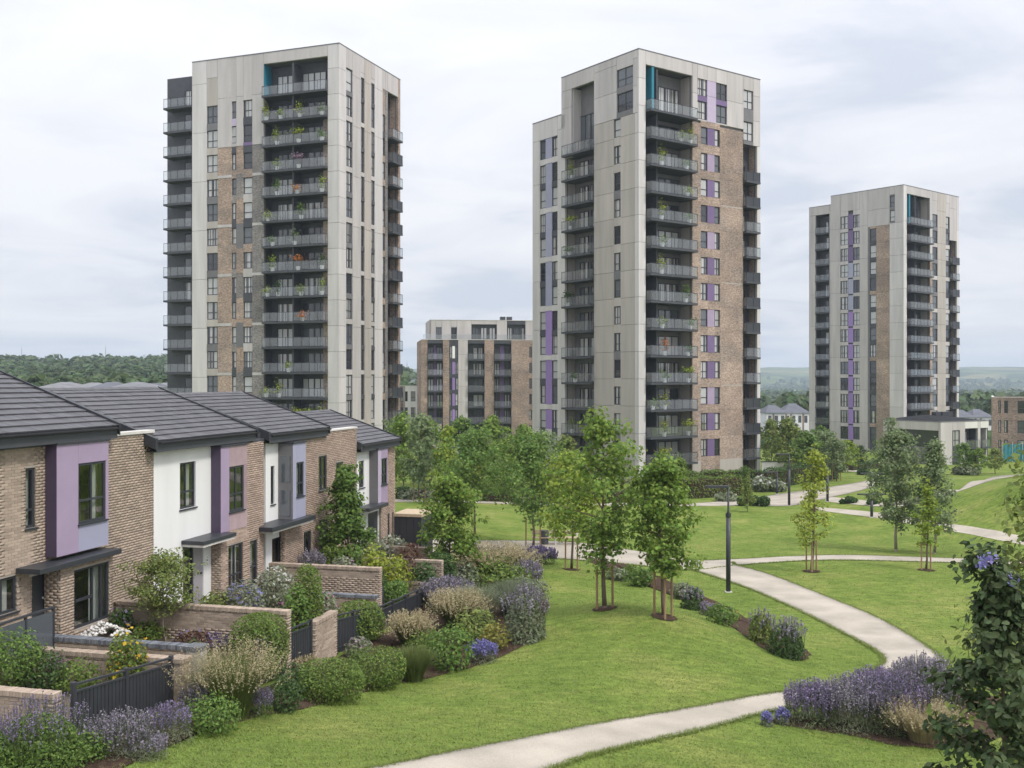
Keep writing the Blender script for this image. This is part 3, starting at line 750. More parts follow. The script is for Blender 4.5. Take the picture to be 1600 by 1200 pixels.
def potproto(kind, col):
    if (kind, col) in _pot: return _pot[(kind, col)]
    rs = np.random.RandomState(len(_pot) + 5)
    pot = MB().tube([(0, 0, 0), (0, 0, 0.30), (0, 0, 0.36)], [0.15, 0.2, 0.215], 10).mesh('pot', 'white_pot' if kind != 'dark' else 'dark_clad')
    n = 130
    if kind == 'tall':
        c = rs.normal(0, 1, (n, 3)) * [0.20, 0.20, 0.34] + [0, 0, 0.95]
    elif kind == 'palm':
        c = rs.normal(0, 1, (n, 3)) * [0.30, 0.30, 0.16] + [0, 0, 1.1]
    else:
        c = rs.normal(0, 1, (n, 3)) * [0.22, 0.22, 0.17] + [0, 0, 0.62]
    o = c - c.mean(0)
    V, F = leafcloud(c, o / (np.linalg.norm(o, axis=1, keepdims=True) + .01), 0.20, rs, 'diamond')
    fol = npmesh('foliage', V, F, col)
    stem = MB().tube([(0, 0, 0.3), (0.02, 0, 0.9 if kind != 'low' else 0.6)], 0.02, 5).mesh('stem', 'bark')
    _pot[(kind, col)] = (pot, fol, stem); return _pot[(kind, col)]
def potted(block, face, uc, w, z, kind, col, label, sc=1.0):
    p, f, st = potproto(kind, col)
    x, y = (uc, w) if face == 'R' else (w, uc)
    m = block.root.matrix_basis
    P = Matrix.Translation(block.root.location) @ Matrix.Rotation(block.root.rotation_euler.z, 4, 'Z') @ Vector((x, y, z - block.base + 0.003))
    r = empty('potted_plant', P, block.rs.random() * 6, sc)
    tag(r, label, 'potted plant', 'potted plants on the tower balconies')
    link('pot', p, r); link('foliage', f, r); link('stem', st, r)

# ============================ left tower
T1 = Block('tower_block', 'tall left tower with pale concrete corner and dark balconies behind the terraced houses', 'tower', 530, 119, -3467, -0.4, 11)
U = T1.u
top1 = 50.5; fl = [0.3 + 3.0 * k for k in range(16)]
uE = U('L', 300); uE2 = U('L', 264, 1.6)
z0 = -0.3
brk = fl[13] + 0.35     # brick below, concrete for the two top storeys
a = {p: U('L', p) for p in (512, 500, 412, 394, 380, 369, 362, 340, 323, 300)}
T1.solid('L', 0.25, a[512], z0, top1, 'concrete_white', step=3)
# loggias with crown
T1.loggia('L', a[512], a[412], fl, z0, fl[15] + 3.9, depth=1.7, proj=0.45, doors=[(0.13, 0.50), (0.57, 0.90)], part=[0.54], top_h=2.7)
T1.solid('L', a[512], a[412], fl[15] + 3.9, top1, 'concrete', back=True)
T1.box('L', 'reveal_panel', a[412] - 0.06, a[412] - 0.003, 0.03, 1.6, fl[15] + 0.01, fl[15] + 3.88, 'teal')
for f in (0, 1, 2, 3, 4, 5, 6, 7, 8, 9, 10, 11, 12, 13): T1.box('L', 'brick_return', a[512] + 0.01, a[500], 0.75, 1.68, fl[f] + 0.01, fl[f] + 2.74, 'tower_brick')
# brick zone
for q0, q1, mm in ((412, 394, 'tower_brick_grey'), (362, 340, 'tower_brick')):
    for f in range(0, 13, 2):
        T1.box('L', 'brick_panel', a[q0] + 0.005, a[q1] - 0.005, 0.03, 0.25, max(z0, fl[f] - 0.02), fl[f] + 5.62 if f < 12 else brk, mm)
        if f < 12: T1.box('L', 'band_course', a[q0] + 0.005, a[q1] - 0.005, 0.0, 0.25, fl[f] + 5.63, fl[f] + 5.97, 'concrete')
    T1.solid('L', a[q0], a[q1], brk + 0.01, top1, 'concrete')
    T1.box('L', 'wall_core', a[q0], a[q1], 0.252, 0.45, z0, brk, 'mid_clad')
low = fl[:13]; hi = fl[13:]
T1.wincol('L', a[394], a[380], low, z0, brk, 0.5, 2.0, alt=['tower_brick', 'dark_clad', 'concrete'], style='two')
T1.wincol('L', a[369], a[362], low, z0, brk, 0.5, 2.0, alt=['tower_brick', 'dark_clad', 'tower_brick_grey'], style='two')
T1.wincol('L', a[394], a[380], fl[13:15], brk + 0.01, top1, 0.75, 2.1, alt=['purple_dusk', 'dark_clad', 'concrete'], style='two')
for f in range(13):
    T1.box('L', 'brick_panel', a[380] + 0.003, a[369] - 0.003, 0.03, 0.25, fl[f] if f else z0, fl[f] + 2.99 if f < 12 else brk, ['tower_brick', 'mid_clad', 'tower_brick', 'tower_brick_grey'][f % 4])
T1.box('L', 'wall_core', a[380], a[369], 0.252, 0.45, z0, brk, 'mid_clad')
T1.solid('L', a[380], a[369] + 0.0, brk + 0.01, top1, 'concrete')
T1.wincol('L', a[369] + 0.02, a[369] + 1.65, fl[13:15], brk + 0.01, top1, 0.75, 2.1, alt=['concrete', 'purple_pale', 'concrete'])  # wide pair near the top
T1.wincol('L', a[340], a[323], fl[:15], z0, top1 - 2.2, 0.45, 2.15, alt=['concrete_tan', 'concrete_tan', 'mid_clad'])
T1.solid('L', a[340], a[323], top1 - 2.2, top1, 'concrete')
T1.solid('L', a[323], a[300], z0, top1, 'concrete_white')
# recessed dark wing at the left end
zt = top1 - 1.1
T1.box('L', 'wing_wall', a[300] + 0.0, uE2, 1.6, 1.9, z0, zt, 'dark_clad')
T1.box('L', 'wing_end', uE2, uE2 + 0.25, 1.6, 6.0, z0, zt, 'dark_clad')
T1.box('L', 'wing_roof', a[300], uE2 + 0.25, 1.91, 6.0, zt - 0.3, zt - 0.01, 'dark_clad')
T1.box('L', 'side_wall', a[300] - 0.25, a[300] - 0.003, 0.26, 1.9, z0, zt, 'concrete_white')
for i, z in enumerate(fl):
    W2 = uE2 - a[300] + 0.9
    b = T1.balcony('L', a[300] + 0.02, U('L', 255), z, 0.0, 1.597)
    T1.window('L', a[300] + 0.15, a[300] + 2.3, z + 0.04, 2.3, 1.48, 'door', T1.rs.choice(['pane_dark', 'pane_mid', 'pane_curtain']), name='balcony_door')
# right face
r = {p: U('R', p) for p in (541, 551, 565, 569, 581, 585, 598, 602, 606, 622, 624)}
T1.solid('R', 0.0, r[541], z0, top1, 'concrete_white', step=3, back=False)
T1.wincol('R', r[541], r[551], fl[:15], z0, fl[15] + 0.2, 0.3, 2.4, alt=['concrete', 'mid_clad'], style='four')
T1.solid('R', r[541], r[551], fl[15] + 2.9, top1, 'concrete')
T1.window('R', r[541], r[551], fl[15] + 0.2, 2.7, 0.13, 'two')
T1.solid('R', r[551], r[565] - .12, z0, top1, 'concrete')
for i, (p, q) in enumerate(((565, 569), (581, 585))):
    T1.wincol('R', r[p] - .12, r[q] + .12, fl, z0, top1 - 1.9, 0.25, 2.5, alt=['concrete', 'dark_clad'], style='two', pane=None if i else 'pane_dark')
    T1.solid('R', r[p] - .12, r[q] + .12, top1 - 1.9, top1, 'concrete')
T1.solid('R', r[569] + .12, r[581] - .12, z0, top1, 'concrete_tan')
T1.solid('R', r[585] + .12, r[598], z0, top1, 'concrete_white')
T1.wincol('R', r[598], r[602], fl[:15], z0, top1 - 2.4, 0.4, 2.2, alt=['tower_brick', 'tower_brick', 'dark_clad'], style='two')
T1.solid('R', r[598], r[602], top1 - 2.4, top1, 'concrete')
T1.solid('R', r[602], r[606], z0, top1 - 2.4, 'tower_brick_grey')
T1.solid('R', r[602], r[606], top1 - 2.4, top1, 'concrete')
T1.loggia('R', r[606], r[622], fl[:15], z0, top1 - 2.4, depth=1.2, proj=0.7, doors=[(0.1, 0.5)], sidem='tower_brick', solidfront=(1, 3, 4, 6, 8, 10, 11, 13))
T1.solid('R', r[606], r[622], top1 - 2.4, top1, 'concrete')
T1.solid('R', r[622], r[624] + 0.3, z0, top1, 'tower_brick')
T1.cap('L', -0.03, uE, top1); T1.cap('R', 0.325, r[624] + 0.3, top1)
T1.roof(uE, r[624], top1 - 0.9); T1.rear(uE, r[624] + 0.3, z0, top1)
W = a[412] - a[512]
for i, lst in {14: [(0.95, 'tall', 'leaf_lime'), (0.72, 'low', 'leaf_fresh'), (0.42, 'tall', 'leaf_lime'), (0.08, 'low', 'leaf_grey')], 13: [(0.78, 'tall', 'leaf_lime'), (0.44, 'palm', 'leaf_lime'), (0.08, 'low', 'leaf_mid')],
               12: [(0.78, 'low', 'leaf_fresh'), (0.44, 'palm', 'flower_mauve')], 11: [(0.78, 'tall', 'leaf_mid'), (0.46, 'low', 'flower_orange'), (0.08, 'tall', 'leaf_fresh')], 10: [(0.92, 'low', 'leaf_lime'), (0.40, 'tall', 'leaf_mid')],
               9: [(0.85, 'low', 'leaf_mid'), (0.5, 'tall', 'leaf_grey')], 8: [(0.85, 'tall', 'leaf_fresh'), (0.45, 'palm', 'flower_orange'), (0.08, 'tall', 'leaf_dark')], 7: [(0.93, 'low', 'leaf_lime'), (0.76, 'tall', 'leaf_dark'), (0.4, 'low', 'leaf_fresh'), (0.08, 'tall', 'leaf_fresh')],
               6: [(0.38, 'low', 'flower_orange')], 4: [(0.6, 'low', 'leaf_fresh')], 3: [(0.95, 'low', 'leaf_lime'), (0.75, 'tall', 'leaf_lime')], 2: [(0.95, 'low', 'leaf_lime'), (0.76, 'tall', 'leaf_lime'), (0.46, 'palm', 'leaf_lime'), (0.28, 'palm', 'leaf_fresh'), (0.1, 'tall', 'leaf_lime')],
               1: [(0.88, 'low', 'leaf_lime'), (0.3, 'palm', 'leaf_lime'), (0.12, 'tall', 'leaf_fresh')]}.items():
    for j, (q, k, c) in enumerate(lst):
        side = ['rightmost', 'right of centre', 'centre', 'left of centre', 'leftmost'][min(4, int(q * 5))]
        kn = {'tall': 'tall bushy', 'low': 'low rounded', 'palm': 'spreading'}[k]
        potted(T1, 'L', a[512] + W * q, -0.1, fl[i], k, c, f'{kn} pot plant, {side} on {ORD[15 - i]} balcony down, left tower', 1.3)

# ============================ middle tower
T2 = Block('tower_block', 'tall middle tower with tan concrete left face and brick right face beyond the young trees', 'tower', 998, 112, -360, -0.6, 22)
U = T2.u
top2 = 47.6; fl = [2.1 + 3.0 * k for k in range(14)]
z0 = -0.5
crown = fl[13] + 0.1
a = {p: U('L', p) for p in (992, 969.5, 959, 928, 883, 877, 871, 862, 852, 843.5, 832, 893, 989, 963.5)}
lowtop = 43.2
T2.solid('L', 0.25, a[992], z0, crown - 0.5, 'concrete_white', step=3)
T2.solid('L', 0.25, a[989], crown - 0.48, top2, 'concrete', step=3)
T2.solid('L', a[992], a[969.5], z0, crown - 0.5, 'concrete_tan', step=3)
T2.wincol('L', a[969.5], a[959], fl[:13], z0, crown - 0.5, 0.5, 2.05, alt=['concrete_tan', 'mid_clad', 'concrete_tan'], style='two')
T2.solid('L', a[959], a[928], z0, crown - 0.5, 'concrete_tan', step=3)
# crown of the left face
T2.wincol('L', a[989], a[963.5], [crown - 0.2, crown + 2.6], crown - 0.48, top2 - 1.5, 0.3, 2.1, spand='mid_clad')
T2.solid('L', a[989], a[963.5], top2 - 1.5, top2, 'concrete')
T2.solid('L', a[963.5], a[928], crown - 0.48, top2, 'concrete', step=3)
T2.box('L', 'crown_back', a[928], a[877], 1.4, 1.6, crown - 0.48, top2, 'mid_clad')
T2.window('L', a[928] + 0.05, a[893], fl[12] + 0.05, 4.6, 1.25, 'door', 'pane_mid', name='crown_glazing')
T2.solid('L', a[928], a[877], top2 - 1.7, top2, 'concrete')
T2.solid('L', a[893], a[877], fl[12] - 0.3, top2 - 1.7, 'concrete')
T2.box('L', 'side_wall', a[893] - 0.12, a[893], 0.26, 1.4, fl[12], top2 - 1.7, 'concrete')
# loggias on the left face
T2.loggia('L', a[928], a[883], fl[:13], z0, fl[12] - 0.3, depth=1.5, proj=0.6, doors=[(0.05, 0.42), (0.50, 0.80)], back='mid_clad', sidem='concrete_tan', skip=(12,))
T2.balcony('L', a[928], a[883], fl[12], 0.6, 1.39)
T2.solid('L', a[883], a[871], z0, lowtop, 'concrete_white')
T2.solid('L', a[871], a[832], lowtop - 2.3, lowtop, 'concrete_white')
for q0, q1 in ((871, 862), (852, 843.5)):
    T2.wincol('L', a[q0], a[q1], fl[:13], z0, lowtop - 2.3, 0.35, 2.3, alt=['concrete_white', 'dark_clad'], style='two')
for f in range(0, 13, 2):
    T2.box('L', 'purple_panel', a[862] + 0.01, a[852] - 0.01, 0.04, 0.25, fl[f] + 0.3 if f else fl[0] + 3.3, min(fl[f] + 5.7, lowtop - 2.32), 'lilac_grey' if f > 5 else 'purple_vivid')
    T2.box('L', 'band_course', a[862] + 0.01, a[852] - 0.01, 0.0, 0.25, (fl[f] - 0.28) if f else z0, fl[f] + 0.28 if f else fl[0] + 3.28, 'concrete_white')
T2.box('L', 'wall_core', a[862], a[852], 0.252, 0.45, z0, lowtop - 2.3, 'mid_clad')
T2.solid('L', a[843.5], a[832], z0, lowtop - 2.3, 'concrete_white')
# right face
r = {p: U('R', p) for p in (1009, 1082, 1090, 1095, 1105, 1106, 1117, 1119, 1125, 1136, 1161, 1162, 1177, 1183, 1188)}
T2.solid('R', 0.0, r[1009], z0, top2, 'concrete_white', step=3, back=False)
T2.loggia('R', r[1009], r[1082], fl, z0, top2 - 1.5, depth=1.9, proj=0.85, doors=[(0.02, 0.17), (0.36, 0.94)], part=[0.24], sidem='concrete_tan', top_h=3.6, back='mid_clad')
T2.solid('R', r[1009], r[1082], top2 - 1.5, top2, 'concrete', step=6)
T2.box('R', 'reveal_panel', r[1009] + 1.0, r[1009] + 1.35, 0.1, 1.89, fl[13] + 0.01, top2 - 1.51, 'teal')
for f in range(13):
    if f % 3 != 2: T2.box('R', 'purple_panel', r[1009] + (r[1082] - r[1009]) * 0.28, r[1009] + (r[1082] - r[1009]) * 0.40, 1.78, 1.895, fl[f] + 0.02, fl[f] + 2.7, 'purple_dusk')
T2.box('R', 'door_panel', r[1009] + 0.4, r[1082] - 0.5, 1.6, 1.7, z0 + 0.1, fl[0] - 0.4, 'pane_dark')
for q0, q1, mm in ((1082, 1095, 'tower_brick'), (1125, 1161, 'tower_brick')):
    for f in range(0, 13):
        T2.box('R', 'brick_panel', r[q0], r[q1], 0.0, 0.25, fl[f] - 0.2 if f else fl[0] + 0.003, fl[f] + 2.79, mm if f % 5 != 2 else mm)
    for f in (2, 6, 9):
        if q0 == 1125: T2.box('R', 'band_course', r[q0] + 0.3, r[q1] - 0.02, -0.004, 0.2, fl[f] + 2.6, fl[f] + 2.72, 'concrete_tan')
    T2.box('R', 'brick_panel', r[q0], r[q1], 0.0, 0.25, z0, fl[0], 'concrete_tan')
    T2.box('R', 'wall_core', r[q0], r[q1], 0.252, 0.45, z0, crown, 'mid_clad')
for q0, q1 in ((1095, 1106), (1117, 1125)):
    T2.wincol('R', r[q0], r[q1], fl[:13], z0, crown, 0.45, 2.0, spand='tower_brick', style='two')
for f in range(13):
    T2.box('R', 'purple_panel', r[1106] + 0.003, r[1117] - 0.003, 0.06, 0.25, fl[f] + 0.46, fl[f] + 2.44, ['purple_dusk', 'purple_dusk', 'purple'][(f * 7) % 3])
    T2.box('R', 'brick_panel', r[1106] + 0.003, r[1117] - 0.003, 0.02, 0.25, fl[f] + 2.45 if f < 12 else fl[f] + 2.45, fl[f] + 3.45 if f < 12 else crown, 'tower_brick')
T2.box('R', 'brick_panel', r[1106] + 0.003, r[1117] - 0.003, 0.02, 0.25, z0, fl[0] + 0.45, 'tower_brick')
T2.box('R', 'wall_core', r[1106], r[1117], 0.252, 0.45, z0, crown, 'mid_clad')
# crown of the right face
T2.solid('R', r[1082], r[1090], crown + 0.01, top2, 'concrete', step=3)
for q0, q1 in ((1090, 1105), (1119, 1136)):
    T2.wincol('R', r[q0], r[q1], [crown, crown + 2.7], crown + 0.01, top2 - 1.6, 0.15, 2.1, alt=['concrete', 'purple_dusk', 'concrete'])
    T2.solid('R', r[q0], r[q1], top2 - 1.6, top2, 'concrete')
T2.solid('R', r[1105], r[1119], crown + 0.01, top2 - 1.6, 'purple_pale', step=3)
T2.solid('R', r[1105], r[1119], top2 - 1.6, top2, 'concrete')
T2.solid('R', r[1136], r[1162], crown + 0.01, top2, 'concrete', step=3)
T2.wincol('R', r[1162], r[1177], [fl[12] + 1.6, crown + 2.3], fl[12] + 1.4, top2 - 1.6, 0.25, 2.3, spand='mid_clad')
T2.solid('R', r[1162], r[1177], top2 - 1.6, top2, 'concrete')
T2.solid('R', r[1177], r[1188], fl[12] + 1.4, top2, 'concrete', step=3)
T2.loggia('R', r[1161], r[1183], fl[:13], z0, fl[12] + 1.38, depth=1.3, proj=0.55, doors=[(0.1, 0.7)], sidem='tower_brick', dh=2.1, skip=(12,), solidfront=(1, 2, 5, 6, 7, 10, 11))
T2.solid('R', r[1183], r[1188], z0, fl[12] + 1.38, 'concrete_white')
T2.cap('L', -0.03, a[877], top2); T2.cap('R', 0.325, r[1188], top2); T2.cap('L', a[877] + 0.01, a[832], lowtop)
T2.box('L', 'side_wall', a[877] - 0.25, a[877], 0.252, 9.0, lowtop, top2, 'concrete')
link('roof', MB().box(0.3, r[1188], 0.3, a[877], top2 - 1.2 + 0.6, top2 - 0.3).mesh('roof', 'mid_clad'), T2.root)
link('roof', MB().box(0.3, r[1188], a[877], a[832], lowtop - 0.2, lowtop + 0.2).mesh('roof', 'mid_clad'), T2.root)
T2.rear(a[832], r[1188], z0, lowtop)
W = r[1082] - r[1009]
for i, lst in {12: [(0.9, 'tall', 'leaf_lime'), (0.7, 'low', 'leaf_fresh')], 11: [(0.28, 'tall', 'leaf_lime'), (0.82, 'low', 'leaf_mid')], 10: [(0.84, 'low', 'leaf_lime')], 9: [(0.28, 'tall', 'leaf_lime'), (0.88, 'low', 'leaf_mid')], 8: [(0.3, 'low', 'leaf_fresh')],
               7: [(0.28, 'tall', 'leaf_lime')], 6: [(0.8, 'tall', 'leaf_mid')], 5: [(0.3, 'low', 'leaf_fresh'), (0.9, 'low', 'leaf_mid')], 4: [(0.35, 'tall', 'flower_orange'), (0.85, 'low', 'leaf_dark')], 3: [(0.35, 'low', 'leaf_mid'), (0.86, 'palm', 'leaf_fresh')], 2: [(0.35, 'tall', 'leaf_lime'), (0.1, 'low', 'leaf_mid')],
               1: [(0.34, 'tall', 'leaf_lime'), (0.86, 'palm', 'leaf_lime')], 0: [(0.32, 'palm', 'leaf_lime'), (0.6, 'low', 'leaf_grey')]}.items():
    for q, k, c in lst:
        side = ['leftmost', 'left of centre', 'centre', 'right of centre', 'rightmost'][min(4, int(q * 5))]
        kn = {'tall': 'tall bushy', 'low': 'low rounded', 'palm': 'spreading'}[k]
        potted(T2, 'R', r[1009] + W * q, -0.35, fl[i], k, c, f'{kn} pot plant, {side} on {ORD[13 - i]} corner balcony down, middle tower', 1.3)
W = a[883] - a[928]
for i, lst in {11: [(0.7, 'tall', 'leaf_lime')], 9: [(0.75, 'palm', 'leaf_lime')], 8: [(0.8, 'low', 'leaf_mid')], 6: [(0.85, 'palm', 'leaf_dark')], 3: [(0.6, 'low', 'leaf_mid')], 1: [(0.7, 'tall', 'leaf_olive')]}.items():
    for q, k, c in lst:
        kn = {'tall': 'tall bushy', 'low': 'low rounded', 'palm': 'spreading'}[k]
        potted(T2, 'L', a[928] + W * q, -0.2, fl[i], k, c, f'{kn} pot plant on {ORD[12 - i]} balcony down, tan face of middle tower', 1.25)

# ============================ right tower
T3 = Block('tower_block', 'farther right tower with brick strip and pale corner beyond the park', 'tower', 1412, 181, -506, -2.6, 33)
U = T3.u
top3 = 45.8; fl = [0.1 + 3.0 * k for k in range(14)]
z0 = -2.5
a = {p: U('L', p) for p in (1390, 1369, 1359, 1356, 1343, 1333, 1325, 1313, 1298, 1296, 1274, 1264, 1398)}
crown = fl[13] + 0.2; lowtop = top3 - 1.6
T3.solid('L', 0.25, a[1390], z0, crown, 'concrete_white', step=3)
T3.solid('L', 0.25, a[1398], crown + 0.01, top3, 'concrete')
T3.wincol('L', a[1398], a[1390], [crown, crown + 2.6], crown + 0.01, top3 - 1.4, 0.3, 2.0, spand='mid_clad', style='two')
T3.solid('L', a[1398], a[1390], top3 - 1.4, top3, 'concrete')
for f in range(13):
    T3.box('L', 'brick_panel', a[1390], a[1369], 0.03, 0.25, fl[f] if f else z0, fl[f] + 2.98, 'tower_brick')
T3.box('L', 'wall_core', a[1390], a[1369], 0.252, 0.45, z0, crown, 'mid_clad')
T3.wincol('L', a[1369], a[1359], fl[:13], z0, fl[13], 0.35, 2.3, alt=['dark_clad', 'tower_brick', 'dark_clad', 'dark_clad'], style='two')
T3.solid('L', a[1359], a[1356], z0, fl[13], 'mid_clad')
T3.solid('L', a[1390], a[1356], fl[13] + 0.01, top3, 'concrete', step=3)
T3.solid('L', a[1356], a[1343], z0, top3, 'concrete')
for q0, q1 in ((1343, 1333), (1325, 1313)):
    T3.wincol('L', a[q0], a[q1], fl, z0, top3 - 3.2, 0.25, 2.35, spand='concrete')
    T3.solid('L', a[q0], a[q1], top3 - 3.2, top3, 'concrete')
for f in range(14):
    T3.box('L', 'purple_panel', a[1333] + 0.01, a[1325] - 0.01, 0.05, 0.25, fl[f] + 0.1, fl[f] + 2.85, 'purple_vivid' if f < 8 else 'lilac_grey' if f < 11 else 'purple_dusk')
T3.box('L', 'wall_core', a[1333], a[1325], 0.1, 0.45, z0, fl[0], 'dark_clad')
T3.box('L', 'wall_core', a[1333], a[1325], 0.252, 0.45, fl[0] + 0.01, top3 - 3.2, 'dark_clad')
T3.solid('L', a[1333], a[1325], top3 - 3.2, top3, 'concrete')
T3.solid('L', a[1313], a[1298], z0, top3, 'concrete')
T3.solid('L', a[1298], a[1296], z0, lowtop, 'concrete')
T3.loggia('L', a[1296], a[1274], fl[:14], z0, lowtop - 1.6, depth=1.6, proj=0.1, doors=[(0.08, 0.6)])
T3.solid('L', a[1296], a[1264], lowtop - 1.6, lowtop, 'concrete')
T3.solid('L', a[1274], a[1264], z0, lowtop - 1.61, 'concrete')
r = {p: U('R', p) for p in (1417, 1453, 1457, 1465, 1478, 1484, 1495, 1497)}
T3.solid('R', 0.0, r[1417], z0, top3, 'concrete_white', back=False)
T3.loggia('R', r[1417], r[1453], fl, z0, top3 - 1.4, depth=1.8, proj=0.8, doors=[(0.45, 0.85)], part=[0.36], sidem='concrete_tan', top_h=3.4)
T3.solid('R', r[1417], r[1453], top3 - 1.4, top3, 'concrete')
T3.box('R', 'reveal_panel', r[1417] + 0.9, r[1417] + 1.3, 0.1, 1.79, fl[13] + 0.01, top3 - 1.41, 'teal')
T3.solid('R', r[1453], r[1457], z0, fl[11], 'tower_brick'); T3.solid('R', r[1453], r[1457], fl[11] + 0.01, top3, 'concrete')
T3.wincol('R', r[1457], r[1465], fl, z0, top3 - 1.6, 0.3, 2.3, alt=['concrete', 'mid_clad'], style='two')
T3.solid('R', r[1457], r[1465], top3 - 1.6, top3, 'concrete')
T3.solid('R', r[1465], r[1478], z0, top3, 'concrete_tan', step=3)
T3.wincol('R', r[1478], r[1484], fl, z0, top3 - 1.6, 0.3, 2.3, alt=['concrete', 'dark_clad'], style='two')
T3.solid('R', r[1478], r[1484], top3 - 1.6, top3, 'concrete')
T3.loggia('R', r[1484], r[1495], fl[:13], z0, fl[12] + 1.3, depth=1.2, proj=0.6, doors=[(0.1, 0.6)], sidem='tower_brick', skip=(12,), solidfront=(0, 2, 4, 6, 7, 9, 11))
T3.solid('R', r[1484], r[1495], fl[12] + 1.31, top3, 'concrete')
T3.solid('R', r[1495], r[1497] + 0.3, z0, top3, 'concrete_white')
T3.cap('L', -0.03, a[1298], top3); T3.cap('R', 0.325, r[1497] + 0.3, top3); T3.cap('L', a[1298] + 0.01, a[1264], lowtop)
T3.box('L', 'side_wall', a[1298] - 0.25, a[1298], 0.252, 9.0, lowtop, top3, 'concrete')
link('roof', MB().box(0.3, r[1497], 0.3, a[1298], top3 + 2.6 - 0.9, top3 + 2.6 - 0.6).mesh('roof', 'mid_clad'), T3.root)
link('roof', MB().box(0.3, r[1497], a[1298], a[1264], lowtop + 2.6 - 0.9, lowtop + 2.6 - 0.6).mesh('roof', 'mid_clad'), T3.root)
T3.rear(a[1264], r[1497] + 0.3, z0, lowtop)

# ============================ mid-rise brick block between the towers
MR = Block('apartment_block', 'mid-rise brick apartment block with pale penthouse between the two nearer towers', 'apartment block', 658, 193, 560, -2.0, 44)
U = MR.u
ptop = 18.9; fl = [0.2 + 3.0 * k for k in range(6)]; z0 = -1.9
r = {p: U('R', p) for p in (668, 692, 702, 716, 729, 731, 757, 772, 799, 827, 831, 845, 672, 682, 691, 706, 715, 738, 778, 794, 823)}
MR.solid('R', 0, r[668], z0, ptop, 'far_brick', step=3, back=False)
def mrlog(q0, q1, **k):
    MR.loggia('R', r[q0], r[q1], fl, z0, fl[5] + 3.0, depth=1.2, proj=k.pop('proj', 0.6), **k)
    MR.solid('R', r[q0], r[q1], fl[5] + 3.0, ptop, k.get('m', 'dark_clad'))
mrlog(668, 692, doors=[(0.05, 0.4), (0.62, 0.97)]); mrlog(731, 757, doors=[(0.35, 0.95)]); mrlog(772, 799, doors=[(0.05, 0.35), (0.65, 0.95)])
for f in range(6):
    MR.box('R', 'purple_panel', r[668] + (r[692] - r[668]) * 0.42, r[668] + (r[692] - r[668]) * 0.6, 1.05, 1.195, fl[f] + 0.02, fl[f] + 2.7, 'purple_dusk')
    MR.box('R', 'purple_panel', r[772] + (r[799] - r[772]) * 0.37, r[772] + (r[799] - r[772]) * 0.62, 1.05, 1.195, fl[f] + 0.02, fl[f] + 2.7, 'purple_dusk')
MR.solid('R', r[692], r[702], z0, ptop, 'far_brick', step=3)
MR.wincol('R', r[702], r[702] + (r[716] - r[702]) * 0.33, fl, z0, ptop, 0.2, 2.3, spand='dark_clad', style='two')
for f in range(6): MR.box('R', 'purple_panel', r[702] + (r[716] - r[702]) * 0.34, r[702] + (r[716] - r[702]) * 0.64, 0.06, 0.25, fl[f] + 0.2, fl[f] + 2.5, 'purple_vivid' if f < 5 else 'white_paint'); 
MR.box('R', 'wall_core', r[702] + (r[716] - r[702]) * 0.335, r[702] + (r[716] - r[702]) * 0.645, 0.1, 0.45, z0, ptop, 'dark_clad')
MR.wincol('R', r[702] + (r[716] - r[702]) * 0.65, r[716], fl, z0, ptop, 0.2, 2.3, spand='dark_clad', style='two')
MR.solid('R', r[716], r[731], z0, ptop, 'concrete', step=3)
MR.solid('R', r[757], r[772], z0, ptop, 'far_brick', step=3)
MR.solid('R', r[799], r[827], z0, ptop, 'far_brick', step=3)
MR.wincol('R', r[827], r[831], fl, z0, ptop, 0.4, 2.0, spand='far_brick', style='two')
MR.solid('R', r[831], r[845], z0, ptop, 'far_brick', step=3)
MR.cap('R', 0, r[845], ptop, m='coping')
MR.solid('L', 0.25, 14, z0, ptop, 'far_brick', step=3, back=False)
pz = ptop + 0.15; pt = 22.7
for q0, q1 in ((672, 682), (691, 706), (715, 738), (778, 794), (823, 845)):
    MR.solid('R', r[q0], r[q1], pz, pt, 'concrete', w=1.5, step=6)
for q0, q1 in ((682, 691), (706, 715)):
    MR.solid('R', r[q0], r[q1], pz + 2.35, pt, 'concrete', w=1.5); MR.window('R', r[q0], r[q1], pz, 2.3, 1.62, 'four')
for q0, q1 in ((738, 778), (794, 823)):
    MR.solid('R', r[q0], r[q1], pz + 2.9, pt, 'concrete' if q0 == 738 else 'dark_clad', w=1.5)
    MR.box('R', 'back_wall', r[q0], r[q1], 2.0, 2.2, pz, pz + 2.9, 'dark_clad')
    n = 3
    for k in range(n):
        d = (r[q1] - r[q0]) / n; MR.window('R', r[q0] + d * (k + 0.12), r[q0] + d * (k + 0.85), pz + 0.02, 2.3, 1.9, 'door')
MR.box('L', 'penthouse_wall', 1.5, 13, r[672], r[672] + 0.25, pz, pt, 'concrete')
MR.cap('R', r[672], r[845], pt, 1.45, 1.9, m='coping')
link('roof', MB().box(0.3, r[845], 0.3, 14, ptop + 1.8, ptop + 2.1).mesh('roof', 'mid_clad'), MR.root)
link('roof', MB().box(r[672], r[845], 1.8, 13, pt + 1.9, pt + 2.0).mesh('roof', 'mid_clad'), MR.root)
MR.rear(14, r[845], z0, ptop, 'far_brick')
for p in (790.5, 801):
    q = MR.u('R', p); MR.box('R', 'roof_vent', q - 0.5, q + 0.5, 4.0, 5.0, pt + 0.0, pt + 0.9, 'dark_clad')
rail = MB()
for q0, q1 in ((r[668] - 1.2, r[682]), (r[716], r[731])): rail.box(q0, q1, 0.5, 0.54, pz + 2.0 + 0.95, pz + 2.0 + 1.0)
# balustrade on the penthouse terrace
MR.put('R', 'terrace_balustrade', boxmesh(r[845] - 0.6, 0.03, 0.95, 'balcony_glass'), r[845] / 2, 0.35, ptop + 0.6)
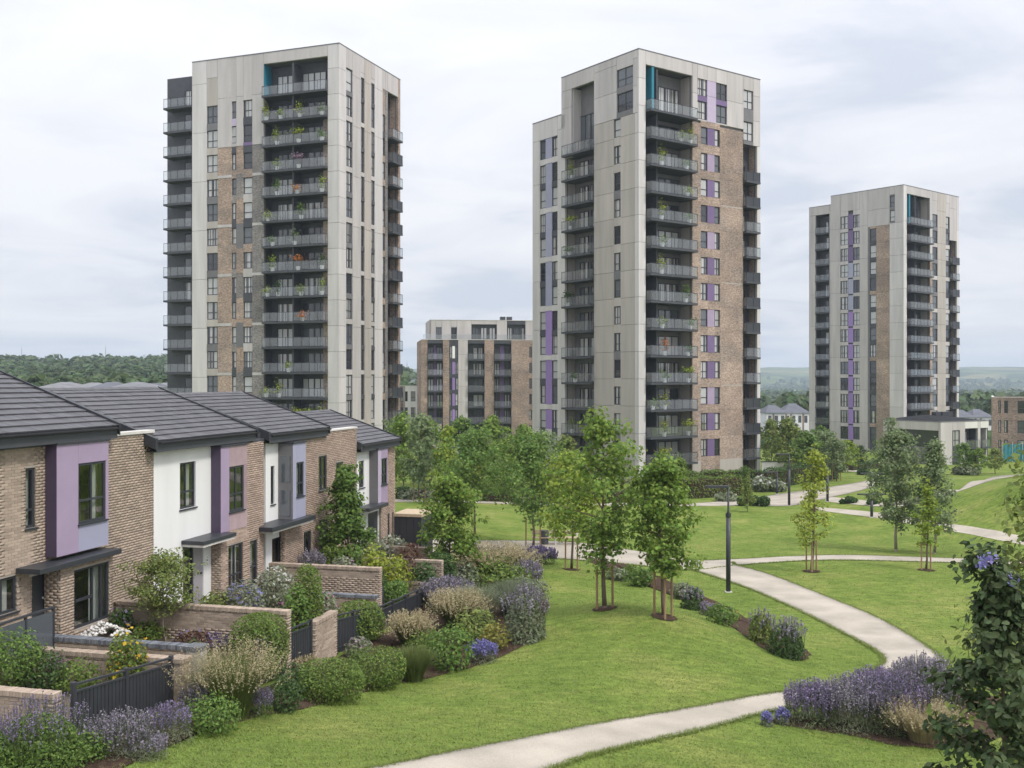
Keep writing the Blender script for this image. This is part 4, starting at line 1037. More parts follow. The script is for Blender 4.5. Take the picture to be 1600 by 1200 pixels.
# ------------------------------------------------------------------ brick laying
def cut(x0, x1, holes):
    segs = [(x0, x1)]
    for a, b in holes:
        nx = []
        for s, e in segs:
            if b <= s or a >= e: nx.append((s, e)); continue
            if a > s: nx.append((s, a))
            if b < e: nx.append((b, e))
        segs = nx
    return segs
def rect_minus(x0, x1, z0, z1, holes):
    zs = sorted({z0, z1, *[min(max(h[2], z0), z1) for h in holes], *[min(max(h[3], z0), z1) for h in holes]})
    out = []
    for a, b in zip(zs, zs[1:]):
        if b - a < 1e-4: continue
        for s, e in cut(x0, x1, [(h[0], h[1]) for h in holes if h[2] < b - 1e-4 and h[3] > a + 1e-4]): out.append((s, e, a, b))
    return out
BL, BH, BJ = 0.215, 0.065, 0.010
def courses(x0, x1, z0, z1, holes, seed=0):
    """stretcher bond: list of (xa, xb, za, zb)"""
    out = []; k = 0; z = z0
    while z < z1 - 0.03:
        zb = min(z + BH, z1)
        hs = [(h[0] - 0.0, h[1] + 0.0) for h in holes if h[2] < zb and h[3] > z]
        off = (0.5 if k % 2 else 0.0) * (BL + BJ)
        for s, e in cut(x0, x1, hs):
            n0 = math.floor((s - x0 + off) / (BL + BJ)); x = x0 - off + n0 * (BL + BJ)
            while x < e:
                a, b = max(x, s), min(x + BL, e)
                if b - a > 0.025: out.append((a, b, z, zb))
                x += BL + BJ
        z += BH + BJ; k += 1
    return out
def boxes_np(B):
    """B (n,6): x0 x1 y0 y1 z0 z1 -> V,F"""
    B = np.asarray(B, float); n = len(B)
    ix = np.array([[0, 2, 4], [1, 2, 4], [1, 3, 4], [0, 3, 4], [0, 2, 5], [1, 2, 5], [1, 3, 5], [0, 3, 5]])
    V = B[:, ix].reshape(-1, 3)
    f = np.array([[0, 3, 2, 1], [4, 5, 6, 7], [0, 1, 5, 4], [1, 2, 6, 5], [2, 3, 7, 6], [3, 0, 4, 7]])
    F = (f[None] + (np.arange(n) * 8)[:, None, None]).reshape(-1, 4)
    return V, F
_brick = {}
def stdbrick(l, d, h, m):
    k = (l, d, h, m)
    if k not in _brick: _brick[k] = MB().bbox(-l / 2, l / 2, -d / 2, d / 2, -h / 2, h / 2, 0.004).mesh('brick', m)
    return _brick[k]
def brickwall(parent, x0, x1, yf, z0, z1, holes=(), m='house_brick', side='front', th=0.10, single=0, name='brick_wall', seed=0, single_x=None):
    """wall of separately laid bricks over a recessed mortar bed.
    front: runs along x facing -y at y=yf.  left: runs along y (x0..x1 are y values) facing -x at x=yf."""
    rs = random.Random(seed + int(x0 * 100))
    mb = MB(); rec = 0.012
    for a, b, c, d in rect_minus(x0, x1, z0, z1, holes):
        if side == 'front': mb.box(a, b, yf + rec, yf + th, c, d)
        else: mb.box(yf + rec, yf + th, a, b, c, d)
    w = mb.obj(name, 'mortar', parent)
    C = courses(x0, x1, z0, z1, holes)
    full = [c for c in C if c[1] - c[0] > BL - 0.002 and c[3] - c[2] > BH - 0.002 and (single_x is None or c[0] > single_x)]
    full.sort(key=lambda c: c[0]); pick = set(full[:single]) if single else set()
    rest = []
    for c in C:
        p = rs.uniform(-0.004, 0.003)
        if c in pick:
            me = stdbrick(BL, 0.05, BH, m)
            xc, zc = (c[0] + c[1]) / 2, (c[2] + c[3]) / 2
            link('brick', me, w, (xc, yf + p + 0.025, zc) if side == 'front' else (yf + p + 0.025, xc, zc), (0, 0, 0 if side == 'front' else math.pi / 2))
        else:
            rest.append((c[0], c[1], yf + p, yf + 0.05, c[2], c[3]) if side == 'front' else (yf + p, yf + 0.05, c[0], c[1], c[2], c[3]))
    if rest:
        V, F = boxes_np(rest); tag(link('bricks', npmesh('bricks', V, F, m), w), kind='stuff')
    return w
def renderwall(parent, x0, x1, yf, z0, z1, holes=(), m='white_render', side='front', th=0.12, name='rendered_wall'):
    mb = MB()
    for a, b, c, d in rect_minus(x0, x1, z0, z1, holes):
        if side == 'front': mb.box(a, b, yf, yf + th, c, d)
        else: mb.box(yf, yf + th, a, b, c, d)
    return mb.obj(name, m, parent)

def curtain_mesh(w, h, n=9):
    mb = MB(); vs = []; 
    for i in range(n * 2 + 1):
        x = -w / 2 + w * i / (2 * n); y = 0.03 * (1 if i % 2 else -1)
        vs += [(x, y, 0), (x, y, h)]
    return mb.add(vs, [(2 * i, 2 * i + 2, 2 * i + 3, 2 * i + 1) for i in range(n * 2)])
def house_window(parent, x0, x1, z0, z1, yf, bars=(0.5,), trans=0.38, curtain=None, sill=True, name='window', side='front', rec=0.05):
    """real opening: frame, glass, sill, curtain and a dim room behind"""
    w, h = x1 - x0, z1 - z0; t = 0.065
    f = MB().box(-w / 2, w / 2, 0, .07, 0, t).box(-w / 2, w / 2, 0, .07, h - t, h).box(-w / 2, -w / 2 + t, 0, .07, t, h - t).box(w / 2 - t, w / 2, 0, .07, t, h - t)
    bx = [-w / 2 + w * b for b in bars]
    for b in bx: f.box(b - .03, b + .03, 0.006, .07, t, h - t)
    if trans:
        e = [-w / 2 + t] + [q for b in bx for q in (b - .03, b + .03)] + [w / 2 - t]
        for a, b in zip(e[::2], e[1::2]): f.box(a, b, 0.009, .065, h * trans - .028, h * trans + .028)
    loc = ((x0 + x1) / 2, yf + rec, z0); rz = 0
    if side == 'left': loc = (yf + rec, (x0 + x1) / 2, z0); rz = -math.pi / 2
    o = f.obj(name, 'dark_metal', parent, loc=loc, rot=(0, 0, rz))
    e = [-w / 2 + t / 2] + [b for b in bx] + [w / 2 - t / 2]
    for a, b in zip(e, e[1:]):
        MB().box(a + .001, b - .001, .030, .038, t / 2, h - t / 2).obj('pane', 'window_glass', o)
    if sill: MB().box(-w / 2 - .04, w / 2 + .04, -rec - .05, .0, -.045, -.002).obj('sill', 'dark_metal', o)
    d = 1.0
    MB().add([(-w / 2 - .3, .12, -.2), (w / 2 + .3, .12, -.2), (w / 2 + .3, d, -.2), (-w / 2 - .3, d, -.2), (-w / 2 - .3, .12, h + .2), (w / 2 + .3, .12, h + .2), (w / 2 + .3, d, h + .2), (-w / 2 - .3, d, h + .2)],
             [(0, 1, 2, 3), (4, 7, 6, 5), (3, 2, 6, 7), (0, 3, 7, 4), (1, 5, 6, 2)]).obj('room', 'room_dark', o)
    for c0, c1 in (curtain or []):
        cw = (c1 - c0) * w
        link('curtain', curtain_mesh(cw, h - 0.05, max(3, int(cw * 9))).mesh('curtain', 'curtain'), o, (-w / 2 + w * (c0 + c1) / 2, 0.2, 0.02))
    return o
class House:
    def __init__(s, label, px0, base):
        s.u0 = s._u(px0, 0); s.base = base
        p = ROWB + RD * s.u0
        s.root = empty('terraced_house', (p.x, p.y, base), math.atan2(RD.y, RD.x))
        tag(s.root, label, 'house', 'row of terraced houses')
    def _u(s, px, v):
        k = (px - 800) / FPX
        return -(ROWB.x + RN.x * v - k * (ROWB.y + RN.y * v)) / (RD.x - k * RD.y)
    def x(s, px, v=0.0): return s._u(px, v) - s.u0
    def z(s, px, py, v=0.0):
        u = s._u(px, v); Y = ROWB.y + RD.y * u + RN.y * v
        return CAMZ - (py - HOR) / FPX * Y - s.base
    def rect(s, p0, p1, y0, y1, v=0.0):
        """opening given by photo pixels on the plane v metres in front -> x0,x1,z0,z1"""
        pc = (p0 + p1) / 2
        return (s.x(p0, v), s.x(p1, v), s.z(pc, y1, v), s.z(pc, y0, v))
    def box(s, name, x0, x1, y0, y1, z0, z1, m, parent=None):
        return MB().bbox(x0, x1, y0, y1, z0, z1, 0.008).obj(name, m, parent or s.root)
    def roof(s, x0, x1, ze, ridge, tan, over=0.35, single=300, back=None, seed=0, xvis=-99):
        """tiled double pitch: eave at y=-over, ridge at y=ridge (local)"""
        zr = ze + (ridge + over) * tan
        yb = ridge * 2 if back is None else back
        zb = zr - (yb - ridge) * tan
        T = 0.10
        r = MB().add([(x0, -over, ze - T), (x1, -over, ze - T), (x1, ridge, zr - T), (x0, ridge, zr - T), (x0, -over, ze), (x1, -over, ze), (x1, ridge, zr), (x0, ridge, zr),
                      (x1, yb, zb - T), (x0, yb, zb - T), (x1, yb, zb), (x0, yb, zb)],
                     [(0, 3, 2, 1), (4, 5, 6, 7), (0, 1, 5, 4), (3, 9, 8, 2), (7, 6, 10, 11), (8, 9, 11, 10), (0, 4, 7, 3), (3, 7, 11, 9), (1, 2, 6, 5), (2, 8, 10, 6)]).obj('roof', 'roof_tile', s.root)
        ang = math.atan(tan); gauge = 0.345; tw = 0.33; tl = 0.42
        slope = (ridge + over) / math.cos(ang); rows = int(slope / gauge)
        gauge = (slope + 0.02) / rows
        key = ('tile', m_ := 'roof_tile')
        if key not in _brick:
            w = tw - 0.006
            _brick[key] = MB().add([(-w / 2, 0, 0.018), (w / 2, 0, 0.018), (w / 2, tl, -0.004), (-w / 2, tl, -0.004), (-w / 2, 0, 0.056), (w / 2, 0, 0.056), (w / 2, tl, 0.014), (-w / 2, tl, 0.014)],
                                   [(0, 3, 2, 1), (4, 5, 6, 7), (0, 1, 5, 4), (1, 2, 6, 5), (2, 3, 7, 6), (3, 0, 4, 7)]).mesh('roof_tile', 'roof_tile')
        rs = random.Random(seed + 7)
        items = []
        for k in range(rows):
            y = -over - 0.03 * math.cos(ang) + k * gauge * math.cos(ang); z = ze - 0.03 * math.sin(ang) + k * gauge * math.sin(ang)
            x = x0 - (tw / 2 if k % 2 else 0)
            while x < x1 - 0.05:
                a, b = max(x, x0), min(x + tw, x1)
                if b - a > 0.05: items.append(((a + b) / 2, y, z, b - a))
                x += tw
        full = [it for it in items if it[3] > tw - 0.01 and it[0] > xvis]
        full.sort(key=lambda it: it[0]); pick = set(full[:single])
        V = []; F = []
        base = np.array([v.co[:] for v in _brick[key].vertices]); fb = np.array([p.vertices[:] for p in _brick[key].polygons])
        ca, sa = math.cos(ang), math.sin(ang)
        for it in items:
            dz = rs.uniform(-0.003, 0.004)
            if it in pick:
                link('tile', _brick[key], r, (it[0], it[1], it[2] + dz), (ang, rs.uniform(-0.006, 0.006), 0))
            else:
                q = base.copy(); q[:, 0] *= it[3] / tw
                y = q[:, 1] * ca - q[:, 2] * sa; z = q[:, 1] * sa + q[:, 2] * ca
                F.append(fb + len(V) * 8); V.append(np.c_[q[:, 0] + it[0], y + it[1], z + it[2] + dz])
        if V: tag(link('tiles', npmesh('tiles', np.concatenate(V), np.concatenate(F), 'roof_tile'), r), kind='stuff')
        # ridge tiles, verge boards, gutter, fascia, soffit
        n = int((x1 - x0) / 0.45)
        for i in range(n):
            a = x0 + (x1 - x0) * i / n; b = x0 + (x1 - x0) * (i + 1) / n
            pts = [(a, ridge, zr - .03), (b - .01, ridge, zr - .03)]
            MB().add([(a, ridge - .13, zr - .0), (a, ridge, zr + .075), (a, ridge + .13, zr), (b - .012, ridge - .13, zr + .0), (b - .012, ridge, zr + .075), (b - .012, ridge + .13, zr)],
                     [(0, 3, 4, 1), (1, 4, 5, 2), (0, 1, 2), (5, 4, 3)]).obj('ridge_tile', 'roof_tile', r)
        for xx, vw in ((x0 - 0.13, .125), (x1 + 0.005, .045)):
            MB().add([(xx, -over - .06, ze - .25), (xx + vw, -over - .06, ze - .25), (xx + vw, ridge, zr - .22), (xx, ridge, zr - .22), (xx, -over - .06, ze + .085), (xx + vw, -over - .06, ze + .085), (xx + vw, ridge, zr + .09), (xx, ridge, zr + .09)],
                     [(0, 3, 2, 1), (4, 5, 6, 7), (0, 1, 5, 4), (1, 2, 6, 5), (2, 3, 7, 6), (3, 0, 4, 7)]).obj('verge_board', 'dark_metal', r)
        g = MB(); prof = []
        for i in range(7):
            t = math.pi * i / 6; prof.append((-over - 0.10 - 0.06 * math.cos(t), ze - 0.03 - 0.06 * math.sin(t)))
        inner = [(y * 1 + 0, z + 0.008) for y, z in prof]
        vs = [(xx, y, z) for xx in (x0 + .02, x1 - .02) for y, z in prof]
        g.add(vs, [(i, i + 1, i + 8, i + 7) for i in range(6)] + [tuple(range(7)), tuple(range(13, 6, -1))])
        g.obj('gutter', 'dark_metal', r)
        MB().box(x0, x1, -over + 0.0, -over + .03, ze - 0.34, ze - 0.104).obj('fascia', 'dark_clad', r)
        MB().box(x0, x1, -over + .032, 0.0, ze - 0.335, ze - 0.31).obj('soffit', 'dark_clad', r)
        s.zr = zr
        return r
    def gables(s, x0, x1, ze, ridge, tan, m, z0=0.0, over=0.35, which=(0, 1)):
        for w in which:
            xx = x0 if w == 0 else x1 - 0.15
            zt = ze + over * tan - 0.12; zr = ze + (ridge + over) * tan - 0.12
            MB().add([(xx, .125, z0), (xx, 2 * ridge, z0), (xx, 2 * ridge, zt), (xx, ridge, zr), (xx, .125, zt), (xx + .15, .125, z0), (xx + .15, 2 * ridge, z0), (xx + .15, 2 * ridge, zt), (xx + .15, ridge, zr), (xx + .15, .125, zt)],
                     [(0, 1, 2, 3, 4), (9, 8, 7, 6, 5), (0, 4, 9, 5), (4, 3, 8, 9), (3, 2, 7, 8), (1, 6, 7, 2)]).obj('gable_wall', m, s.root)
        MB().box(x0, x1, 2 * ridge - .15, 2 * ridge - .002, z0, ze).obj('rear_wall', m, s.root)

Z0 = -1.2   # walls start below the garden level
# ============================ house 1 (nearest, brick with purple bay)
h1 = House('nearest brick terraced house with purple bay and flat porch canopy, at left edge', 240, 4.9)
xl = -10.5; xr = 0.0
e1 = h1.z(90, 671) ; wt = e1 - 0.30
xr1 = h1.x(186, .4)
wA = h1.rect(40, 56, 731, 825); wB = h1.rect(-24, 27, 905, 962); dA = h1.rect(50, 75, 897, 992)
v1 = 0.35; vp = 0.50
bx0, bx1 = h1.x(89, v1), h1.x(170, v1); bz0 = h1.z(92, 870, v1); bz1 = wt - 0.02
px0, px1 = h1.x(95, vp), h1.x(176, vp)
gW = h1.rect(116, 171, 884, 996, vp); gW = (gW[0], gW[1], 0.05, gW[3])
zcan = h1.z(95, 886, vp)
wallholes = [wA, wB, (dA[0], dA[1], 0.0, dA[3]), (bx0 + .05, bx1 - .05, bz0 + .3, bz1 - .2), (px0 + .15, px1 - .1, 0.05, zcan - .15)]
brickwall(h1.root, xl, xr, 0.0, Z0, wt, wallholes, single=300, single_x=h1.x(2), name='brick_wall', seed=1)
house_window(h1.root, *wA, 0.0, bars=(), trans=0.30, curtain=[(0.0, 1.0)])
house_window(h1.root, *wB, 0.0, bars=(0.55,), trans=None, curtain=[(0.6, 0.9)])
d = h1.box('door', dA[0], dA[1], 0.05, 0.10, 0.0, dA[3], 'dark_metal')
MB().box(dA[1] - .16, dA[1] - .08, 0.02, 0.05, 0.95, 1.0).obj('handle', 'white_paint', d)
h1.box('lintel', dA[0] - .12, dA[1] + .12, -0.03, 0.012, dA[3], dA[3] + 0.09, 'coping')
# porch block in brick
brickwall(h1.root, px0, px1, -vp, Z0, zcan, [gW], name='porch_brick', seed=2)
brickwall(h1.root, -vp + 0.012, -0.002, px0, Z0, zcan, [], side='left', name='porch_brick', seed=3)
renderwall(h1.root, -vp + .11, -.01, px1 - .11, Z0, zcan, side='left', m='mortar', name='porch_side')
house_window(h1.root, *gW, -vp, bars=(0.55, 0.80), trans=None, curtain=[(0.02, 0.12), (0.58, 0.86)], sill=False, name='glazed_door', rec=0.04)
MB().box(gW[0] + .06, gW[0] + (gW[1] - gW[0]) * .53, -vp + .01, -vp + .04, 0.75, 0.83).obj('guard_rail', 'dark_metal', h1.root)
c = h1.box('porch_canopy', h1.x(62, 0.7), px1 + 0.10, -0.72, -0.004, zcan + 0.001, zcan + 0.13, 'dark_metal')
# bay
wC = h1.rect(123, 166, 722, 815, v1)
def bay(h, x0, x1, v, z0, z1, win, mleft, mtop, mbot, mside, bars=(0.5,), curtain=((0.6, 0.85),), right=None):
    b = h.box('bay_frame', x0 + .03, x0 + .05, -v + .04, -0.004, z0, z1, 'dark_metal')
    rw = right if right else win[1] + .01
    h.box('clad_panel', x0, win[0] - .006, -v, -v + .06, z0, z1, mleft)
    h.box('clad_panel', win[0] + .001, x1, -v + .002, -v + .06, win[3] + .004, z1, mtop)
    h.box('clad_panel', win[0] + .001, x1, -v + .004, -v + .06, z0, win[2] - .05, mbot)
    if x1 - win[1] > 0.02: h.box('clad_panel', win[1] + .002, x1, -v + .003, -v + .06, win[2] - .045, win[3], mtop)
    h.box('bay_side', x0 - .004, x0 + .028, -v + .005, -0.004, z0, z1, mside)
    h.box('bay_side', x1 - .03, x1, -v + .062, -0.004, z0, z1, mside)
    h.box('bay_cap', x0 - .04, x1 + .03, -v - .05, -0.004, z1 + .002, z1 + .06, 'dark_metal')
    house_window(h.root, *win, -v, bars=bars, curtain=curtain, rec=0.035)
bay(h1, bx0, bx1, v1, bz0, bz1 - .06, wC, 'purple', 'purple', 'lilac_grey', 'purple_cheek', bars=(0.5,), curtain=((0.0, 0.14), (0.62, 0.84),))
h1.roof(xl, xr1, e1, 4.8, 0.38, xvis=h1.x(-5), seed=1)
h1.gables(xl, xr1 - .02, e1, 4.8, 0.38, 'house_brick', Z0)
h1.box('end_wall', xr - .15, xr - .003, .12, 4.0, Z0, wt, 'house_brick')
h1.box('eaves_board', xl, xr1, -0.06, -0.016, wt - .10, wt + .12, 'dark_clad')
h1.box('parapet_coping', xr1 - .25, xr - 0.002, -0.05, 0.25, wt + 0.002, wt + 0.09, 'coping')
h1.box('flat_roof', xr1 + .06, xr - 0.16, 0.26, 4.0, wt - 0.1, wt + 0.0, 'dark_clad')

# ============================ house 2 (white render with purple bay)
h2 = House('white rendered terraced house with purple bay and pinkish brick front, second in the row', 240, 4.1)
e2 = h2.z(330, 679); wt = e2 - 0.30; xe = h2.x(415)
v2 = 0.36
bx0 = h2.x(345, v2); bxe = h2.x(412, v2)
wA = h2.rect(281, 306, 722, 794); dA = h2.rect(286, 318, 850, 940)
dA = (dA[0], dA[1], 0.0, dA[3])
renderwall(h2.root, 0.004, bx0 + .2, 0.0, Z0, wt, [wA, dA])
house_window(h2.root, *wA, 0.0, bars=(0.45,), trans=0.36, curtain=[(0.05, 0.4), (0.6, 0.95)])
dm = dA[0] + (dA[1] - dA[0]) * 0.55
house_window(h2.root, dA[0], dm, 0.05, dA[3], 0.0, bars=(), trans=None, sill=False, name='side_light', curtain=[(0.1, 0.5)])
d = h2.box('door', dm + .01, dA[1], 0.04, 0.09, 0.0, dA[3], 'door_grey')
MB().box(dA[1] - .14, dA[1] - .06, 0.0, 0.04, 1.0, 1.05).obj('handle', 'dark_metal', d)
w1 = h2.rect(358, 381, 728, 798, v2); w2 = h2.rect(357, 380, 850, 921, v2); w3 = h2.rect(391, 403, 844, 917, v2)
w3 = (w3[0], w3[1], 0.05, w3[3]); w2 = (w2[0], w2[1], 0.25, w2[3])
bz0 = h2.z(350, 832, v2); pk = h2.rect(345, 386, 700, 830, v2)
xpk = h2.x(386, v2)
brickwall(h2.root, bx0, bxe, -v2, Z0, wt - .1, [w2, w3, (bx0 - .01, xpk, bz0, wt)], m='house_brick_pink', single=240, seed=5)
brickwall(h2.root, -v2 + .012, -0.004, bx0, Z0, bz0, [], side='left', m='house_brick', seed=6)
renderwall(h2.root, -v2 + .11, .0, bxe - .1, Z0, wt - .1, side='left', m='mortar')
h2.box('wall_core', bx0 + .25, bxe - .15, -.05, .0, Z0, 0.2, 'room_dark')
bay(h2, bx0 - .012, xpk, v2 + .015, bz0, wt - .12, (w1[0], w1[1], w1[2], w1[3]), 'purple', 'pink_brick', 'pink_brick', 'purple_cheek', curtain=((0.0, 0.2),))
house_window(h2.root, *w2, -v2, bars=(0.5,), trans=0.3, curtain=[(0.05, 0.25), (0.55, 0.9)])
house_window(h2.root, *w3, -v2, bars=(), trans=0.42, sill=False, name='glazed_door', curtain=[(0.5, 1.0)])
zc = h2.z(300, 846)
h2.box('porch_canopy', h2.x(283), h2.x(336), -.8, -0.004, zc, zc + .12, 'dark_metal')
h2.box('canopy_soffit', h2.x(283) + .03, h2.x(336) - .03, -.77, -0.006, zc - .08, zc - .002, 'coping')
h2.roof(h2.x(243, .4) + .13, h2.x(402, .4), e2, 3.6, 0.38, seed=2)
h2.gables(0.004, h2.x(402, .4) - .02, e2, 3.6, 0.38, 'white_render', Z0)
h2.box('end_wall', xe - .15, xe - .003, .12, 4.0, Z0, wt - .1, 'house_brick')
h2.box('flat_roof', h2.x(402, .4) + .06, xe - .16, -.2, 4.0, wt - .1, wt - .01, 'dark_clad')
h2.box('eaves_board', 0.01, xe, -0.06, -0.006, wt - .02, wt + .2, 'dark_clad')

# ============================ house 3
h3 = House('third terraced house in the row, white strip beside lilac glazed bay and brick', 415, 3.8)
e3 = h3.z(465, 672); wt = e3 - 0.30; xe = h3.x(551)
v3 = 0.62; v3b = 0.2
bx0 = h3.x(458, v3); bx1 = h3.x(478, v3)
wA = h3.rect(423, 429, 728, 788); dA = h3.rect(425, 452, 838, 876); dA = (dA[0], dA[1], 0.0, dA[3])
renderwall(h3.root, 0.004, bx0 + .1, 0.0, Z0, wt, [wA, dA])
house_window(h3.root, *wA, 0.0, bars=(), trans=None)
house_window(h3.root, dA[0], dA[0] + (dA[1] - dA[0]) * .5, 0.03, dA[3], 0.0, bars=(), trans=None, sill=False, name='side_light')
d = h3.box('door', dA[0] + (dA[1] - dA[0]) * .5 + .005, dA[1], 0.04, 0.09, 0.0, dA[3], 'dark_clad')
MB().box(dA[1] - .14, dA[1] - .06, 0.0, 0.04, 1.0, 1.05).obj('handle', 'white_paint', d)
w1 = h3.rect(463.5, 475, 722, 775, v3); bz0 = h3.z(462, 817, v3); bzt = h3.z(462, 693, v3)
bay(h3, bx0, bx1, v3, bz0, bzt, w1, 'lilac_grey', 'lilac_grey', 'lilac_grey', 'mid_clad', bars=(0.55,))
for q in (0.25, 0.68):   # the cheek of the bay is glazed
    zz = bz0 + (bzt - bz0) * q
    MB().box(bx0 - .012, bx0 - .006, -v3 + .1, -.08, zz - .5, zz + .5).obj('cheek_pane', 'pane_mid', h3.root)
w2 = h3.rect(498, 511, 712, 766, v3b); w3 = h3.rect(525, 537, 722, 770, v3b); w4 = h3.rect(475, 487, 830, 868, v3b); w5 = h3.rect(499, 512, 812, 862, v3b)
brickwall(h3.root, bx0 + .15, xe, -v3b, Z0, wt + .12, [w2, w3, w4, (w5[0], w5[1], 0.0, w5[3])], m='house_brick_pink', seed=8)
house_window(h3.root, *w2, -v3b, bars=(0.5,)); house_window(h3.root, *w3, -v3b, bars=(0.5,)); house_window(h3.root, *w4, -v3b, bars=(0.4,), trans=None, curtain=[(0.1, 0.4)])
h3.box('door', w5[0], w5[1], -v3b + .04, -v3b + .09, 0.0, w5[3], 'dark_metal')
h3.box('clad_panel', bx1 + .03, bx1 + .55, -v3b - .025, -v3b - .004, w1[2] - .1, w1[3] + .1, 'purple_pale')
brickwall(h3.root, -v3b + .012, -.004, bx0 + .15, Z0, bz0, [], side='left', m='house_brick_pink', seed=9)
zc = h3.z(440, 826, .8)
h3.box('porch_canopy', h3.x(424, .8) - .1, h3.x(488, .8) + .1, -.9, -0.004, zc, zc + .16, 'dark_metal')
h3.box('canopy_soffit', h3.x(424, .8), h3.x(488, .8), -.85, -.21, zc - .07, zc - .002, 'coping')
h3.roof(h3.x(421, .4) + .1, h3.x(515, .4), e3, 3.6, 0.36, single=260, seed=3)
h3.gables(0.004, h3.x(515, .4) - .02, e3, 3.6, 0.36, 'house_brick_pink', Z0)
h3.box('end_wall', xe - .15, xe - .003, -.08, 4.0, Z0, wt, 'house_brick_pink')
h3.box('flat_roof', h3.x(515, .4) + .06, xe - .16, .12, 4.0, wt - .1, wt, 'dark_clad')
h3.box('eaves_board', 0.01, h3.x(515, .4), -0.27, -0.206, wt - .08, wt + .12, 'dark_clad')
h3.box('parapet_coping', h3.x(515, .4) + .06, xe, -v3b - .04, .1, wt + .122, wt + .19, 'coping')

# ============================ house 4
h4 = House('farthest terraced house in the row, lower, with small purple bay and dark porch', 551, 3.2)
e4 = h4.z(590, 689); wt = e4 - 0.28; xe = h4.x(614.5)
v4 = 0.45
bx0 = h4.x(591, v4); bx1 = h4.x(606, v4)
wA = h4.rect(561, 569, 720, 762); dA = h4.rect(575, 591, 800, 842); dA = (dA[0], dA[1], 0.0, dA[3])
renderwall(h4.root, 0.004, h4.x(592), 0.0, Z0, wt, [wA, dA])
house_window(h4.root, *wA, 0.0, bars=(0.5,))
d = h4.box('door', dA[0], dA[1], 0.04, 0.09, 0.0, dA[3], 'dark_metal'); MB().box(dA[1] - .4, dA[1] - .3, 0.0, 0.04, 1.0, 1.1).obj('handle', 'white_paint', d)
w1 = h4.rect(596, 605, 716, 757, v4); bz0 = h4.z(597, 790, v4)
s1 = h4.rect(603, 606, 802, 845); s2 = h4.rect(610, 612.5, 800, 843)
brickwall(h4.root, h4.x(592) + .005, xe, -.1, Z0, wt, [s1, s2], m='house_brick_pink', seed=11)
for q in (s1, s2): house_window(h4.root, *q, -.1, bars=(), trans=None, sill=False)
bay(h4, bx0, bx1, v4, bz0, wt - .06, w1, 'purple_pale', 'purple', 'purple', 'mid_clad', bars=(0.5,))
zc = h4.z(585, 796, .7)
h4.box('porch_canopy', h4.x(574, .7), h4.x(604, .7), -.8, -.104, zc, zc + .15, 'dark_metal')
h4.roof(h4.x(566, .4), xe - .03, e4, 3.4, 0.36, single=200, seed=4)
h4.gables(0.004, xe, e4, 3.4, 0.36, 'house_brick_pink', Z0)
h4.box('eaves_board', 0.01, xe - .1, -0.16, -0.106, wt - .06, wt + .14, 'dark_clad')

# ------------------------------------------------------------------ garden walls
def garden_wall(label, p0, p1, ztop, zbot, m='house_brick', cap='house_brick', th=0.215, single=140, capn=80, end=0):
    """free-standing wall: bricks over mortar core, brick-on-edge coping"""
    p0 = Vector(p0); p1 = Vector(p1); d = p1 - p0; Ln = d.length
    r = empty('garden_wall', (p0.x, p0.y, 0), math.atan2(d.y, d.x)); tag(r, label, 'wall', 'brick garden walls')
    zc = ztop - 0.11
    core = MB().box(.012, Ln - .012, -th / 2 + .012, th / 2 - .012, zbot, zc).obj('mortar_core', 'mortar', r)
    C = courses(0, Ln, zbot, zc - 0.005, [])
    C = [c for c in C]
    vis = sorted([c for c in C if c[1] - c[0] > BL - .002 and c[3] - c[2] > BH - .002], key=lambda c: -c[2])
    pick = set(vis[:single]); rs = random.Random(int(ztop * 100)); rest = []
    for c in C:
        j = rs.uniform(-.004, .004)
        if c in pick: link('brick', stdbrick(BL, th, BH, m), r, ((c[0] + c[1]) / 2, j, (c[2] + c[3]) / 2))
        else: rest.append((c[0], c[1], -th / 2 + j, th / 2 + j, c[2], c[3]))
    if rest: V, F = boxes_np(rest); tag(link('bricks', npmesh('bricks', V, F, m), r), kind='stuff')
    n = int(Ln / 0.075); w = Ln / n; rest = []
    for i in range(n):
        j = rs.uniform(-.006, .006)
        if i >= n - capn: link('coping_brick', stdbrick(round(w - .009, 3), th + .05, 0.105, cap), r, ((i + .5) * w, j, zc + .055 + j * .5))
        else: rest.append((i * w + .0045, (i + 1) * w - .0045, -th / 2 - .025 + j, th / 2 + .025 + j, zc + .002, zc + .107))
    if rest: V, F = boxes_np(rest); tag(link('coping', npmesh('coping', V, F, cap), r), kind='stuff')
    MB().box(.006, Ln - .006, -th / 2 - .015, th / 2 + .015, zc + .001, zc + .095).obj('coping_bed', 'mortar', r)
    return r
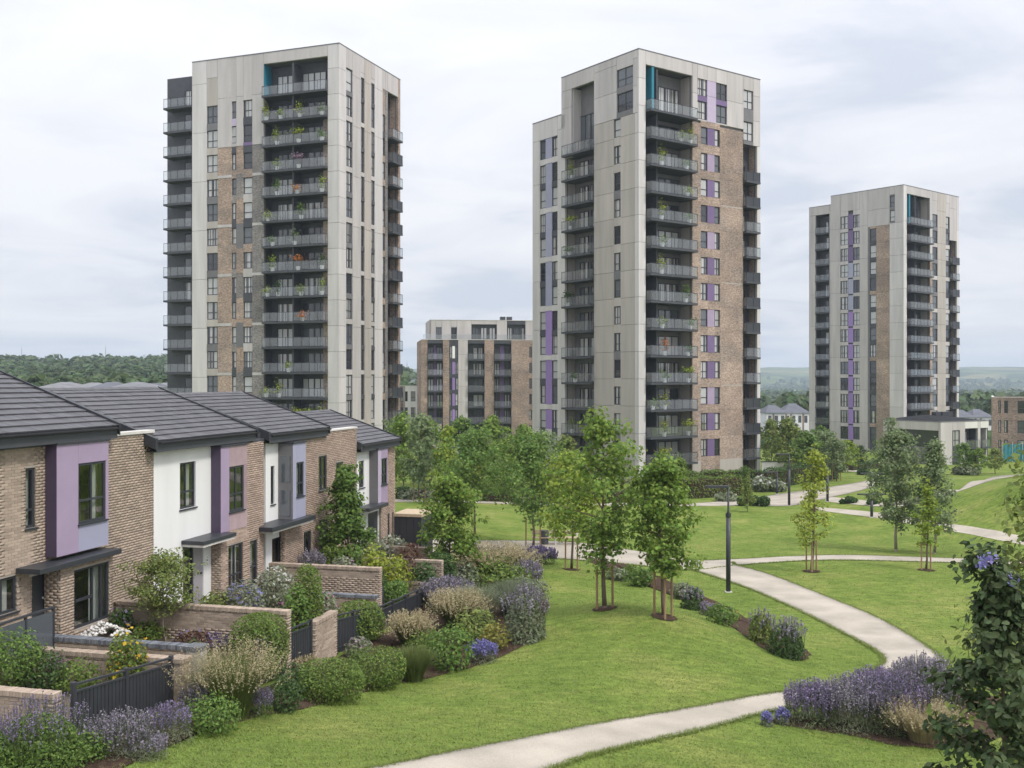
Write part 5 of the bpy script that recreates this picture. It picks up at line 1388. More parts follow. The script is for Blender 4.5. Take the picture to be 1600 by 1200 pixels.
GW = [
    ('lowest brick wall at bottom left corner, ending at the dark slatted gate', (20.9, 1.5), (20.9, 4.75), 5.45, 3.9, 'house_brick', 'house_brick'),
    ('brick wall with tan coping behind the slatted gate, right end at its post', (24.55, .5), (24.55, 4.95), 5.15, 3.4, 'house_brick', 'house_brick'),
    ('wall with blue-grey coping in front of the nearest house', (25.15, .5), (25.15, 4.9), 5.28, 3.4, 'house_brick', 'blue_brick'),
    ('long brick wall behind the small round-headed tree, between first and second house', (29.2, .05), (29.2, 5.4), 5.2, 2.8, 'house_brick', 'house_brick'),
    ('short brick wall with climbing plant along the garden front, under the tall clipped bush', (31.0, 5.2), (32.5, 5.2), 4.45, 2.6, 'house_brick', 'house_brick'),
    ('brick wall dividing the second and third gardens, behind the white flowering shrub', (37.8, .25), (37.8, 4.6), 4.74, 2.4, 'house_brick', 'house_brick'),
    ('low wall with blue-grey coping beside the square clipped bush', (36.9, 2.3), (36.9, 4.85), 3.95, 2.2, 'house_brick', 'blue_brick'),
    ('stub of brick wall at the far end of the middle slatted fence', (42.0, 3.9), (42.0, 5.0), 3.41, 1.9, 'house_brick', 'house_brick'),
    ('brick wall behind the two yellow-green rounded shrubs, third garden', (43.7, .25), (43.7, 4.95), 3.97, 1.9, 'house_brick', 'house_brick'),
    ('farthest garden wall, in front of the dark porch of the last house', (47.2, .2), (47.2, 3.1), 3.86, 2.0, 'house_brick', 'house_brick'),
]
for i, (lb, q0, q1, zt, zb, m, cp) in enumerate(GW):
    garden_wall(lb, row(*q0), row(*q1), zt, zb, m, cp, single=150 if i < 5 else 60, capn=70 if i < 7 else 40)
# pale pillar at the end of the blue-capped wall
def pillar(label, y0, o, ztop, zbot, m, cap, w=0.34):
    x, y = row(y0, o); r = empty('gate_pillar', (x, y, 0), math.atan2(RN.y, RN.x)); tag(r, label, 'pillar')
    MB().box(-w / 2 + .01, w / 2 - .01, -w / 2 + .01, w / 2 - .01, zbot, ztop - .1).obj('mortar_core', 'mortar', r)
    z = zbot; k = 0
    while z < ztop - .1:
        for a, b in (((-w / 2, -.055), (-.045, w / 2)) if k % 2 else ((-w / 2, .045), (.055, w / 2))):
            link('brick', stdbrick(round(b - a, 3), w, BH, m), r, ((a + b) / 2, 0, z + BH / 2))
        z += BH + BJ; k += 1
    MB().bbox(-w / 2 - .03, w / 2 + .03, -w / 2 - .03, w / 2 + .03, ztop - .098, ztop, .012).obj('cap', cap, r)
surf('painted_brick', (0.44, 0.43, 0.42), 0.85, 0.2, nscale=4, namt=0.15, coord='World', island=0.12)
pillar('pale painted brick pillar right of the slatted gate under blue-grey cap', 25.15, 5.1, 5.29, 3.2, 'painted_brick', 'blue_brick')
pillar('tan brick pillar between slatted gate and pale pillar', 24.55, 5.05, 5.17, 3.2, 'house_brick', 'house_brick')
pillar('slim brick pillar at the far end of the middle slatted fence', 42.0, 5.15, 3.42, 1.9, 'house_brick', 'house_brick')

# ------------------------------------------------------------------ slatted fences
def fence(label, y0, y1, o, z0t, z1t, hgt_=1.15, sw=0.095, gap=0.022, posts=3):
    a = Vector(row(y0, o)); b = Vector(row(y1, o)); d = b - a; Ln = d.length
    r = empty('slatted_fence', (a.x, a.y, z0t), math.atan2(d.y, d.x)); tag(r, label, 'fence', 'dark slatted garden fences')
    n = int(Ln / (sw + gap)); sl = (z1t - z0t) / Ln
    me = MB().bbox(-sw / 2, sw / 2, -.012, .012, -hgt_, -.13, .003).mesh('slat', 'dark_metal')
    for i in range(n):
        x = (i + .5) * Ln / n
        link('slat', me, r, (x, 0, sl * x))
    for zz in (-.005, -.15, -hgt_ + .15):
        MB().add([(0, -.03, zz - .02), (Ln, -.03, zz - .02 + sl * Ln), (Ln, .03, zz - .02 + sl * Ln), (0, .03, zz - .02), (0, -.03, zz + .02), (Ln, -.03, zz + .02 + sl * Ln), (Ln, .03, zz + .02 + sl * Ln), (0, .03, zz + .02)],
                 [(0, 3, 2, 1), (4, 5, 6, 7), (0, 1, 5, 4), (1, 2, 6, 5), (2, 3, 7, 6), (3, 0, 4, 7)]).obj('rail', 'dark_metal', r)
    for i in range(posts):
        x = Ln * i / (posts - 1); MB().bbox(x - .045, x + .045, -.045, .045, sl * x - hgt_ - .3, sl * x + .05, .008).obj('post', 'dark_metal', r)
fence('dark slatted gate and fence at bottom left between brick wall and pillars', 21.1, 24.35, 4.95, 5.56, 5.2, posts=3)
fence('dark slatted fence behind the round pale green bush, left of the short brick wall', 27.6, 30.7, 5.3, 4.75, 4.55, posts=3)
fence('middle dark slatted fence beside the feathery grasses, right of the square bush', 36.6, 41.75, 5.0, 3.62, 3.32, posts=5)
fence('far short dark slatted fence by the slender tree trunk', 42.3, 46.0, 5.05, 3.4, 3.2, posts=3)
fence('slim dark railing beside the square clipped bush', 32.65, 35.2, 5.2, 4.25, 3.9, posts=3)
# bin store at the end of the row
bs = empty('bin_store', (*row(51.6, 0.4), H(*row(51.6, .4))), math.atan2(RD.y, RD.x))
tag(bs, 'dark metal store with tan top at the end of the terrace', 'store')
for i in range(6): MB().bbox(-.9 + i * .3, -.9 + i * .3 + .285, -1.1, -1.06, -.3, 1.95, .006).obj('panel', 'dark_metal', bs)
for i in range(4): MB().bbox(-.94, -.902, -1.05 + i * .35, -1.05 + i * .35 + .335, -.3, 1.95, .006).obj('panel', 'dark_metal', bs)
MB().box(-.9, .9, -1.05, .3, -.3, 1.9).obj('carcass', 'dark_clad', bs)
MB().bbox(-.98, .95, -1.15, .35, 1.955, 2.1, .01).obj('top', 'wood_pale', bs)
# dark planter trough in the second garden
x, y = row(38.6, 3.2); tr = empty('planter_trough', (x, y, H(x, y)), math.atan2(RN.y, RN.x)); tag(tr, 'long dark metal planter trough below the dark clipped hedge', 'planter')
t = MB().box(-1.1, 1.1, -.25, -.22, 0, .75).box(-1.1, 1.1, .22, .25, 0, .75).box(-1.1, -1.07, -.22, .22, 0, .75).box(1.07, 1.1, -.22, .22, 0, .75).obj('trough', 'dark_metal', tr)
MB().box(-1.06, 1.06, -.215, .215, .1, .66).obj('soil_fill', 'soil', tr)
# garden floors
for k, (ya, yb) in enumerate(((14, 24.4), (25.3, 29.0), (29.4, 37.6), (38.0, 43.5), (43.9, 51))):
    g0 = np.linspace(ya, yb, 14); g1 = np.linspace(0.0, 4.75, 9)
    Y0, O = np.meshgrid(g0, g1); XY = np.array([[row(a_, b_) for a_, b_ in zip(q, w_)] for q, w_ in zip(Y0, O)])
    V = np.concatenate([XY, (hgt(XY[..., 0], XY[..., 1]) + 0.03)[..., None]], -1).reshape(-1, 3)
    idx = np.arange(9 * 14).reshape(9, 14); F = np.stack([idx[:-1, :-1], idx[:-1, 1:], idx[1:, 1:], idx[1:, :-1]], -1).reshape(-1, 4)
    tag(link('garden_ground', npmesh('garden_ground', V, F, 'garden_floor', True)), kind='structure')

# white stones heaped under the porch glazing
rs_ = np.random.RandomState(2); c0 = Vector(row(27.2, .95)); hp = empty('stone_heap', (c0.x, c0.y, H(c0.x, c0.y) + .03)); tag(hp, 'heap of white stones under the nearest house glazing', 'stones')
V_ = []; F_ = []
for k in range(170):
    q = math.sqrt(rs_.rand()); a_ = rs_.rand() * 6.28; p = np.array([q * 1.1 * math.cos(a_), q * .5 * math.sin(a_), .5 * (1 - q)]); s_ = rs_.uniform(.05, .10)
    o_ = np.array([[1, 0, 0], [-1, 0, 0], [0, 1, 0], [0, -1, 0], [0, 0, .7], [0, 0, -.7]]) * s_ * rs_.uniform(.7, 1.2, (6, 1)); b_ = len(V_) * 6
    V_.append(p + o_); F_ += [[b_ + i for i in f] for f in ((0, 2, 4), (2, 1, 4), (1, 3, 4), (3, 0, 4), (2, 0, 5), (1, 2, 5), (3, 1, 5), (0, 3, 5))]
hp.rotation_euler = (0, 0, math.atan2(RD.y, RD.x)); tag(link('stones', npmesh('stones', np.concatenate(V_), F_, 'pebble'), hp), kind='stuff')
# dark glazed balustrade at the left edge
a_ = Vector(row(23.2, 1.3)); gb = empty('balustrade', (a_.x, a_.y, 4.9), math.atan2(RD.y, RD.x)); tag(gb, 'dark framed glass balustrade before the nearest house at the left edge', 'balustrade')
for k in range(2): MB().box(.03 + k * .95, .92 + k * .95, -.01, .01, .1, 1.0).obj('glass_panel', 'pane_mid', gb)
for k in range(3): MB().bbox(k * .95 - .03, k * .95 + .03, -.03, .03, -.3, 1.06, .005).obj('post', 'dark_metal', gb)
MB().bbox(-.03, 1.95, -.035, .035, 1.062, 1.11, .005).obj('handrail', 'dark_metal', gb)
# ------------------------------------------------------------------ vegetation builders
def unit(v): return v / (np.linalg.norm(v, axis=-1, keepdims=True) + 1e-9)
def tree_geo(seed, h, cb, cr, prof='ovoid', nb=26, leaves=5000, ls=0.15, tr=0.07, shape='maple', clump=0.20, fork=0.0, open_=0.0):
    """h height, cb height of crown base, cr crown radius; returns trunk MB and leaf arrays"""
    rs = np.random.RandomState(seed); mb = MB()
    P = {'ovoid': lambda t: (math.sin(math.pi * (0.12 + 0.86 * t ** 0.85)) ** 0.8),
         'conic': lambda t: 1.02 * (1 - t) ** 0.75 * min(1, 0.45 + t * 3.2),
         'column': lambda t: min(1, 0.55 + 2 * t) * min(1, (1.02 - t) * 2.4) ** 0.8,
         'spread': lambda t: (1 - (2 * t - 0.75) ** 2 * 0.62),
         'irregular': lambda t: (math.sin(math.pi * (0.15 + 0.83 * t)) ** 0.7) * (0.8 + 0.3 * math.sin(9 * t + seed))}[prof]
    lead = []; n = 9; off = rs.normal(0, 0.018 * h, (n, 2)).cumsum(0) * 0.35; off[0] = 0
    for i in range(n): lead.append((off[i][0], off[i][1], h * 0.95 * i / (n - 1)))
    L_ = np.array(lead)
    mb.tube(lead, [tr * (1 - 0.9 * (i / (n - 1)) ** 0.8) + 0.006 for i in range(n)], 7)
    # root flare
    mb.tube([(0, 0, -0.15), (0, 0, 0.12)], [tr * 1.6, tr * 1.02], 7)
    cents = []; rads = []
    g = rs.rand() * 6
    for i in range(nb):
        t = (i + 0.5) / nb; z = cb + (h * 0.93 - cb) * t
        bx = np.array([np.interp(z, L_[:, 2], L_[:, 0]), np.interp(z, L_[:, 2], L_[:, 1])])
        az = g + i * 2.39996 + rs.normal(0, 0.25)
        ln = cr * P(t) * rs.uniform(0.72, 1.12)
        el = R(18 + 40 * t + rs.uniform(-10, 12))
        if ln < 0.15: ln = 0.15
        pts = []; 
        for q in (0, .35, .7, 1.0):
            rr = ln * q * math.cos(el * (0.7 + .3 * q)); zz = z + ln * q * math.sin(el) * (0.55 + 0.25 * q) - 0.05 * ln * q * q
            w = rs.normal(0, 0.03 * ln, 2) * q
            pts.append((bx[0] + math.cos(az) * rr + w[0], bx[1] + math.sin(az) * rr + w[1], zz))
        r0 = tr * 0.42 * (1 - 0.65 * t) + 0.006
        mb.tube(pts, [r0, r0 * .7, r0 * .45, r0 * .2], 5, cap=False)
        for q in (0.38, 0.62, 0.84, 1.0):
            if rs.rand() < open_: continue
            a = np.array(pts[1]) * (1 - q) * 0 + np.array([np.interp(q, (0, .35, .7, 1), [p[k] for p in pts]) for k in range(3)])
            jit = rs.normal(0, 0.10 * cr, 3); a = a + jit
            cents.append(a); rads.append(clump * cr * rs.uniform(0.7, 1.25))
            if q > 0.6:  # twigs out to the clump
                mb.tube([tuple(a - jit), tuple(a)], [r0 * .25, .004], 4, cap=False)
    for q in (0.86, 0.93, 0.99): cents.append(np.array([off[-1][0], off[-1][1], h * q])); rads.append(clump * cr * 0.55)
    cents = np.array(cents); rads = np.array(rads)
    w = rads ** 2; w /= w.sum()
    ci = rs.choice(len(cents), leaves, p=w)
    d = rs.normal(0, 1, (leaves, 3)); d = unit(d) * (rs.rand(leaves, 1) ** 0.55); d[:, 2] *= 0.75
    C = cents[ci] + d * rads[ci][:, None] * 1.35
    ax = np.c_[np.interp(C[:, 2], L_[:, 2], L_[:, 0]), np.interp(C[:, 2], L_[:, 2], L_[:, 1]), C[:, 2] - 0.3]
    outw = unit(0.6 * unit(d) + 0.6 * unit(C - ax))
    V, F = leafcloud(C, outw, ls * rs.uniform(0.65, 1.25, leaves), rs, shape)
    return mb, V, F
_tp = {}
def tree(px, py, hpx, wpx, label, mat_='leaf_maple', prof='ovoid', cbf=0.28, seed=None, leaves=5000, ls=0.15, nb=26, proto=None, bark='bark', name='deciduous_tree', group='park trees', pos=None, tr=None, shape='maple', clump=0.2, open_=0.0, size=None):
    """tree whose trunk meets the ground at photo pixel (px,py)"""
    g = pos if pos is not None else ground(px, py)
    sc = g.y / FPX
    h = hpx * sc if size is None else size[0]; cr = wpx * sc / 2 * 1.18 if size is None else size[1]
    if proto is not None:
        key = (proto, mat_, prof, leaves)
        if key not in _tp:
            mb, V, F = tree_geo(proto * 31 + 5, 7.0, 7.0 * cbf, 2.2, prof, nb, leaves, ls, 0.08, shape, clump, 0, open_)
            _tp[key] = (mb.mesh('trunk', bark, True), npmesh('crown', V, F, mat_))
        t, c = _tp[key]
        r = empty(name, g, random.Random(int(px * 7 + py)).random() * 6.28, (cr / 2.2, cr / 2.2, h / 7.0))
    else:
        mb, V, F = tree_geo(seed if seed is not None else int(px * 13 + py), h, h * cbf, cr, prof, nb, leaves, ls, tr or 0.012 * h, shape, clump, 0, open_)
        t, c = mb.mesh('trunk', bark, True), npmesh('crown', V, F, mat_)
        r = empty(name, g)
    tag(r, label, 'tree', group)
    link('trunk', t, r); link('crown', c, r)
    return r, g, h
def stakes(g, label, n=2, h=1.6, rad=0.32, a0=0.0, grate=True):
    r = empty('tree_support', g); tag(r, label, 'tree stakes', 'timber stakes tied to young trees')
    tops = []
    for i in range(n):
        a = a0 + 2 * math.pi * i / n
        x, y = rad * math.cos(a), rad * math.sin(a)
        MB().tube([(x, y, -.2), (x * .97, y * .97, h)], [.045, .042], 8).obj('stake', 'wood_stake', r); tops.append((x * .97, y * .97))
    for i in range(n if n > 2 else 1):
        p, q = tops[i], tops[(i + 1) % n]
        MB().tube([(p[0], p[1], h - .15), (q[0], q[1], h - .15)], .016, 6).obj('tie_bar', 'wood_stake', r)
    if grate:
        rs = random.Random(int(g.x * 10)); pts = []
        m = 20
        vs = [(0, 0, .05)] + [((.46 + rs.uniform(-.06, .06)) * math.cos(2 * math.pi * k / m), (.46 + rs.uniform(-.06, .06)) * math.sin(2 * math.pi * k / m), 0) for k in range(m)]
        vs = [(x, y, H(g.x + x, g.y + y) - g.z + .03 + z * .3) for x, y, z in vs]
        MB().add(vs, [(0, 1 + k, 1 + (k + 1) % m) for k in range(m)]).obj('mulch_ring', 'soil', r)
    return r

def blob_points(n, rs, rx, ry, rz, kind='dome', lumps=7, box=0.0):
    """points through the outer shell of a lumpy dome sitting on z=0, and outward normals"""
    d = unit(rs.normal(0, 1, (n, 3))); d[:, 2] = np.abs(d[:, 2]) if kind == 'dome' else d[:, 2]
    if box:   # towards a clipped cuboid
        m = np.abs(d).max(1, keepdims=True); d2 = d / m; s = d * (1 - box) + d2 * box
    else: s = d.copy()
    L_ = unit(rs.normal(0, 1, (lumps, 3))); am = rs.uniform(-0.16, 0.22, lumps) * (1 - box)
    r = 1 + (np.exp(((d @ L_.T) - 1) * 6) * am).sum(1)
    rad = r * (1 - 0.55 * rs.rand(n) ** 2.2)
    p = s * rad[:, None] * np.array([rx, ry, rz])
    return p, unit(d / np.array([rx, ry, rz]))
GROUPS = {}
def plant(kind, px, py, wpx, hpx, label, mat_='leaf_box', fl=None, name=None, cat='shrub', n=None, ls=None, seed=None, group='garden and border planting', pos=None, flf=0.35, depth=1.0, rz=None):
    """border plant whose foot is at photo pixel (px,py), wpx wide, hpx tall in the photo"""
    g = pos if pos is not None else ground(px, py)
    sc = g.y / FPX; w = wpx * sc; h = hpx * sc
    rs = np.random.RandomState(seed if seed is not None else int(px * 17 + py * 3) % 100000)
    name = name or {'box': 'clipped_bush', 'loose': 'shrub', 'lav': 'lavender', 'grass': 'ornamental_grass', 'tall': 'tall_perennial', 'hedge': 'hedge'}[kind]
    r = empty(name, g, rz if rz is not None else rs.rand() * 6.28)
    tag(r, label, cat, group)
    area = w * h * 3
    fine = max(0.05, 0.0027 * g.y)      # leaf size that still reads as leaves at this distance
    if kind in ('box', 'hedge', 'loose'):
        ls = ls or fine * (1.0 if kind != 'loose' else 1.35)
        nn = n or int(min(9000, max(500, area / (ls * ls * 0.5) * (2.6 if kind != 'loose' else 1.7))))
        p, o = blob_points(nn, rs, w / 2, w / 2 * depth, h / 2 * (1 if kind != 'loose' else 1.0), 'ball', 9 if kind == 'loose' else 14, 0.0 if kind == 'loose' else (0.30 if kind == 'box' else 0.55))
        p[:, 2] += h / 2 - 0.02
        if kind == 'loose': p += rs.normal(0, 0.05 * w, p.shape); p[:, 2] = np.abs(p[:, 2])
        V, F = leafcloud(p, o, ls * rs.uniform(.65, 1.3, nn), rs, 'diamond' if ls < .09 else 'leaf', up=0.35)
        link('foliage', npmesh('foliage', V, F, mat_), r)
        st = MB()
        for k in range(5):
            a = rs.rand() * 6.28; q = rs.rand() * .25 * w
            st.tube([(q * .3 * math.cos(a), q * .3 * math.sin(a), -.1), (q * math.cos(a), q * math.sin(a), h * .6)], [.014 + .01 * h, .006], 5, cap=False)
        link('stems', st.mesh('stems', 'bark'), r)
        if fl:
            m = int(nn * flf * .35); p2, o2 = blob_points(m, rs, w / 2 * 1.03, w / 2 * depth * 1.03, h / 2 * 1.05, 'ball', 6); p2[:, 2] += h / 2
            k = p2[:, 2] > h * .35; p2, o2 = p2[k], o2[k]
            V, F = leafcloud(p2, o2, ls * 1.0 * rs.uniform(.6, 1.3, len(p2)), rs, 'diamond', aspect=.9)
            tag(link('flowers', npmesh('flowers', V, F, fl), r), kind='stuff')
    elif kind in ('lav', 'tall'):
        ls = ls or fine
        fh = 0.74 if kind == 'lav' else 0.80
        nn = n or int(min(6000, max(500, w * h * fh * 3 / (ls * ls * .5) * 1.6)))
        p, o = blob_points(nn, rs, w / 2 * .92, w / 2 * depth * .92, h * fh, 'dome', 8)
        V, F = leafcloud(p, o, ls * 1.25 * rs.uniform(.7, 1.3, nn), rs, 'blade' if kind == 'lav' else 'diamond', up=.1)
        link('foliage', npmesh('foliage', V, F, mat_), r)
        ns = int(min(420, max(50, w * w * depth * 150 / max(1, (g.y / 26) ** 1.5) * (1.0 if kind == 'lav' else .45))))
        st = MB(); FP = []; FN = []
        for k in range(ns):
            a = rs.rand() * 6.28; q = math.sqrt(rs.rand()) * .86
            bx, by = q * w / 2 * math.cos(a), q * w / 2 * depth * math.sin(a)
            lean = rs.normal(0, .06, 2) + np.array([bx, by]) * .28
            hh = h * rs.uniform(.78, 1.1) * (1 - .30 * q * q)
            z0_ = h * fh * .55 * math.sqrt(max(0, 1 - q * q))
            tx, ty = bx + lean[0] * h * .4, by + lean[1] * h * .4
            st.tube([(bx, by, z0_), (tx, ty, hh)], max(.004, .00016 * g.y), 3, cap=False)
            sl = (.34 if kind == 'lav' else .20) * h * rs.uniform(.6, 1.2); m = 9 if kind == 'lav' else 7
            for j in range(m):
                t = 1 - (j / m) * sl / max(hh - z0_, .05); t = max(t, 0.1)
                FP.append((bx + (tx - bx) * t + rs.normal(0, .012), by + (ty - by) * t + rs.normal(0, .012), z0_ + (hh - z0_) * t)); FN.append(rs.normal(0, 1, 3))
        link('stems', st.mesh('stems', 'stem_green'), r)
        FP = np.array(FP); V, F = leafcloud(FP, unit(np.array(FN)), fine * .78 * rs.uniform(.7, 1.3, len(FP)), rs, 'diamond', aspect=.75)
        tag(link('flowers', npmesh('flowers', V, F, fl or 'flower_lavender'), r), kind='stuff')
    elif kind == 'grass':
        nb = n or int(min(2600, 420 + w * h * 1100)); bw = max(.006, .00028 * g.y)
        V = []; F = []; VP = []
        for k in range(nb):
            a = rs.rand() * 6.28; q = rs.rand() ** .6; b0 = q * w * .20
            ln = h * rs.uniform(.7, 1.15); out = (.10 + .42 * q * rs.rand() + .1 * rs.rand()) * w
            dx, dy = math.cos(a), math.sin(a); s = np.array([-dy, dx, 0]) * bw * rs.uniform(.7, 1.3)
            pts = []
            for t in (0, .35, .7, 1):
                rr = b0 + out * t ** 1.8; zz = ln * (t - .28 * t ** 3 * (out / w) * 2)
                pts.append(np.array([dx * rr, dy * rr, zz]))
            b = len(V)
            for i, p in enumerate(pts): wd = (1, .9, .6, .15)[i]; V += [p - s * wd, p + s * wd]
            F += [(b, b + 1, b + 3, b + 2), (b + 2, b + 3, b + 5, b + 4), (b + 4, b + 5, b + 7, b + 6)]
            if rs.rand() < (.28 if fl else 0):
                p = pts[-1]
                for j in range(7): VP.append(p + (pts[-1] - pts[-2]) * (j * .09 - .1) * 1.0 + rs.normal(0, bw * 1.6, 3) + np.array([0, 0, .02 * j * h]))
        link('blades', npmesh('blades', np.array(V), np.array(F), mat_), r)
        if VP:
            VP = np.array(VP); o = unit(rs.normal(0, 1, VP.shape)); V, F = leafcloud(VP, o, fine * .95 * rs.uniform(.6, 1.3, len(VP)), rs, 'diamond', aspect=.35)
            link('seed_heads', npmesh('seed_heads', V, F, fl), r)
    return r
def rowpix(px, o):
    """ground point on the line o metres in front of the terrace, in photo column px"""
    k = (px - 800) / FPX; u = -(ROWB.x + RN.x * o - k * (ROWB.y + RN.y * o)) / (RD.x - k * RD.y)
    p = ROWB + RD * u + RN * o
    return Vector((p.x, p.y, H(p.x, p.y)))
def gplant(kind, px, o, top, wpx, *a, **k):
    g = rowpix(px, o); foot = HOR + (CAMZ - g.z) / g.y * FPX
    return plant(kind, px, 0, wpx, foot - top, *a, pos=g, seed=int(px * 11 + top), **k)
def hedge(pa, pb, hpx, label, mat_='leaf_box', thick=0.9, group='park hedges', seed=1, h=None):
    """straight clipped hedge between two ground pixels"""
    a, b = ground(*pa), ground(*pb); d = b - a; Ln = math.hypot(d.x, d.y); c = (a + b) / 2; c.z = H(c.x, c.y)
    hh = h or hpx * c.y / FPX
    r = empty('hedge', c, math.atan2(d.y, d.x)); tag(r, label, 'hedge', group)
    rs = np.random.RandomState(seed); ls = max(.06, .0021 * c.y)
    A = Ln * hh * 2 + Ln * thick; nn = int(min(12000, A / (ls * ls * .5) * 2.0))
    p = rs.uniform(-1, 1, (nn, 3)); k = rs.randint(0, 3, nn); w = np.array([Ln / 2, thick / 2, hh / 2])
    pr = np.array([hh * thick, Ln * hh, Ln * thick]); k = rs.choice(3, nn, p=pr / pr.sum())
    sg = np.sign(rs.uniform(-1, 1, nn)); p[np.arange(nn), k] = sg * (1 - .2 * rs.rand(nn) ** 2)
    o = np.zeros((nn, 3)); o[np.arange(nn), k] = sg
    q = p * w; q += rs.normal(0, .04, q.shape); wob = 0.07 * hh * np.sin(q[:, 0] * 1.7 + seed) + .05 * hh * np.sin(q[:, 0] * 4.1); q[:, 2] = np.where(q[:, 2] > 0, q[:, 2] + wob, q[:, 2]) + hh / 2
    xw = c.x + q[:, 0] * math.cos(math.atan2(d.y, d.x)); yw = c.y + q[:, 0] * math.sin(math.atan2(d.y, d.x)); q[:, 2] += hgt(xw, yw) - c.z
    V, F = leafcloud(q, o, ls * rs.uniform(.7, 1.3, nn), rs, 'diamond', up=.3); link('foliage', npmesh('foliage', V, F, mat_), r)
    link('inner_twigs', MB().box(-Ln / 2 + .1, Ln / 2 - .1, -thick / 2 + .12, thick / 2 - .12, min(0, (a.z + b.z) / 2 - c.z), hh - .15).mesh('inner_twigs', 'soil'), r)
# ------------------------------------------------------------------ staked trees on the near lawns
_, g, _ = tree(945, 951, 312, 152, 'tallest young maple on the lawn mound, two stakes, in front of the middle tower', 'leaf_maple', 'irregular', .26, seed=4, leaves=5200, ls=.155, nb=30, open_=.12)
stakes(g, 'pair of timber stakes round the tallest young maple on the mound', 2, 1.55, .30, .2)
_, g, _ = tree(1037, 964, 255, 112, 'denser young maple on the mound crest just right of the tallest one', 'leaf_maple', 'ovoid', .24, seed=9, leaves=6200, ls=.155, nb=28)
stakes(g, 'timber stakes round the denser maple on the mound crest', 3, 1.55, .36, .5)
_, g, _ = tree(893, 890, 180, 110, 'light green young tree with stakes at the far edge of the mound', 'leaf_fresh', 'ovoid', .30, seed=12, leaves=5000, ls=.17)
stakes(g, 'timber stakes at the light green tree on the far edge of the mound', 2, 1.6, .32, .1)
_, g, _ = tree(833, 856, 176, 118, 'full-crowned green tree beside the park bench, between two dark stakes', 'leaf_mid', 'ovoid', .28, seed=14, leaves=6500, ls=.19, nb=30)
stakes(g, 'two tall dark stakes beside the park bench', 2, 1.9, .45, .0, False)
tree(742, 838, 158, 108, 'broad young tree on the lawn behind the border, left of the bench', 'leaf_mid', 'ovoid', .36, seed=15, leaves=5500, ls=.19)
_, g, _ = tree(1268, 893, 200, 72, 'slender yellow-green young tree with three stakes between the two path arms', 'leaf_lime', 'conic', .24, seed=21, leaves=2100, ls=.16, nb=24, open_=.22)
stakes(g, 'three stakes round the slender yellow-green tree between the path arms', 3, 1.65, .30, .3)
_, g, _ = tree(1447, 891, 142, 48, 'small sparse sapling with two stakes in front of the two large right-hand trees', 'leaf_fresh', 'conic', .26, seed=22, leaves=1500, ls=.15, nb=20, open_=.2)
stakes(g, 'two stakes beside the small sparse sapling on the right lawn', 2, 1.5, .25, .0)
_, g, _ = tree(1400, 861, 202, 86, 'large airy tree on the right lawn, left one of the pair', 'leaf_grey', 'column', .20, seed=23, leaves=7500, ls=.17, nb=34, bark='bark_pale')
_, g, _ = tree(1460, 865, 180, 76, 'airy tree on the right lawn, right one of the pair', 'leaf_grey', 'conic', .20, seed=24, leaves=5200, ls=.17, nb=30, bark='bark_pale')
tree(545, 862, 176, 92, 'bushy dark green tree in front of the last terraced houses', 'leaf_mid', 'conic', .14, seed=31, leaves=6500, ls=.15, nb=34, group='garden trees', pos=rowpix(545, 1.5))
tree(700, 915, 172, 92, 'glossy dense green tree at the garden corner, left of the lawn mound', 'leaf_maple', 'ovoid', .16, seed=32, leaves=7000, ls=.15, nb=32, group='garden trees')
tree(660, 870, 66, 34, 'small dark shrubby tree beside the dark metal store', 'leaf_dark', 'ovoid', .12, seed=33, leaves=1800, ls=.12, group='garden trees')
# small multi-stem tree in the first garden
g = ground(258, 1003)
_, g, _ = tree(258, 1003, 132, 104, 'small round-headed multi-stem tree in the nearest garden', 'leaf_olive', 'ovoid', .36, seed=35, leaves=5200, ls=.085, nb=40, tr=.026, bark='bark_pale', group='garden trees', shape='leaf', clump=.2)

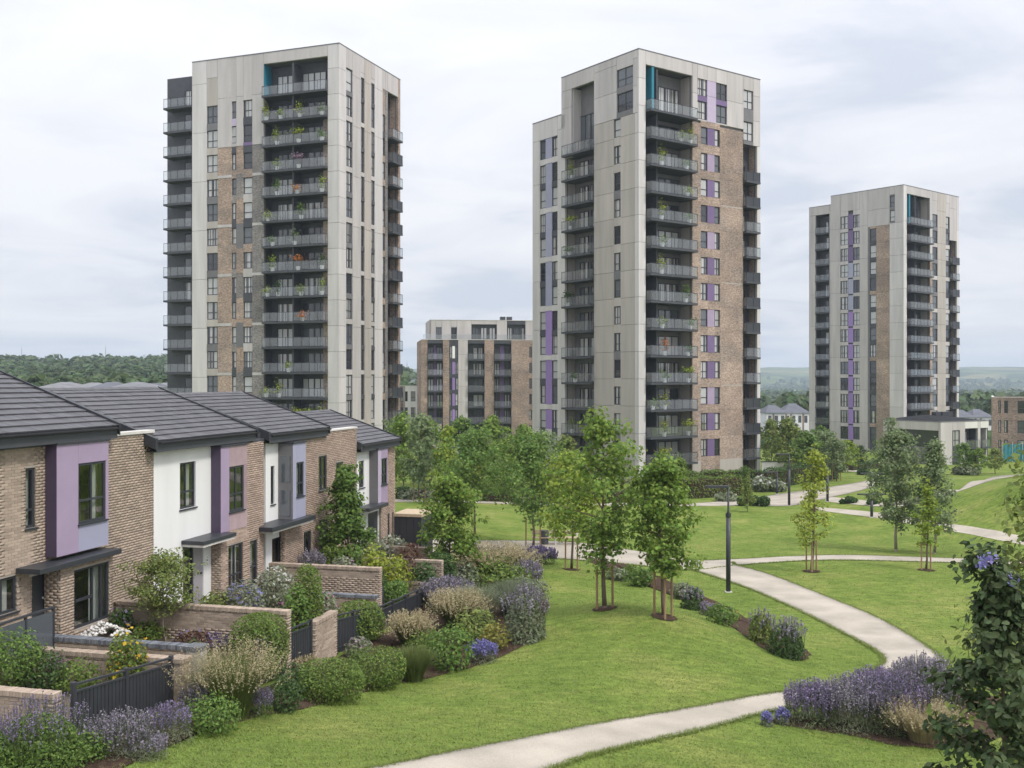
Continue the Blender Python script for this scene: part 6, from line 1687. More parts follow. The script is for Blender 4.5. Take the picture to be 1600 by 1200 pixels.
# ------------------------------------------------------------------ park trees in the middle distance
mid = [
    (630, 775, 130, 60, 'mid-green tree just past the end of the terrace', 'leaf_maple', 'ovoid', 1),
    (655, 784, 140, 66, 'greyish green staked tree on the far lawn right of the terrace end', 'leaf_grey', 'ovoid', 2),
    (700, 790, 128, 52, 'bright yellow-green narrow tree on the far lawn', 'leaf_fresh', 'conic', 3),
    (672, 760, 105, 60, 'rounded dark tree behind the bright narrow tree', 'leaf_maple', 'ovoid', 4),
    (722, 765, 118, 54, 'dark narrow tree behind the far hedge, below the mid-rise block', 'leaf_mid', 'column', 5),
    (738, 782, 102, 44, 'yellow-green tree top right of the bright narrow tree', 'leaf_lime', 'conic', 3),
    (772, 760, 112, 62, 'round dark green tree below the brick side of the mid-rise block', 'leaf_maple', 'ovoid', 4),
    (790, 782, 96, 70, 'spreading green tree before the far path', 'leaf_maple', 'ovoid', 1),
    (816, 762, 100, 62, 'dark tree close to the left edge of the middle tower', 'leaf_maple', 'ovoid', 4),
    (850, 770, 98, 62, 'grey-green tree in front of the purple windows of the middle tower', 'leaf_grey', 'ovoid', 2),
    (880, 768, 88, 56, 'yellowish tree below the left balconies of the middle tower', 'leaf_olive', 'ovoid', 1),
    (960, 772, 78, 46, 'green tree half hidden behind the tallest maple', 'leaf_maple', 'ovoid', 1),
    (1060, 772, 58, 36, 'low green tree at the foot of the middle tower corner', 'leaf_maple', 'ovoid', 1),
    (1165, 760, 34, 20, 'small conical evergreen at the right foot of the middle tower', 'leaf_mid', 'conic', 5),
    (1168, 800, 58, 26, 'thin pale sapling on the lawn below the middle tower hedges', 'leaf_olive', 'conic', 3),
    (1205, 738, 92, 44, 'tall olive tree right of the middle tower', 'leaf_olive', 'column', 6),
    (1232, 744, 100, 54, 'brownish green tree in front of the white far houses', 'leaf_olive', 'ovoid', 1),
    (1258, 750, 84, 56, 'dense green tree left of the right tower foot', 'leaf_mid', 'ovoid', 4),
    (1290, 745, 80, 54, 'grey-green tree at the left foot of the right tower', 'leaf_grey', 'ovoid', 2),
    (1307, 752, 74, 40, 'staked light tree on the small far lawn', 'leaf_grey', 'ovoid', 2),
    (1325, 738, 56, 36, 'bright green small tree before the right tower', 'leaf_fresh', 'ovoid', 3),
    (1345, 732, 40, 28, 'dark round evergreen at the foot of the right tower', 'leaf_deep', 'ovoid', 4),
    (1505, 742, 56, 34, 'dark young tree before the low concrete building, left one', 'leaf_mid', 'ovoid', 5),
    (1528, 742, 46, 32, 'green young tree before the low concrete building, right one', 'leaf_maple', 'ovoid', 1),
    (1470, 745, 40, 26, 'small tree glimpsed between the two large right-hand trees', 'leaf_mid', 'ovoid', 4),
    (1555, 740, 44, 30, 'yellowish tree beside the teal netting on the right', 'leaf_olive', 'ovoid', 1),
    (615, 760, 110, 50, 'tall tree at the end of the terrace behind the last roof', 'leaf_grey', 'ovoid', 2),
    (1242, 715, 60, 44, 'dark conifer before the white far houses', 'leaf_deep', 'conic', 5),
    (1280, 706, 46, 36, 'shadowy tree beside the right tower', 'leaf_mid', 'ovoid', 4),
]
for px, py, hp, wp, lb, m, pr, k in mid:
    tree(px, py, hp * (.98 if px < 1190 else .9), wp * .95, lb, m, pr, .22 if pr != 'conic' else .16, proto=k, leaves=2200, ls=.30, nb=24, group='park trees in the middle distance')
for (px, py), lb in (((655, 784), 'grey-green'), ((1307, 752), 'light')):
    stakes(ground(px, py), f'pale stakes beside the {lb} staked tree far across the park', 2, 2.0, .5, .2, False)

# ------------------------------------------------------------------ hedges and planting round the tower
hedge((1062, 762), (1176, 757), 24, 'long clipped hedge against the foot of the middle tower', 'leaf_mid', 1.4, seed=2)
hedge((1070, 778), (1150, 773), 30, 'lower mixed hedge in front of the clipped tower hedge', 'leaf_box', 2.2, seed=3)
hedge((1188, 764), (1300, 748), 26, 'dark hedge right of the middle tower along the paved forecourt', 'leaf_dark', 1.8, seed=4)
hedge((620, 778), (690, 780), 16, 'low hedge beyond the lawn next to the end of the terrace', 'leaf_dark', 1.6, seed=5)
hedge((745, 782), (880, 786), 14, 'low hedge along the far path left of the middle tower', 'leaf_dark', 1.6, seed=6)
hedge((1325, 735), (1400, 728), 10, 'far dark hedge before the right tower entrance', 'leaf_dark', 1.5, seed=7)
hedge((900, 784), (1060, 784), 18, 'hedge along the far path behind the tall maples', 'leaf_mid', 1.6, seed=8)
for i, (px, py, w, h, lb) in enumerate([(1160, 790, 16, 14, 'left'), (1178, 790, 16, 16, 'middle'), (1194, 791, 16, 16, 'right')]):
    plant('box', px, py, w, h, f'{lb} of three round clipped balls by the paved forecourt', 'leaf_dark', group='clipped balls by the forecourt')
for px, py, w, h, lb, m, f in [(1192, 768, 34, 24, 'cream flowering shrub beside the forecourt hedge', 'leaf_sage', 'flower_white'), (1215, 768, 22, 16, 'white flowering shrub at the forecourt corner', 'leaf_sage', 'flower_white'),
                            (1135, 783, 34, 12, 'low grey-green shrub before the tower hedges', 'leaf_sage', None), (640, 780, 34, 14, 'silvery shrub on the far bed by the terrace end', 'leaf_sage', None), (676, 782, 30, 14, 'grey-violet shrub on the far bed', 'leaf_sage', 'flower_lavender'),
                            (1330, 786, 16, 9, 'small dark shrub on the triangular far lawn', 'leaf_dark', None), (1317, 787, 7, 6, 'tiny clipped ball on the triangular far lawn', 'leaf_dark', None), (1363, 788, 14, 8, 'low dark shrub left of the large airy trees', 'leaf_dark', None),
                            (1510, 742, 40, 12, 'low grey planting before the low concrete building', 'leaf_sage', None), (1385, 742, 24, 10, 'dark shrub under the right tower', 'leaf_dark', None), (1350, 742, 18, 8, 'small shrub by the far curved path', 'leaf_dark', None)]:
    plant('loose', px, py, w, h, lb, m, f, group='park shrubs')

# ------------------------------------------------------------------ border beside the gardens (near to far)
B = [
    ('tall', 62, 1198, 155, 118, 'violet-flowered sprawling perennial in the bottom left corner', 'leaf_mid', 'flower_violet'),
    ('tall', -10, 1215, 90, 110, 'purple flowering clump cut by the left edge at the bottom', 'leaf_mid', 'flower_violet'),
    ('lav', 186, 1178, 112, 74, 'silvery lavender clump in front of the slatted gate', 'leaf_sage', 'flower_lavender'),
    ('lav', 262, 1158, 78, 66, 'darker violet lavender clump right of the silvery one', 'leaf_sage', 'flower_violet'),
    ('grass', 362, 1120, 132, 110, 'big feathery straw-tipped grass in front of the pale bush', 'grass_blade_green', 'straw'),
    ('loose', 330, 1145, 88, 66, 'low leafy green plant at the foot of the big feathery grass', 'leaf_mid', None),
    ('loose', 446, 1112, 60, 58, 'small dark leafy shrub between big grass and the long clipped mound', 'leaf_dark', None),
    ('box', 518, 1094, 108, 76, 'clipped round green mound, left half of the pair on the lawn edge', 'leaf_box', None),
    ('box', 590, 1074, 88, 68, 'clipped round green mound, right half of the pair on the lawn edge', 'leaf_box', None),
    ('grass', 645, 1064, 74, 62, 'bright green tufted grass right of the clipped mounds', 'grass_blade_green', None),
    ('loose', 700, 1046, 74, 76, 'leafy green shrub in the middle of the border', 'leaf_mid', None),
    ('lav', 752, 1034, 56, 36, 'small violet-blue catmint on the lawn edge', 'leaf_sage', 'flower_blue'),
    ('loose', 772, 1018, 44, 48, 'yellow-green small shrub at the lawn edge', 'leaf_yellow', None),
    ('tall', 820, 1000, 74, 96, 'dark violet flowering shrub at the bulge of the border', 'leaf_sage', 'flower_lavender'),
    ('grass', 640, 1012, 62, 52, 'pinkish straw grass beside the middle slatted fence', 'grass_blade_green', 'straw'),
    ('grass', 714, 985, 74, 60, 'pale feathery grass behind the leafy green shrub', 'grass_blade_green', 'straw'),
    ('grass', 742, 975, 92, 66, 'grey-green tufted grass in the centre of the border', 'leaf_sage', None),
    ('lav', 700, 955, 88, 58, 'mauve flowering clump by the far slatted fence', 'leaf_sage', 'flower_lavender'),
    ('loose', 780, 930, 88, 60, 'yellow-green leafy shrub in the upper border', 'leaf_box', None),
    ('grass', 772, 900, 108, 46, 'blond grass at the top of the border', 'grass_blade_green', 'straw'),
    ('lav', 742, 890, 44, 42, 'lavender beside the glossy garden tree', 'leaf_sage', 'flower_lavender'),
    ('lav', 778, 876, 44, 26, 'violet lavender mound on the path side, left one', 'leaf_dark', 'flower_violet'),
    ('lav', 838, 880, 72, 28, 'long dark lavender mound beside the promenade', 'leaf_dark', 'flower_violet'),
    ('lav', 806, 878, 40, 22, 'small dark purple mound between two lavender mounds', 'leaf_dark', 'flower_violet'),
    ('grass', 800, 960, 80, 60, 'soft green grass tuft near the bulge of the border', 'leaf_sage', None),
    ('loose', 560, 1030, 40, 40, 'pink and violet flowering clump under the square bush', 'leaf_sage', 'flower_mauve'),
    ('loose', 668, 1030, 60, 50, 'mixed green shrub between pinkish grass and leafy shrub', 'leaf_box', None),
    ('loose', 745, 1005, 70, 60, 'olive shrub behind the yellow-green one', 'leaf_olive', None),
    ('loose', 820, 945, 60, 50, 'soft green mound near the top of the lawn edge', 'leaf_sage', None),
    ('lav', 824, 915, 52, 44, 'lavender clump along the upper lawn edge', 'leaf_sage', 'flower_lavender'),
    ('loose', 720, 925, 60, 50, 'grey-green shrub beside the glossy tree trunk', 'leaf_sage', None),
    ('lav', 400, 1118, 60, 50, 'small green-violet filler right of the big grass', 'leaf_mid', 'flower_violet'),
    ('loose', 460, 1085, 60, 50, 'dark shrub tucked behind the left clipped mound', 'leaf_dark', None),
    ('lav', 305, 1120, 60, 56, 'pale violet clump under the pale pillar', 'leaf_sage', 'flower_lavender'),
    ('loose', 130, 1190, 80, 54, 'leafy green mound between the two violet clumps at the bottom', 'leaf_mid', None),
    ('lav', 230, 1185, 70, 44, 'low silver clump at the lawn edge near the gate', 'leaf_sage', 'flower_lavender'),
    ('lav', 480, 1060, 50, 40, 'straw-coloured dry clump under the short brick wall', 'straw', 'straw'),
]
for k, px, py, w, h, lb, m, f in B:
    plant(k, px, py, w * 1.0, h * .88, lb, m, f, cat='grass' if k == 'grass' else 'flowering plant' if k in ('lav', 'tall') else 'shrub', group='border planting beside the gardens')
# ------------------------------------------------------------------ garden plants
Gd = [
    ('loose', 20, 2.0, 984, 92, 'large green shrub at the left edge above the lowest brick wall', 'leaf_mid', None),
    ('loose', 66, 2.5, 1018, 66, 'dark leafy shrub behind the lowest brick wall', 'leaf_dark', None),
    ('loose', 120, 3.1, 1030, 64, 'bright green shrub behind the slatted gate', 'leaf_box', None),
    ('lav', 88, 2.2, 1026, 40, 'mauve flowers between the two shrubs behind the gate', 'leaf_sage', 'flower_mauve'),
    ('loose', 198, 3.9, 986, 58, 'leafy plant with yellow blooms climbing over the brick wall', 'leaf_box', 'flower_yellow'),
    ('loose', 190, .8, 950, 38, 'purple-leaved shrub under the porch glazing', 'leaf_dark', 'flower_violet'),
    ('loose', 232, 1.5, 972, 44, 'low green cushion at the foot of the round-headed tree', 'leaf_box', None),
    ('loose', 300, 2.8, 986, 60, 'low reddish ground cover along the long brick wall', 'leaf_red', 'flower_violet'),
    ('lav', 340, 3.3, 988, 64, 'purple flowering cushion along the long brick wall', 'leaf_dark', 'flower_violet'),
    ('box', 404, 4.9, 956, 90, 'large pale green rounded bush at the garden front, left of the slatted fence', 'leaf_box', None),
    ('loose', 308, 3.9, 1004, 44, 'dark green shrub between grey-blue wall and pale bush', 'leaf_dark', None),
    ('box', 482, 4.7, 886, 46, 'tall leaning clipped bush on the short brick wall', 'leaf_box', None),
    ('loose', 464, 4.6, 912, 44, 'lower leafy half of the leaning bush on the brick wall', 'leaf_mid', None),
    ('loose', 380, 1.6, 912, 62, 'blue-violet flowering mound behind the long brick wall', 'leaf_sage', 'flower_blue'),
    ('loose', 430, 1.7, 888, 60, 'white flowering shrub before the second house', 'leaf_sage', 'flower_white'),
    ('loose', 336, .9, 924, 40, 'low olive cushion near the second house door', 'leaf_olive', None),
    ('box', 562, 5.0, 938, 68, 'square clipped bright bush beside the slim railing', 'leaf_box', None),
    ('loose', 536, 2.5, 872, 52, 'mauve flowering shrub behind the blue-grey capped wall', 'leaf_sage', 'flower_mauve'),
    ('hedge', 570, 3.2, 892, 62, 'dark clipped hedge block above the planter trough', 'leaf_dark', None),
    ('box', 617, 4.4, 905, 42, 'dark green clipped bush at the end of the blue-grey capped wall', 'leaf_mid', None),
    ('loose', 585, 3.0, 856, 44, 'yellow-green rounded shrub, left one of two', 'leaf_lime', None),
    ('loose', 617, 3.6, 868, 46, 'yellow-green rounded shrub, right one of two', 'leaf_lime', None),
    ('loose', 662, 4.6, 878, 46, 'dark rounded shrub before the wall by the glossy tree', 'leaf_dark', None),
    ('box', 517, 1.2, 854, 36, 'small clipped ball before the third house', 'leaf_box', None),
    ('lav', 486, 1.0, 858, 46, 'violet and white flowers under the third house window', 'leaf_sage', 'flower_lavender'),
    ('loose', 612, 1.2, 838, 46, 'silvery low shrub before the last house', 'leaf_sage', 'flower_white'),
    ('loose', 582, 1.1, 838, 34, 'silver-leaved cushion by the dark porch', 'leaf_sage', None),
    ('loose', 505, 3.5, 924, 46, 'pinkish low planting behind the short brick wall', 'leaf_sage', 'flower_pink'),
    ('box', 690, 4.6, 862, 44, 'dark clipped bush below the glossy garden tree', 'leaf_dark', None),
    ('loose', 640, 3.4, 850, 40, 'bronze-leaved shrub left of the glossy garden tree', 'leaf_red', None),
    ('loose', 455, 2.6, 920, 50, 'low pink flowering bed left of the tall leaning bush', 'leaf_sage', 'flower_pink'),
    ('loose', 536, 4.4, 962, 44, 'green low shrub left of the square clipped bush', 'leaf_mid', None),
]
for k, px, o_, top, w, lb, m, f in Gd:
    gplant(k, px, o_, top, w, lb, m, f, group='garden plants', flf=.6 if f in ('flower_blue', 'flower_white', 'flower_mauve') else .3)
# ------------------------------------------------------------------ strip bed on the far side of the mound
for k, px, py, w, h, lb, m, f in [
    ('loose', 965, 906, 34, 18, 'pale green low clump at the upper end of the strip bed', 'leaf_sage', None),
    ('loose', 1000, 916, 40, 30, 'leafy shrub in the strip bed left of the denser maple', 'leaf_mid', None),
    ('loose', 1066, 936, 30, 26, 'grey shrub in the strip bed right of the denser maple', 'leaf_sage', None),
    ('tall', 1082, 952, 40, 34, 'dark flowering clump in the middle of the strip bed', 'leaf_dark', 'flower_lavender'),
    ('loose', 1128, 976, 46, 32, 'green clump with a yellow plant in the strip bed', 'leaf_mid', None),
    ('loose', 1148, 970, 18, 16, 'yellow-leaved small plant in the strip bed', 'leaf_yellow', None),
    ('tall', 1190, 1004, 46, 54, 'wispy olive perennial near the lower end of the strip bed', 'leaf_olive', 'flower_lavender'),
    ('tall', 1230, 1026, 60, 62, 'dark blue-violet flowering plant ending the strip bed', 'leaf_dark', 'flower_lavender'),
    ('loose', 985, 902, 28, 18, 'green tuft near the top of the strip bed', 'leaf_box', None),
    ('lav', 1106, 962, 30, 22, 'small grey tuft in the strip bed', 'leaf_sage', 'flower_lavender')]:
    plant(k, px, py, w, h, lb, m, f, group='strip bed planting', cat='flowering plant' if k in ('lav', 'tall') else 'shrub')
# ------------------------------------------------------------------ catmint bed by the near path
for i, (px, py, w, h, lb) in enumerate([(1270, 1130, 96, 64, 'leftmost big catmint clump by the near path'), (1330, 1138, 110, 78, 'second big catmint clump by the near path'), (1392, 1142, 116, 92, 'third and widest catmint clump by the near path'),
                                        (1450, 1138, 110, 110, 'rightmost catmint clump beside the dark-leaved shrub'), (1370, 1112, 110, 64, 'back left catmint clump along the path edge'), (1440, 1104, 110, 72, 'back right catmint clump along the path edge')]):
    plant('lav', px, py, w, h, lb, 'leaf_sage' if i % 2 else 'leaf_grey', 'flower_lavender' if i % 2 else 'flower_violet', group='catmint bed by the near path', cat='flowering plant', name='catmint')
for px, py, w, h, lb in [(1198, 1134, 20, 22, 'tiny blue catmint tuft at the left tip of the bed, first'), (1222, 1132, 24, 26, 'tiny blue catmint tuft at the left tip of the bed, second')]:
    plant('lav', px, py, w, h, lb, 'leaf_sage', 'flower_blue', group='catmint bed by the near path', cat='flowering plant', name='catmint')
plant('grass', 1440, 1160, 90, 56, 'blond dry grass tuft in front of the catmint', 'straw', 'straw', cat='grass', group='catmint bed by the near path')
# ------------------------------------------------------------------ big-leaved shrub near the camera at the right edge
def big_shrub(label, x, y, zb, h, cr, nleaf, ls, m, seed, single=300, prof='column', name='broadleaf_shrub', cbf=.12):
    rs = np.random.RandomState(seed)
    mb, V, F = tree_geo(seed, h, h * cbf, cr, prof, 46, nleaf, ls, 0.05, 'leaf', .20)
    r = empty(name, (x, y, zb)); tag(r, label, 'shrub')
    link('trunk', mb.mesh('trunk', 'bark', True), r)
    k = F.shape[1]; P = V.reshape(-1, k, 3); c = P.mean(1)
    # the leaves that show largest, on the side facing the camera, are parts of their own
    dist = np.hypot(c[:, 0] + x, c[:, 1] + y); Yd = c[:, 1] + y
    px = 800 + (c[:, 0] + x) / Yd * FPX; py = HOR + (CAMZ - c[:, 2] - zb) / Yd * FPX
    inn = (px < 1598) & (py < 1198)
    order = np.argsort(np.where(inn, dist, 1e9))[:single]
    mask = np.zeros(len(P), bool); mask[order] = True
    tmpl = npmesh('leaf', P[order[0]] * 0, np.arange(k)[None], m)
    base = np.array([[-.5, 0, 0], [-.25, -.23, .04], [.12, -.25, .05], [.5, 0, -.08], [.12, .25, .05], [-.25, .23, .04]])
    base = base * [1, 1.1, 1]
    me = npmesh('leaf', np.r_[base, [[0, 0, -.0]]][:6], np.array([[0, 1, 2, 3], [0, 3, 4, 5]]), m)
    bpy.data.meshes.remove(tmpl)
    for i in order:
        q = P[i]; cx = q.mean(0); t = q[3] - q[0]; L_ = np.linalg.norm(t); t = t / L_; b = q[4] - q[2]; b = b - (b @ t) * t; b /= np.linalg.norm(b); n = np.cross(t, b)
        M = Matrix(((t[0], b[0], n[0], cx[0]), (t[1], b[1], n[1], cx[1]), (t[2], b[2], n[2], cx[2]), (0, 0, 0, 1))) @ Matrix.Scale(L_, 4)
        o = link('leaf', me, r); o.matrix_basis = M
    rest = P[~mask]; V2 = rest.reshape(-1, 3); F2 = np.arange(len(V2)).reshape(-1, k)
    tag(link('leaves', npmesh('leaves', V2, F2, m), r), kind='stuff')
    return r
gz = H(6.3, 13.2)
sh = big_shrub('dark broad-leaved shrub with lilac blooms at the right edge, close to the camera', 6.32, 13.4, gz, 9.35 - gz, .86, 8500, .125, 'leaf_deep', 77)
rs = np.random.RandomState(5); FP = []
for (dx, dz) in ((-.33, 9.15), (-.22, 9.2), (.02, 8.95)):
    c = np.array([dx, -.35, dz - gz]); FP.append(c + rs.normal(0, .04, (18, 3)))
FP = np.concatenate(FP); V, F = leafcloud(FP, unit(rs.normal(0, 1, FP.shape)), .07, rs, 'diamond', aspect=.8); tag(link('flowers', npmesh('flowers', V, F, 'flower_blue'), sh), kind='stuff')
tree(1650, 1100, 0, 0, 'lighter leafy tree reaching in at the right edge above the dark shrub', 'leaf_olive', 'irregular', .25, seed=81, leaves=4200, ls=.12, nb=44, pos=Vector((8.05, 15.6, H(8.05, 15.6))), size=(7.4, 1.5), group='garden trees', shape='leaf', open_=.25)
# ------------------------------------------------------------------ street furniture
def lamp(px, py, hpx, label, arm=None, dbl=False):
    g = ground(px, py); h = hpx * g.y / FPX
    r = empty('lamp_post', g); tag(r, label, 'lamp', 'park lamp posts')
    MB().tube([(0, 0, -.2), (0, 0, h * .72)], [.115, .11], 12).obj('pole', 'dark_metal', r, smooth=True)
    MB().tube([(0, 0, h * .72), (0, 0, h * .75), (0, 0, h)], [.10, .05, .045], 10).obj('upper_pole', 'dark_metal', r, smooth=True)
    MB().tube([(0, 0, h * .70), (0, 0, h * .735)], .13, 12).obj('collar', 'dark_metal', r)
    MB().bbox(-.16, .16, -.16, .16, -.1, .035, .01).obj('base_plate', 'coping', r)
    for sgn in ((-1, 1) if dbl else (-1,)):
        a = MB().bbox(min(0, sgn * 1.1), max(0, sgn * 1.1), -.09, .09, h - .16, h - .05, .015).obj('lamp_head', 'dark_metal', r)
        MB().box(min(sgn * .4, sgn * 1.0), max(sgn * .4, sgn * 1.0), -.06, .06, h - .168, h - .161).obj('diffuser', 'white_paint', a)
lamp(1138, 925, 168, 'tall dark lamp post beside the path junction in the middle of the park')
lamp(1233, 790, 82, 'dark lamp post at the paved forecourt right of the middle tower')
lamp(1293, 784, 58, 'second dark lamp post right of the forecourt')
lamp(1362, 808, 38, 'short dark lamp post left of the two large airy trees', dbl=True)
lamp(1361, 760, 22, 'distant double-headed lamp by the far curved path', dbl=True)
lamp(1214, 772, 36, 'dark post at the forecourt hedge')
# bench
def bench(px, py, lpx, label, rz=0.0):
    g = ground(px, py); Ln = lpx * g.y / FPX
    r = empty('park_bench', g, rz); tag(r, label, 'bench')
    for i in range(4): MB().bbox(-Ln / 2, Ln / 2, -.25 + i * .125, -.25 + i * .125 + .11, .44, .49, .008).obj('seat_slat', 'wood_pale', r)
    for i in range(2): MB().bbox(-Ln / 2, Ln / 2, .27, .31, .62 + i * .14, .62 + i * .14 + .11, .008).obj('back_slat', 'wood_pale', r)
    for x in (-Ln / 2 + .12, 0, Ln / 2 - .12):
        MB().box(x - .05, x + .05, -.25, -.17, -.1, .438).box(x - .05, x + .05, .22, .268, -.1, .85).box(x - .05, x + .05, -.169, .219, .37, .437).obj('frame', 'coping', r)
bench(868, 851, 74, 'pale timber bench on the promenade behind the mound')
bench(818, 786, 26, 'small dark-blue shaded bench far across the lawn')
g = ground(851, 851); r = empty('litter_bin', g); tag(r, 'dark litter bin at the left end of the promenade bench', 'litter bin')
MB().tube([(0, 0, 0), (0, 0, .85)], [.24, .27], 14).obj('body', 'dark_clad', r); MB().tube([(0, 0, .852), (0, 0, .9)], [.29, .27], 14).obj('rim', 'dark_metal', r)

# ------------------------------------------------------------------ low concrete building before the right tower
LB = Block('low_building', 'low pale concrete building with dark hipped roof in front of the right tower', 'building', 1470, 148, -100, -1.2, 55)
U = LB.u
top = CAMZ - (660 - HOR) / FPX * 148; z0 = -1.3; base2 = CAMZ - (695 - HOR) / FPX * 148
r = {p: U('R', p) for p in (1478, 1488, 1500, 1508, 1512, 1528, 1532, 1545)}
a = {p: U('L', p) for p in (1440, 1405, 1380)}
LB.solid('R', 0, r[1488], z0, top, 'concrete', back=False); LB.solid('R', r[1488], r[1500] , base2 + 2.0, top, 'concrete'); LB.window('R', r[1488], r[1500], base2 - .4, 2.4, .12)
LB.solid('R', r[1488], r[1500], z0, base2 - .4, 'dark_clad')
LB.solid('R', r[1500], r[1508], z0, top, 'concrete')
for q0, q1 in ((1508, 1528), (1532, 1545)):
    LB.loggia('R', r[q0], r[q1], [base2 - .6], z0, base2 + 2.2, depth=1.5, proj=.3, doors=[(.1, .8)])
    LB.solid('R', r[q0], r[q1], base2 + 2.21, top, 'off_white')
LB.solid('R', r[1528], r[1532], z0, top, 'concrete')
LB.solid('L', .25, a[1440] * .12, z0, top, 'concrete'); LB.solid('L', a[1440] * .12, a[1405], base2 + 2.0, top, 'concrete')
LB.box('L', 'window_band', a[1440] * .12, a[1405], .25, .4, base2 - .5, base2 + 2.0, 'pane_dark'); LB.box('L', 'wall_panel', a[1440] * .12, a[1405], .05, .25, z0, base2 - .5, 'mid_clad')
LB.solid('L', a[1405], a[1380], z0, top, 'concrete')
LB.cap('R', 0, r[1545], top); LB.cap('L', .33, a[1380], top)
xr, yl = r[1545], a[1380]; zt = top + 1.2 + .1
LB_roof = MB().add([(.6, .6, zt), (xr - .3, .6, zt), (xr - .3, yl, zt), (.6, yl, zt), (3.2, 5.0, zt + .7), (xr * .55, 5.0, zt + .7), (xr * .55, yl - 4, zt + .7), (3.2, yl - 4, zt + .7)],
                   [(0, 1, 5, 4), (1, 2, 6, 5), (2, 3, 7, 6), (3, 0, 4, 7), (4, 5, 6, 7), (0, 3, 2, 1)]).obj('roof', 'dark_roof', LB.root)
LB.rear(yl, xr, z0, top)
for q in (.3, .55, .75): MB().bbox(3 + q * 6, 4.2 + q * 6, 4.6, 5.4, zt + .5, zt + 1.2, .02).obj('roof_vent', 'dark_metal', LB.root)
# right brick building at the frame edge
RB = Block('brick_building', 'red-brown brick apartment building cut by the right edge', 'building', 1550, 163, 1535, -1.4, 66)
U = RB.u; top = CAMZ - (621 - HOR) / FPX * 163; z0 = -1.4
fl = [top - 3.1 * k - 3.0 for k in range(4)][::-1]; fl = [f for f in fl if f > z0]
e = [U('R', p) for p in (1550, 1560, 1564, 1569, 1575, 1590, 1602, 1612, 1622, 1640, 1660)]
for i, (p, q) in enumerate(zip(e, e[1:])):
    if i in (1, 3, 5, 8): RB.wincol('R', p, q, fl, z0, top, .5, 2.0, spand='far_brick', style='two' if q - p < 1.2 else 'four')
    else: RB.solid('R', p, q, z0, top, 'far_brick', step=3.1, gap=.0)
RB.solid('L', .25, 14, z0, top, 'far_brick', step=3.1); RB.cap('R', 0, e[-1], top, m='coping'); RB.cap('L', .33, 14, top, m='coping'); RB.rear(14, e[-1], z0, top, 'far_brick')
link('roof', MB().box(.3, e[-1], .3, 14, top + 1.0, top + 1.2).mesh('roof', 'mid_clad'), RB.root)
# teal construction netting
g = at(1566, 725, 156); nt_ = empty('scaffold_netting', (g.x, g.y, H(g.x, g.y))); tag(nt_, 'teal netting hung on scaffold poles before the right brick building', 'netting')
for k in range(4):
    rs = np.random.RandomState(k); n = 8; V = []; 
    for i in range(n + 1):
        for j in range(2): V.append((k * 1.5 + 1.48 * i / n, .12 * math.sin(i * 1.9 + k), 0.1 + j * 2.6))
    F = [(2 * i, 2 * i + 2, 2 * i + 3, 2 * i + 1) for i in range(n)]
    link('net_sheet', npmesh('net_sheet', V, F, 'teal_net'), nt_)
for k in range(5): MB().tube([(k * 1.5, -.15, -.2), (k * 1.5, -.15, 3.1)], .03, 6).obj('scaffold_pole', 'coping', nt_)

# ------------------------------------------------------------------ far houses
def far_house(px0, px1, py_eave, py_base, py_ridge, Y, label, wall='off_white', roof='far_roof', nwin=3, floors=2, hip=True, rz=0.0, depth=9.0, group='far houses', panel=None):
    a = at(px0, py_base, Y); b = at(px1, py_base, Y); W = b.x - a.x; he = (py_base - py_eave) / FPX * Y; hr = (py_base - py_ridge) / FPX * Y
    r = empty('far_house', ((a.x + b.x) / 2, Y, a.z), rz); tag(r, label, 'house', group)
    MB().box(-W / 2, W / 2, 0, depth, -6, he).obj('walls', wall, r)
    o = .35; rx = min(W / 2 - .5, depth / 2) if hip else 0
    MB().add([(-W / 2 - o, -o, he), (W / 2 + o, -o, he), (W / 2 + o, depth + o, he), (-W / 2 - o, depth + o, he), (-W / 2 + rx - o, depth / 2, hr), (W / 2 - rx + o, depth / 2, hr)],
             [(0, 1, 5, 4), (1, 2, 5), (2, 3, 4, 5), (3, 0, 4), (0, 3, 2, 1)]).obj('roof', roof, r)
    ww = min(1.1, W / nwin * .5); fh = he / floors
    for f in range(floors):
        for i in range(nwin):
            x = -W / 2 + W * (i + .5) / nwin; z = fh * f + fh * .32
            w = MB().box(x - ww / 2, x + ww / 2, -.04, .0 - .003, z, z + fh * .48).obj('window', 'dark_metal', r)
            MB().box(x - ww / 2 + .1, x + ww / 2 - .1, -.055, -.041, z + .1, z + fh * .48 - .1).obj('pane', 'pane_mid', w)
    if panel:
        for i in range(0, nwin, 2):
            x = -W / 2 + W * (i + .5) / nwin + ww * .8; MB().box(x, x + ww * .6, -.03, -.004, .2, he - .3).obj('clad_panel', panel, r)
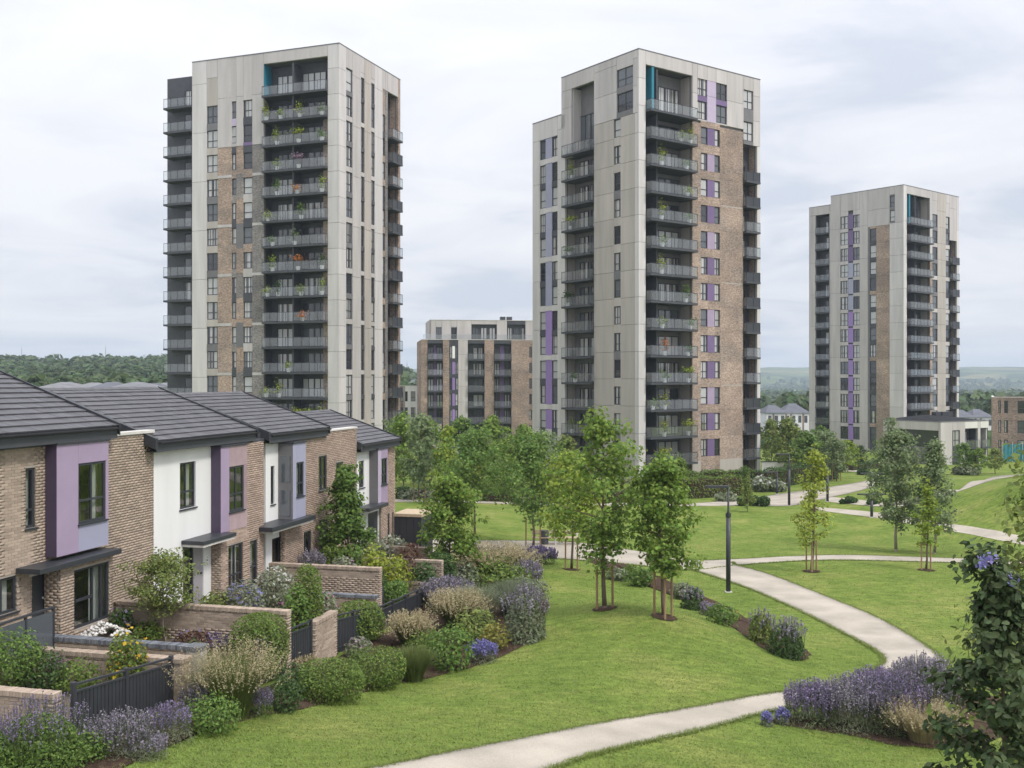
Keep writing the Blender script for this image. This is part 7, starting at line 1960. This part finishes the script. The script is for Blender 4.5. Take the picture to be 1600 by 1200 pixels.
FH = [
    (58, 112, 606, 618, 597, 170, 'far house with wide grey hipped roof, leftmost above the terrace ridge', 'off_white', 'far_roof_pale', 3, 1),
    (112, 150, 606, 618, 598, 178, 'far house with grey roof between the leftmost and the dark-roofed one', 'off_white', 'far_roof_pale', 2, 1),
    (140, 178, 607, 618, 597, 165, 'far house with dark slate roof left of the pale house', 'off_white', 'far_roof', 3, 1),
    (176, 222, 605, 618, 597, 160, 'far pale house with off-white roof and two garage doors', 'off_white', 'far_roof_pale', 3, 1),
    (212, 240, 607, 618, 599, 166, 'far house with dark blue-grey hip beside the pale one', 'off_white', 'far_roof', 2, 1),
    (236, 262, 606, 618, 598, 175, 'far white house close to the left tower balconies', 'white_render', 'far_roof_pale', 2, 1),
    (1198, 1228, 645, 690, 633, 260, 'far white house with grey hips right of the middle tower', 'white_render', 'far_roof', 3, 2),
    (1226, 1264, 645, 690, 631, 270, 'far white and red house beside the right tower', 'white_render', 'far_roof', 4, 2),
    (1496, 1524, 652, 690, 641, 270, 'far white house right of the right tower, left half', 'white_render', 'far_roof', 3, 2),
    (1522, 1552, 652, 690, 640, 275, 'far white house right of the right tower, next to the brick building', 'white_render', 'far_roof', 3, 2),
    (640, 652, 598, 606, 593, 420, 'small far house under the wooded skyline between left tower and mid-rise', 'white_render', 'far_roof', 2, 1),
]
for i, (p0, p1, pe, pb, pr, Y, lb, wl, rf, nw, fl_) in enumerate(FH):
    far_house(p0, p1, pe, pb, pr, Y, lb, wl, rf, nw, fl_, panel='far_brick' if Y > 250 and Y < 400 else None)
# white flat-roofed building between left tower and mid-rise
WB = Block('white_building', 'white flat-roofed building with dark windows just right of the left tower', 'building', 622, 205, 600, -2.0, 71)
U = WB.u; top = CAMZ - (603 - HOR) / FPX * 205
e = [U('R', p) for p in (615, 624, 630, 633, 637, 642, 649, 654, 660, 668)]
fl = [top - 3.6 - 3.2 * k for k in range(3)][::-1]
for i, (p, q) in enumerate(zip(e, e[1:])):
    if i in (1, 3, 5, 7): WB.wincol('R', p, q, fl, -2, top, .5, 2.0, spand='white_render' if i != 1 else 'far_brick', style='two')
    else: WB.solid('R', p, q, -2, top, 'white_render' if i != 2 else 'concrete_tan', gap=.0)
WB.cap('R', e[0], e[-1], top, m='coping'); WB.rear(10, e[-1], -2, top, 'white_render'); WB.solid('L', .25, 10, -2, top, 'white_render')
link('roof', MB().box(e[0] + .3, e[-1], .3, 10, top + 1.4, top + 1.6).mesh('roof', 'mid_clad'), WB.root)
# low podium walls by the mid-rise block
for lb, p0, p1, py0, py1, Y, m in (('low pale wall panel with dark base below the mid-rise block', 714, 742, 670, 690, 150, 'off_white'), ('pinkish low wall left of the mid-rise foot', 655, 690, 662, 690, 165, 'concrete_tan'), ('grey low garden wall right of the middle tower', 1190, 1262, 722, 728, 122, 'off_white')):
    a_ = at(p0, py1, Y); b_ = at(p1, py0, Y)
    r = empty('boundary_wall', (a_.x, Y, H(a_.x, Y))); tag(r, lb, 'wall'); hh = max(1.0, b_.z - r.location.z); W = b_.x - a_.x; n = max(2, int(W / 2.4))
    for i in range(n): MB().bbox(W * i / n + .01, W * (i + 1) / n - .01, 0, .25, -1, hh, .01).obj('panel', m, r)
    MB().bbox(-.03, W + .03, -.04, .29, hh + .002, hh + .09, .01).obj('coping', 'dark_clad', r)

# ------------------------------------------------------------------ woodland and far town
rs = np.random.RandomState(3)
def canopy(n, kr, yr, hr, per, ls, name, label, m, zoff=0.0, pw=1.0):
    C = []; O = []
    k = rs.uniform(kr[0], kr[1], n); y = yr[0] + (yr[1] - yr[0]) * rs.rand(n) ** pw
    x = k * y; z = farz(x, y); h = rs.uniform(hr[0], hr[1], n)
    for i in range(n):
        d = unit(rs.normal(0, 1, (per, 3))); d[:, 2] = np.abs(d[:, 2]) * 1.0
        C.append(np.array([x[i], y[i], z[i] + h[i] * .35 + zoff]) + d * np.array([.5, .5, .62]) * h[i] * rs.uniform(.8, 1.1, (per, 1))); O.append(d)
    C = np.concatenate(C); O = np.concatenate(O)
    V, F = leafcloud(C, O, ls * rs.uniform(.7, 1.3, len(C)), rs, 'diamond', up=.3, rnd=.5, aspect=.9)
    o = link(name, npmesh(name, V, F, m)); tag(o, label, 'woodland', kind='stuff')
canopy(260, (-.56, -.30), (235, 420), (7, 11), 130, 2.0, 'woodland', 'near belt of mixed trees behind the far houses at left', 'leaf_far', pw=.8)
canopy(620, (-.60, -.06), (420, 1100), (10, 15), 90, 3.6, 'woodland', 'wooded hillside on the left skyline', 'leaf_far')
canopy(240, (-.13, .02), (300, 900), (8, 12), 90, 3.0, 'woodland', 'wooded skyline between the left tower and the mid-rise', 'leaf_far')
canopy(420, (.20, .56), (300, 900), (6, 11), 70, 3.0, 'woodland', 'tree belts in the valley on the right', 'leaf_far', pw=.8)
canopy(900, (.18, .60), (900, 3000), (9, 14), 34, 6.5, 'woodland', 'distant woods in the blue valley on the right', 'leaf_far')
def town(n, kr, yr, label):
    B_ = []; k = rs.uniform(*kr, n); y = rs.uniform(*yr, n); x = k * y; z = farz(x, y)
    for i in range(n):
        w, d, h = rs.uniform(8, 22), rs.uniform(8, 12), rs.uniform(5, 9); B_.append((x[i] - w / 2, x[i] + w / 2, y[i], y[i] + d, z[i] - 3, z[i] + h))
    V, F = boxes_np(B_); tag(link('far_town', npmesh('far_town', V, F, 'off_white')), label, 'town', kind='stuff')
town(110, (.22, .56), (1200, 2300), 'pale far town spread along the valley on the right')
town(16, (-.12, -.05), (900, 1300), 'few pale far buildings below the skyline left of the mid-rise')
for px, pb, pt, lb in ((34, 562, 545, 'thin lattice mast on the left skyline near the frame edge'), (165, 562, 543, 'thin mast on the skyline left of the left tower'), (636, 580, 568, 'tiny mast on the skyline right of the left tower')):
    Y = 1150; a_ = at(px, pb, Y); hh = (pb - pt) / FPX * Y
    r = empty('radio_mast', (a_.x, Y, a_.z)); tag(r, lb, 'mast')
    m_ = MB()
    for q in ((-.5, -.4), (.5, -.4), (0, .5)): m_.tube([(q[0], q[1], -30), (q[0] * .3, q[1] * .3, hh)], .12, 4)
    m_.obj('legs', 'mid_clad', r)
    MB().tube([(0, 0, hh), (0, 0, hh + 3)], .1, 5).obj('aerial', 'mid_clad', r)

# ------------------------------------------------------------------ lawn grass (near), kept off paths and beds
rs = np.random.RandomState(8)
def inside(poly, P):
    x, y = P[:, 0], P[:, 1]; c = np.zeros(len(P), bool); n = len(poly); j = n - 1
    for i in range(n):
        xi, yi = poly[i]; xj, yj = poly[j]
        t = ((yi > y) != (yj > y)) & (x < (xj - xi) * (y - yi) / (yj - yi + 1e-12) + xi); c ^= t; j = i
    return c
def lawn_blades(n, y0, y1, h, w, k0=-.56, k1=.56):
    y = y0 * (y1 / y0) ** rs.rand(n); x = rs.uniform(k0, k1, n) * y
    P = np.c_[x, y]; keep = np.ones(n, bool)
    for A, Bq in PATHS[:2]: keep &= ~inside(np.r_[A, Bq[::-1]], P)
    rel = P - np.array([ROWB.x, ROWB.y]); o = rel @ np.array([RN.x, RN.y]); keep &= o > 5.6
    P = P[keep]; n = len(P); z = hgt(P[:, 0], P[:, 1])
    a = rs.rand(n) * 6.28; ln = rs.uniform(.5, 1.2, n) * h
    s = np.c_[-np.sin(a), np.cos(a), np.zeros(n)] * (w * rs.uniform(.6, 1.3, n))[:, None]
    b = np.c_[P, z]; tip = b + np.c_[np.cos(a) * ln * 1.1, np.sin(a) * ln * 1.1, ln * .75]
    V = np.stack([b - s, b + s, tip], 1).reshape(-1, 3)
    return V, np.arange(n * 3).reshape(-1, 3)
V1, F1 = lawn_blades(200000, 15, 40, .065, .011)
V2, F2 = lawn_blades(90000, 40, 75, .06, .018)
def edge_blades(k, n, h, w):
    """longer uncut grass creeping over the path edges"""
    out = []
    for E in PATHS[k]:
        t = rs.rand(n) * (len(E) - 1); i = t.astype(int); f = (t - i)[:, None]; P = E[i] * (1 - f) + E[np.minimum(i + 1, len(E) - 1)] * f
        d = E[np.minimum(i + 1, len(E) - 1)] - E[i]; nn = unit(np.c_[-d[:, 1], d[:, 0]]); q = np.sin(t * 1.7) * .02 + np.sin(t * 5.1) * .015
        out.append(P + nn * (rs.normal(0, .05, n) + q)[:, None])
    P = np.concatenate(out); n = len(P); z = hgt(P[:, 0], P[:, 1]); a = rs.rand(n) * 6.28; ln = rs.uniform(.5, 1.3, n) * h
    s_ = np.c_[-np.sin(a), np.cos(a), np.zeros(n)] * (w * rs.uniform(.6, 1.3, n))[:, None]; b = np.c_[P, z]
    V = np.stack([b - s_, b + s_, b + np.c_[np.cos(a) * ln * .8, np.sin(a) * ln * .8, ln]], 1).reshape(-1, 3)
    return V
V3 = np.concatenate([edge_blades(0, 26000, .075, .010), edge_blades(1, 9000, .08, .016)]); F3 = np.arange(len(V3)).reshape(-1, 3)
tag(link('edge_grass', npmesh('edge_grass', V3, F3, 'lawn_blade')), 'longer grass fringing the path edges', 'grass', kind='stuff')
tag(link('lawn_grass', npmesh('lawn_grass', np.r_[V1, V2], np.r_[F1, F2 + len(V1)], 'lawn_blade')), 'short mown grass of the near lawns', 'grass', kind='stuff')

# ------------------------------------------------------------------ haze
m, N, L = _new('haze_air')
out = N('ShaderNodeOutputMaterial'); v = N('ShaderNodeVolumePrincipled'); L(v.outputs[0], out.inputs['Volume'])
v.inputs['Color'].default_value = (0.74, 0.86, 1.0, 1); v.inputs['Density'].default_value = 0.00022; v.inputs['Anisotropy'].default_value = 0.0
hz = MB().box(-7000, 7000, -40, 6100, -60, 140).obj('haze', 'haze_air'); tag(hz, 'thin blue air haze over the whole valley', 'haze', kind='stuff')
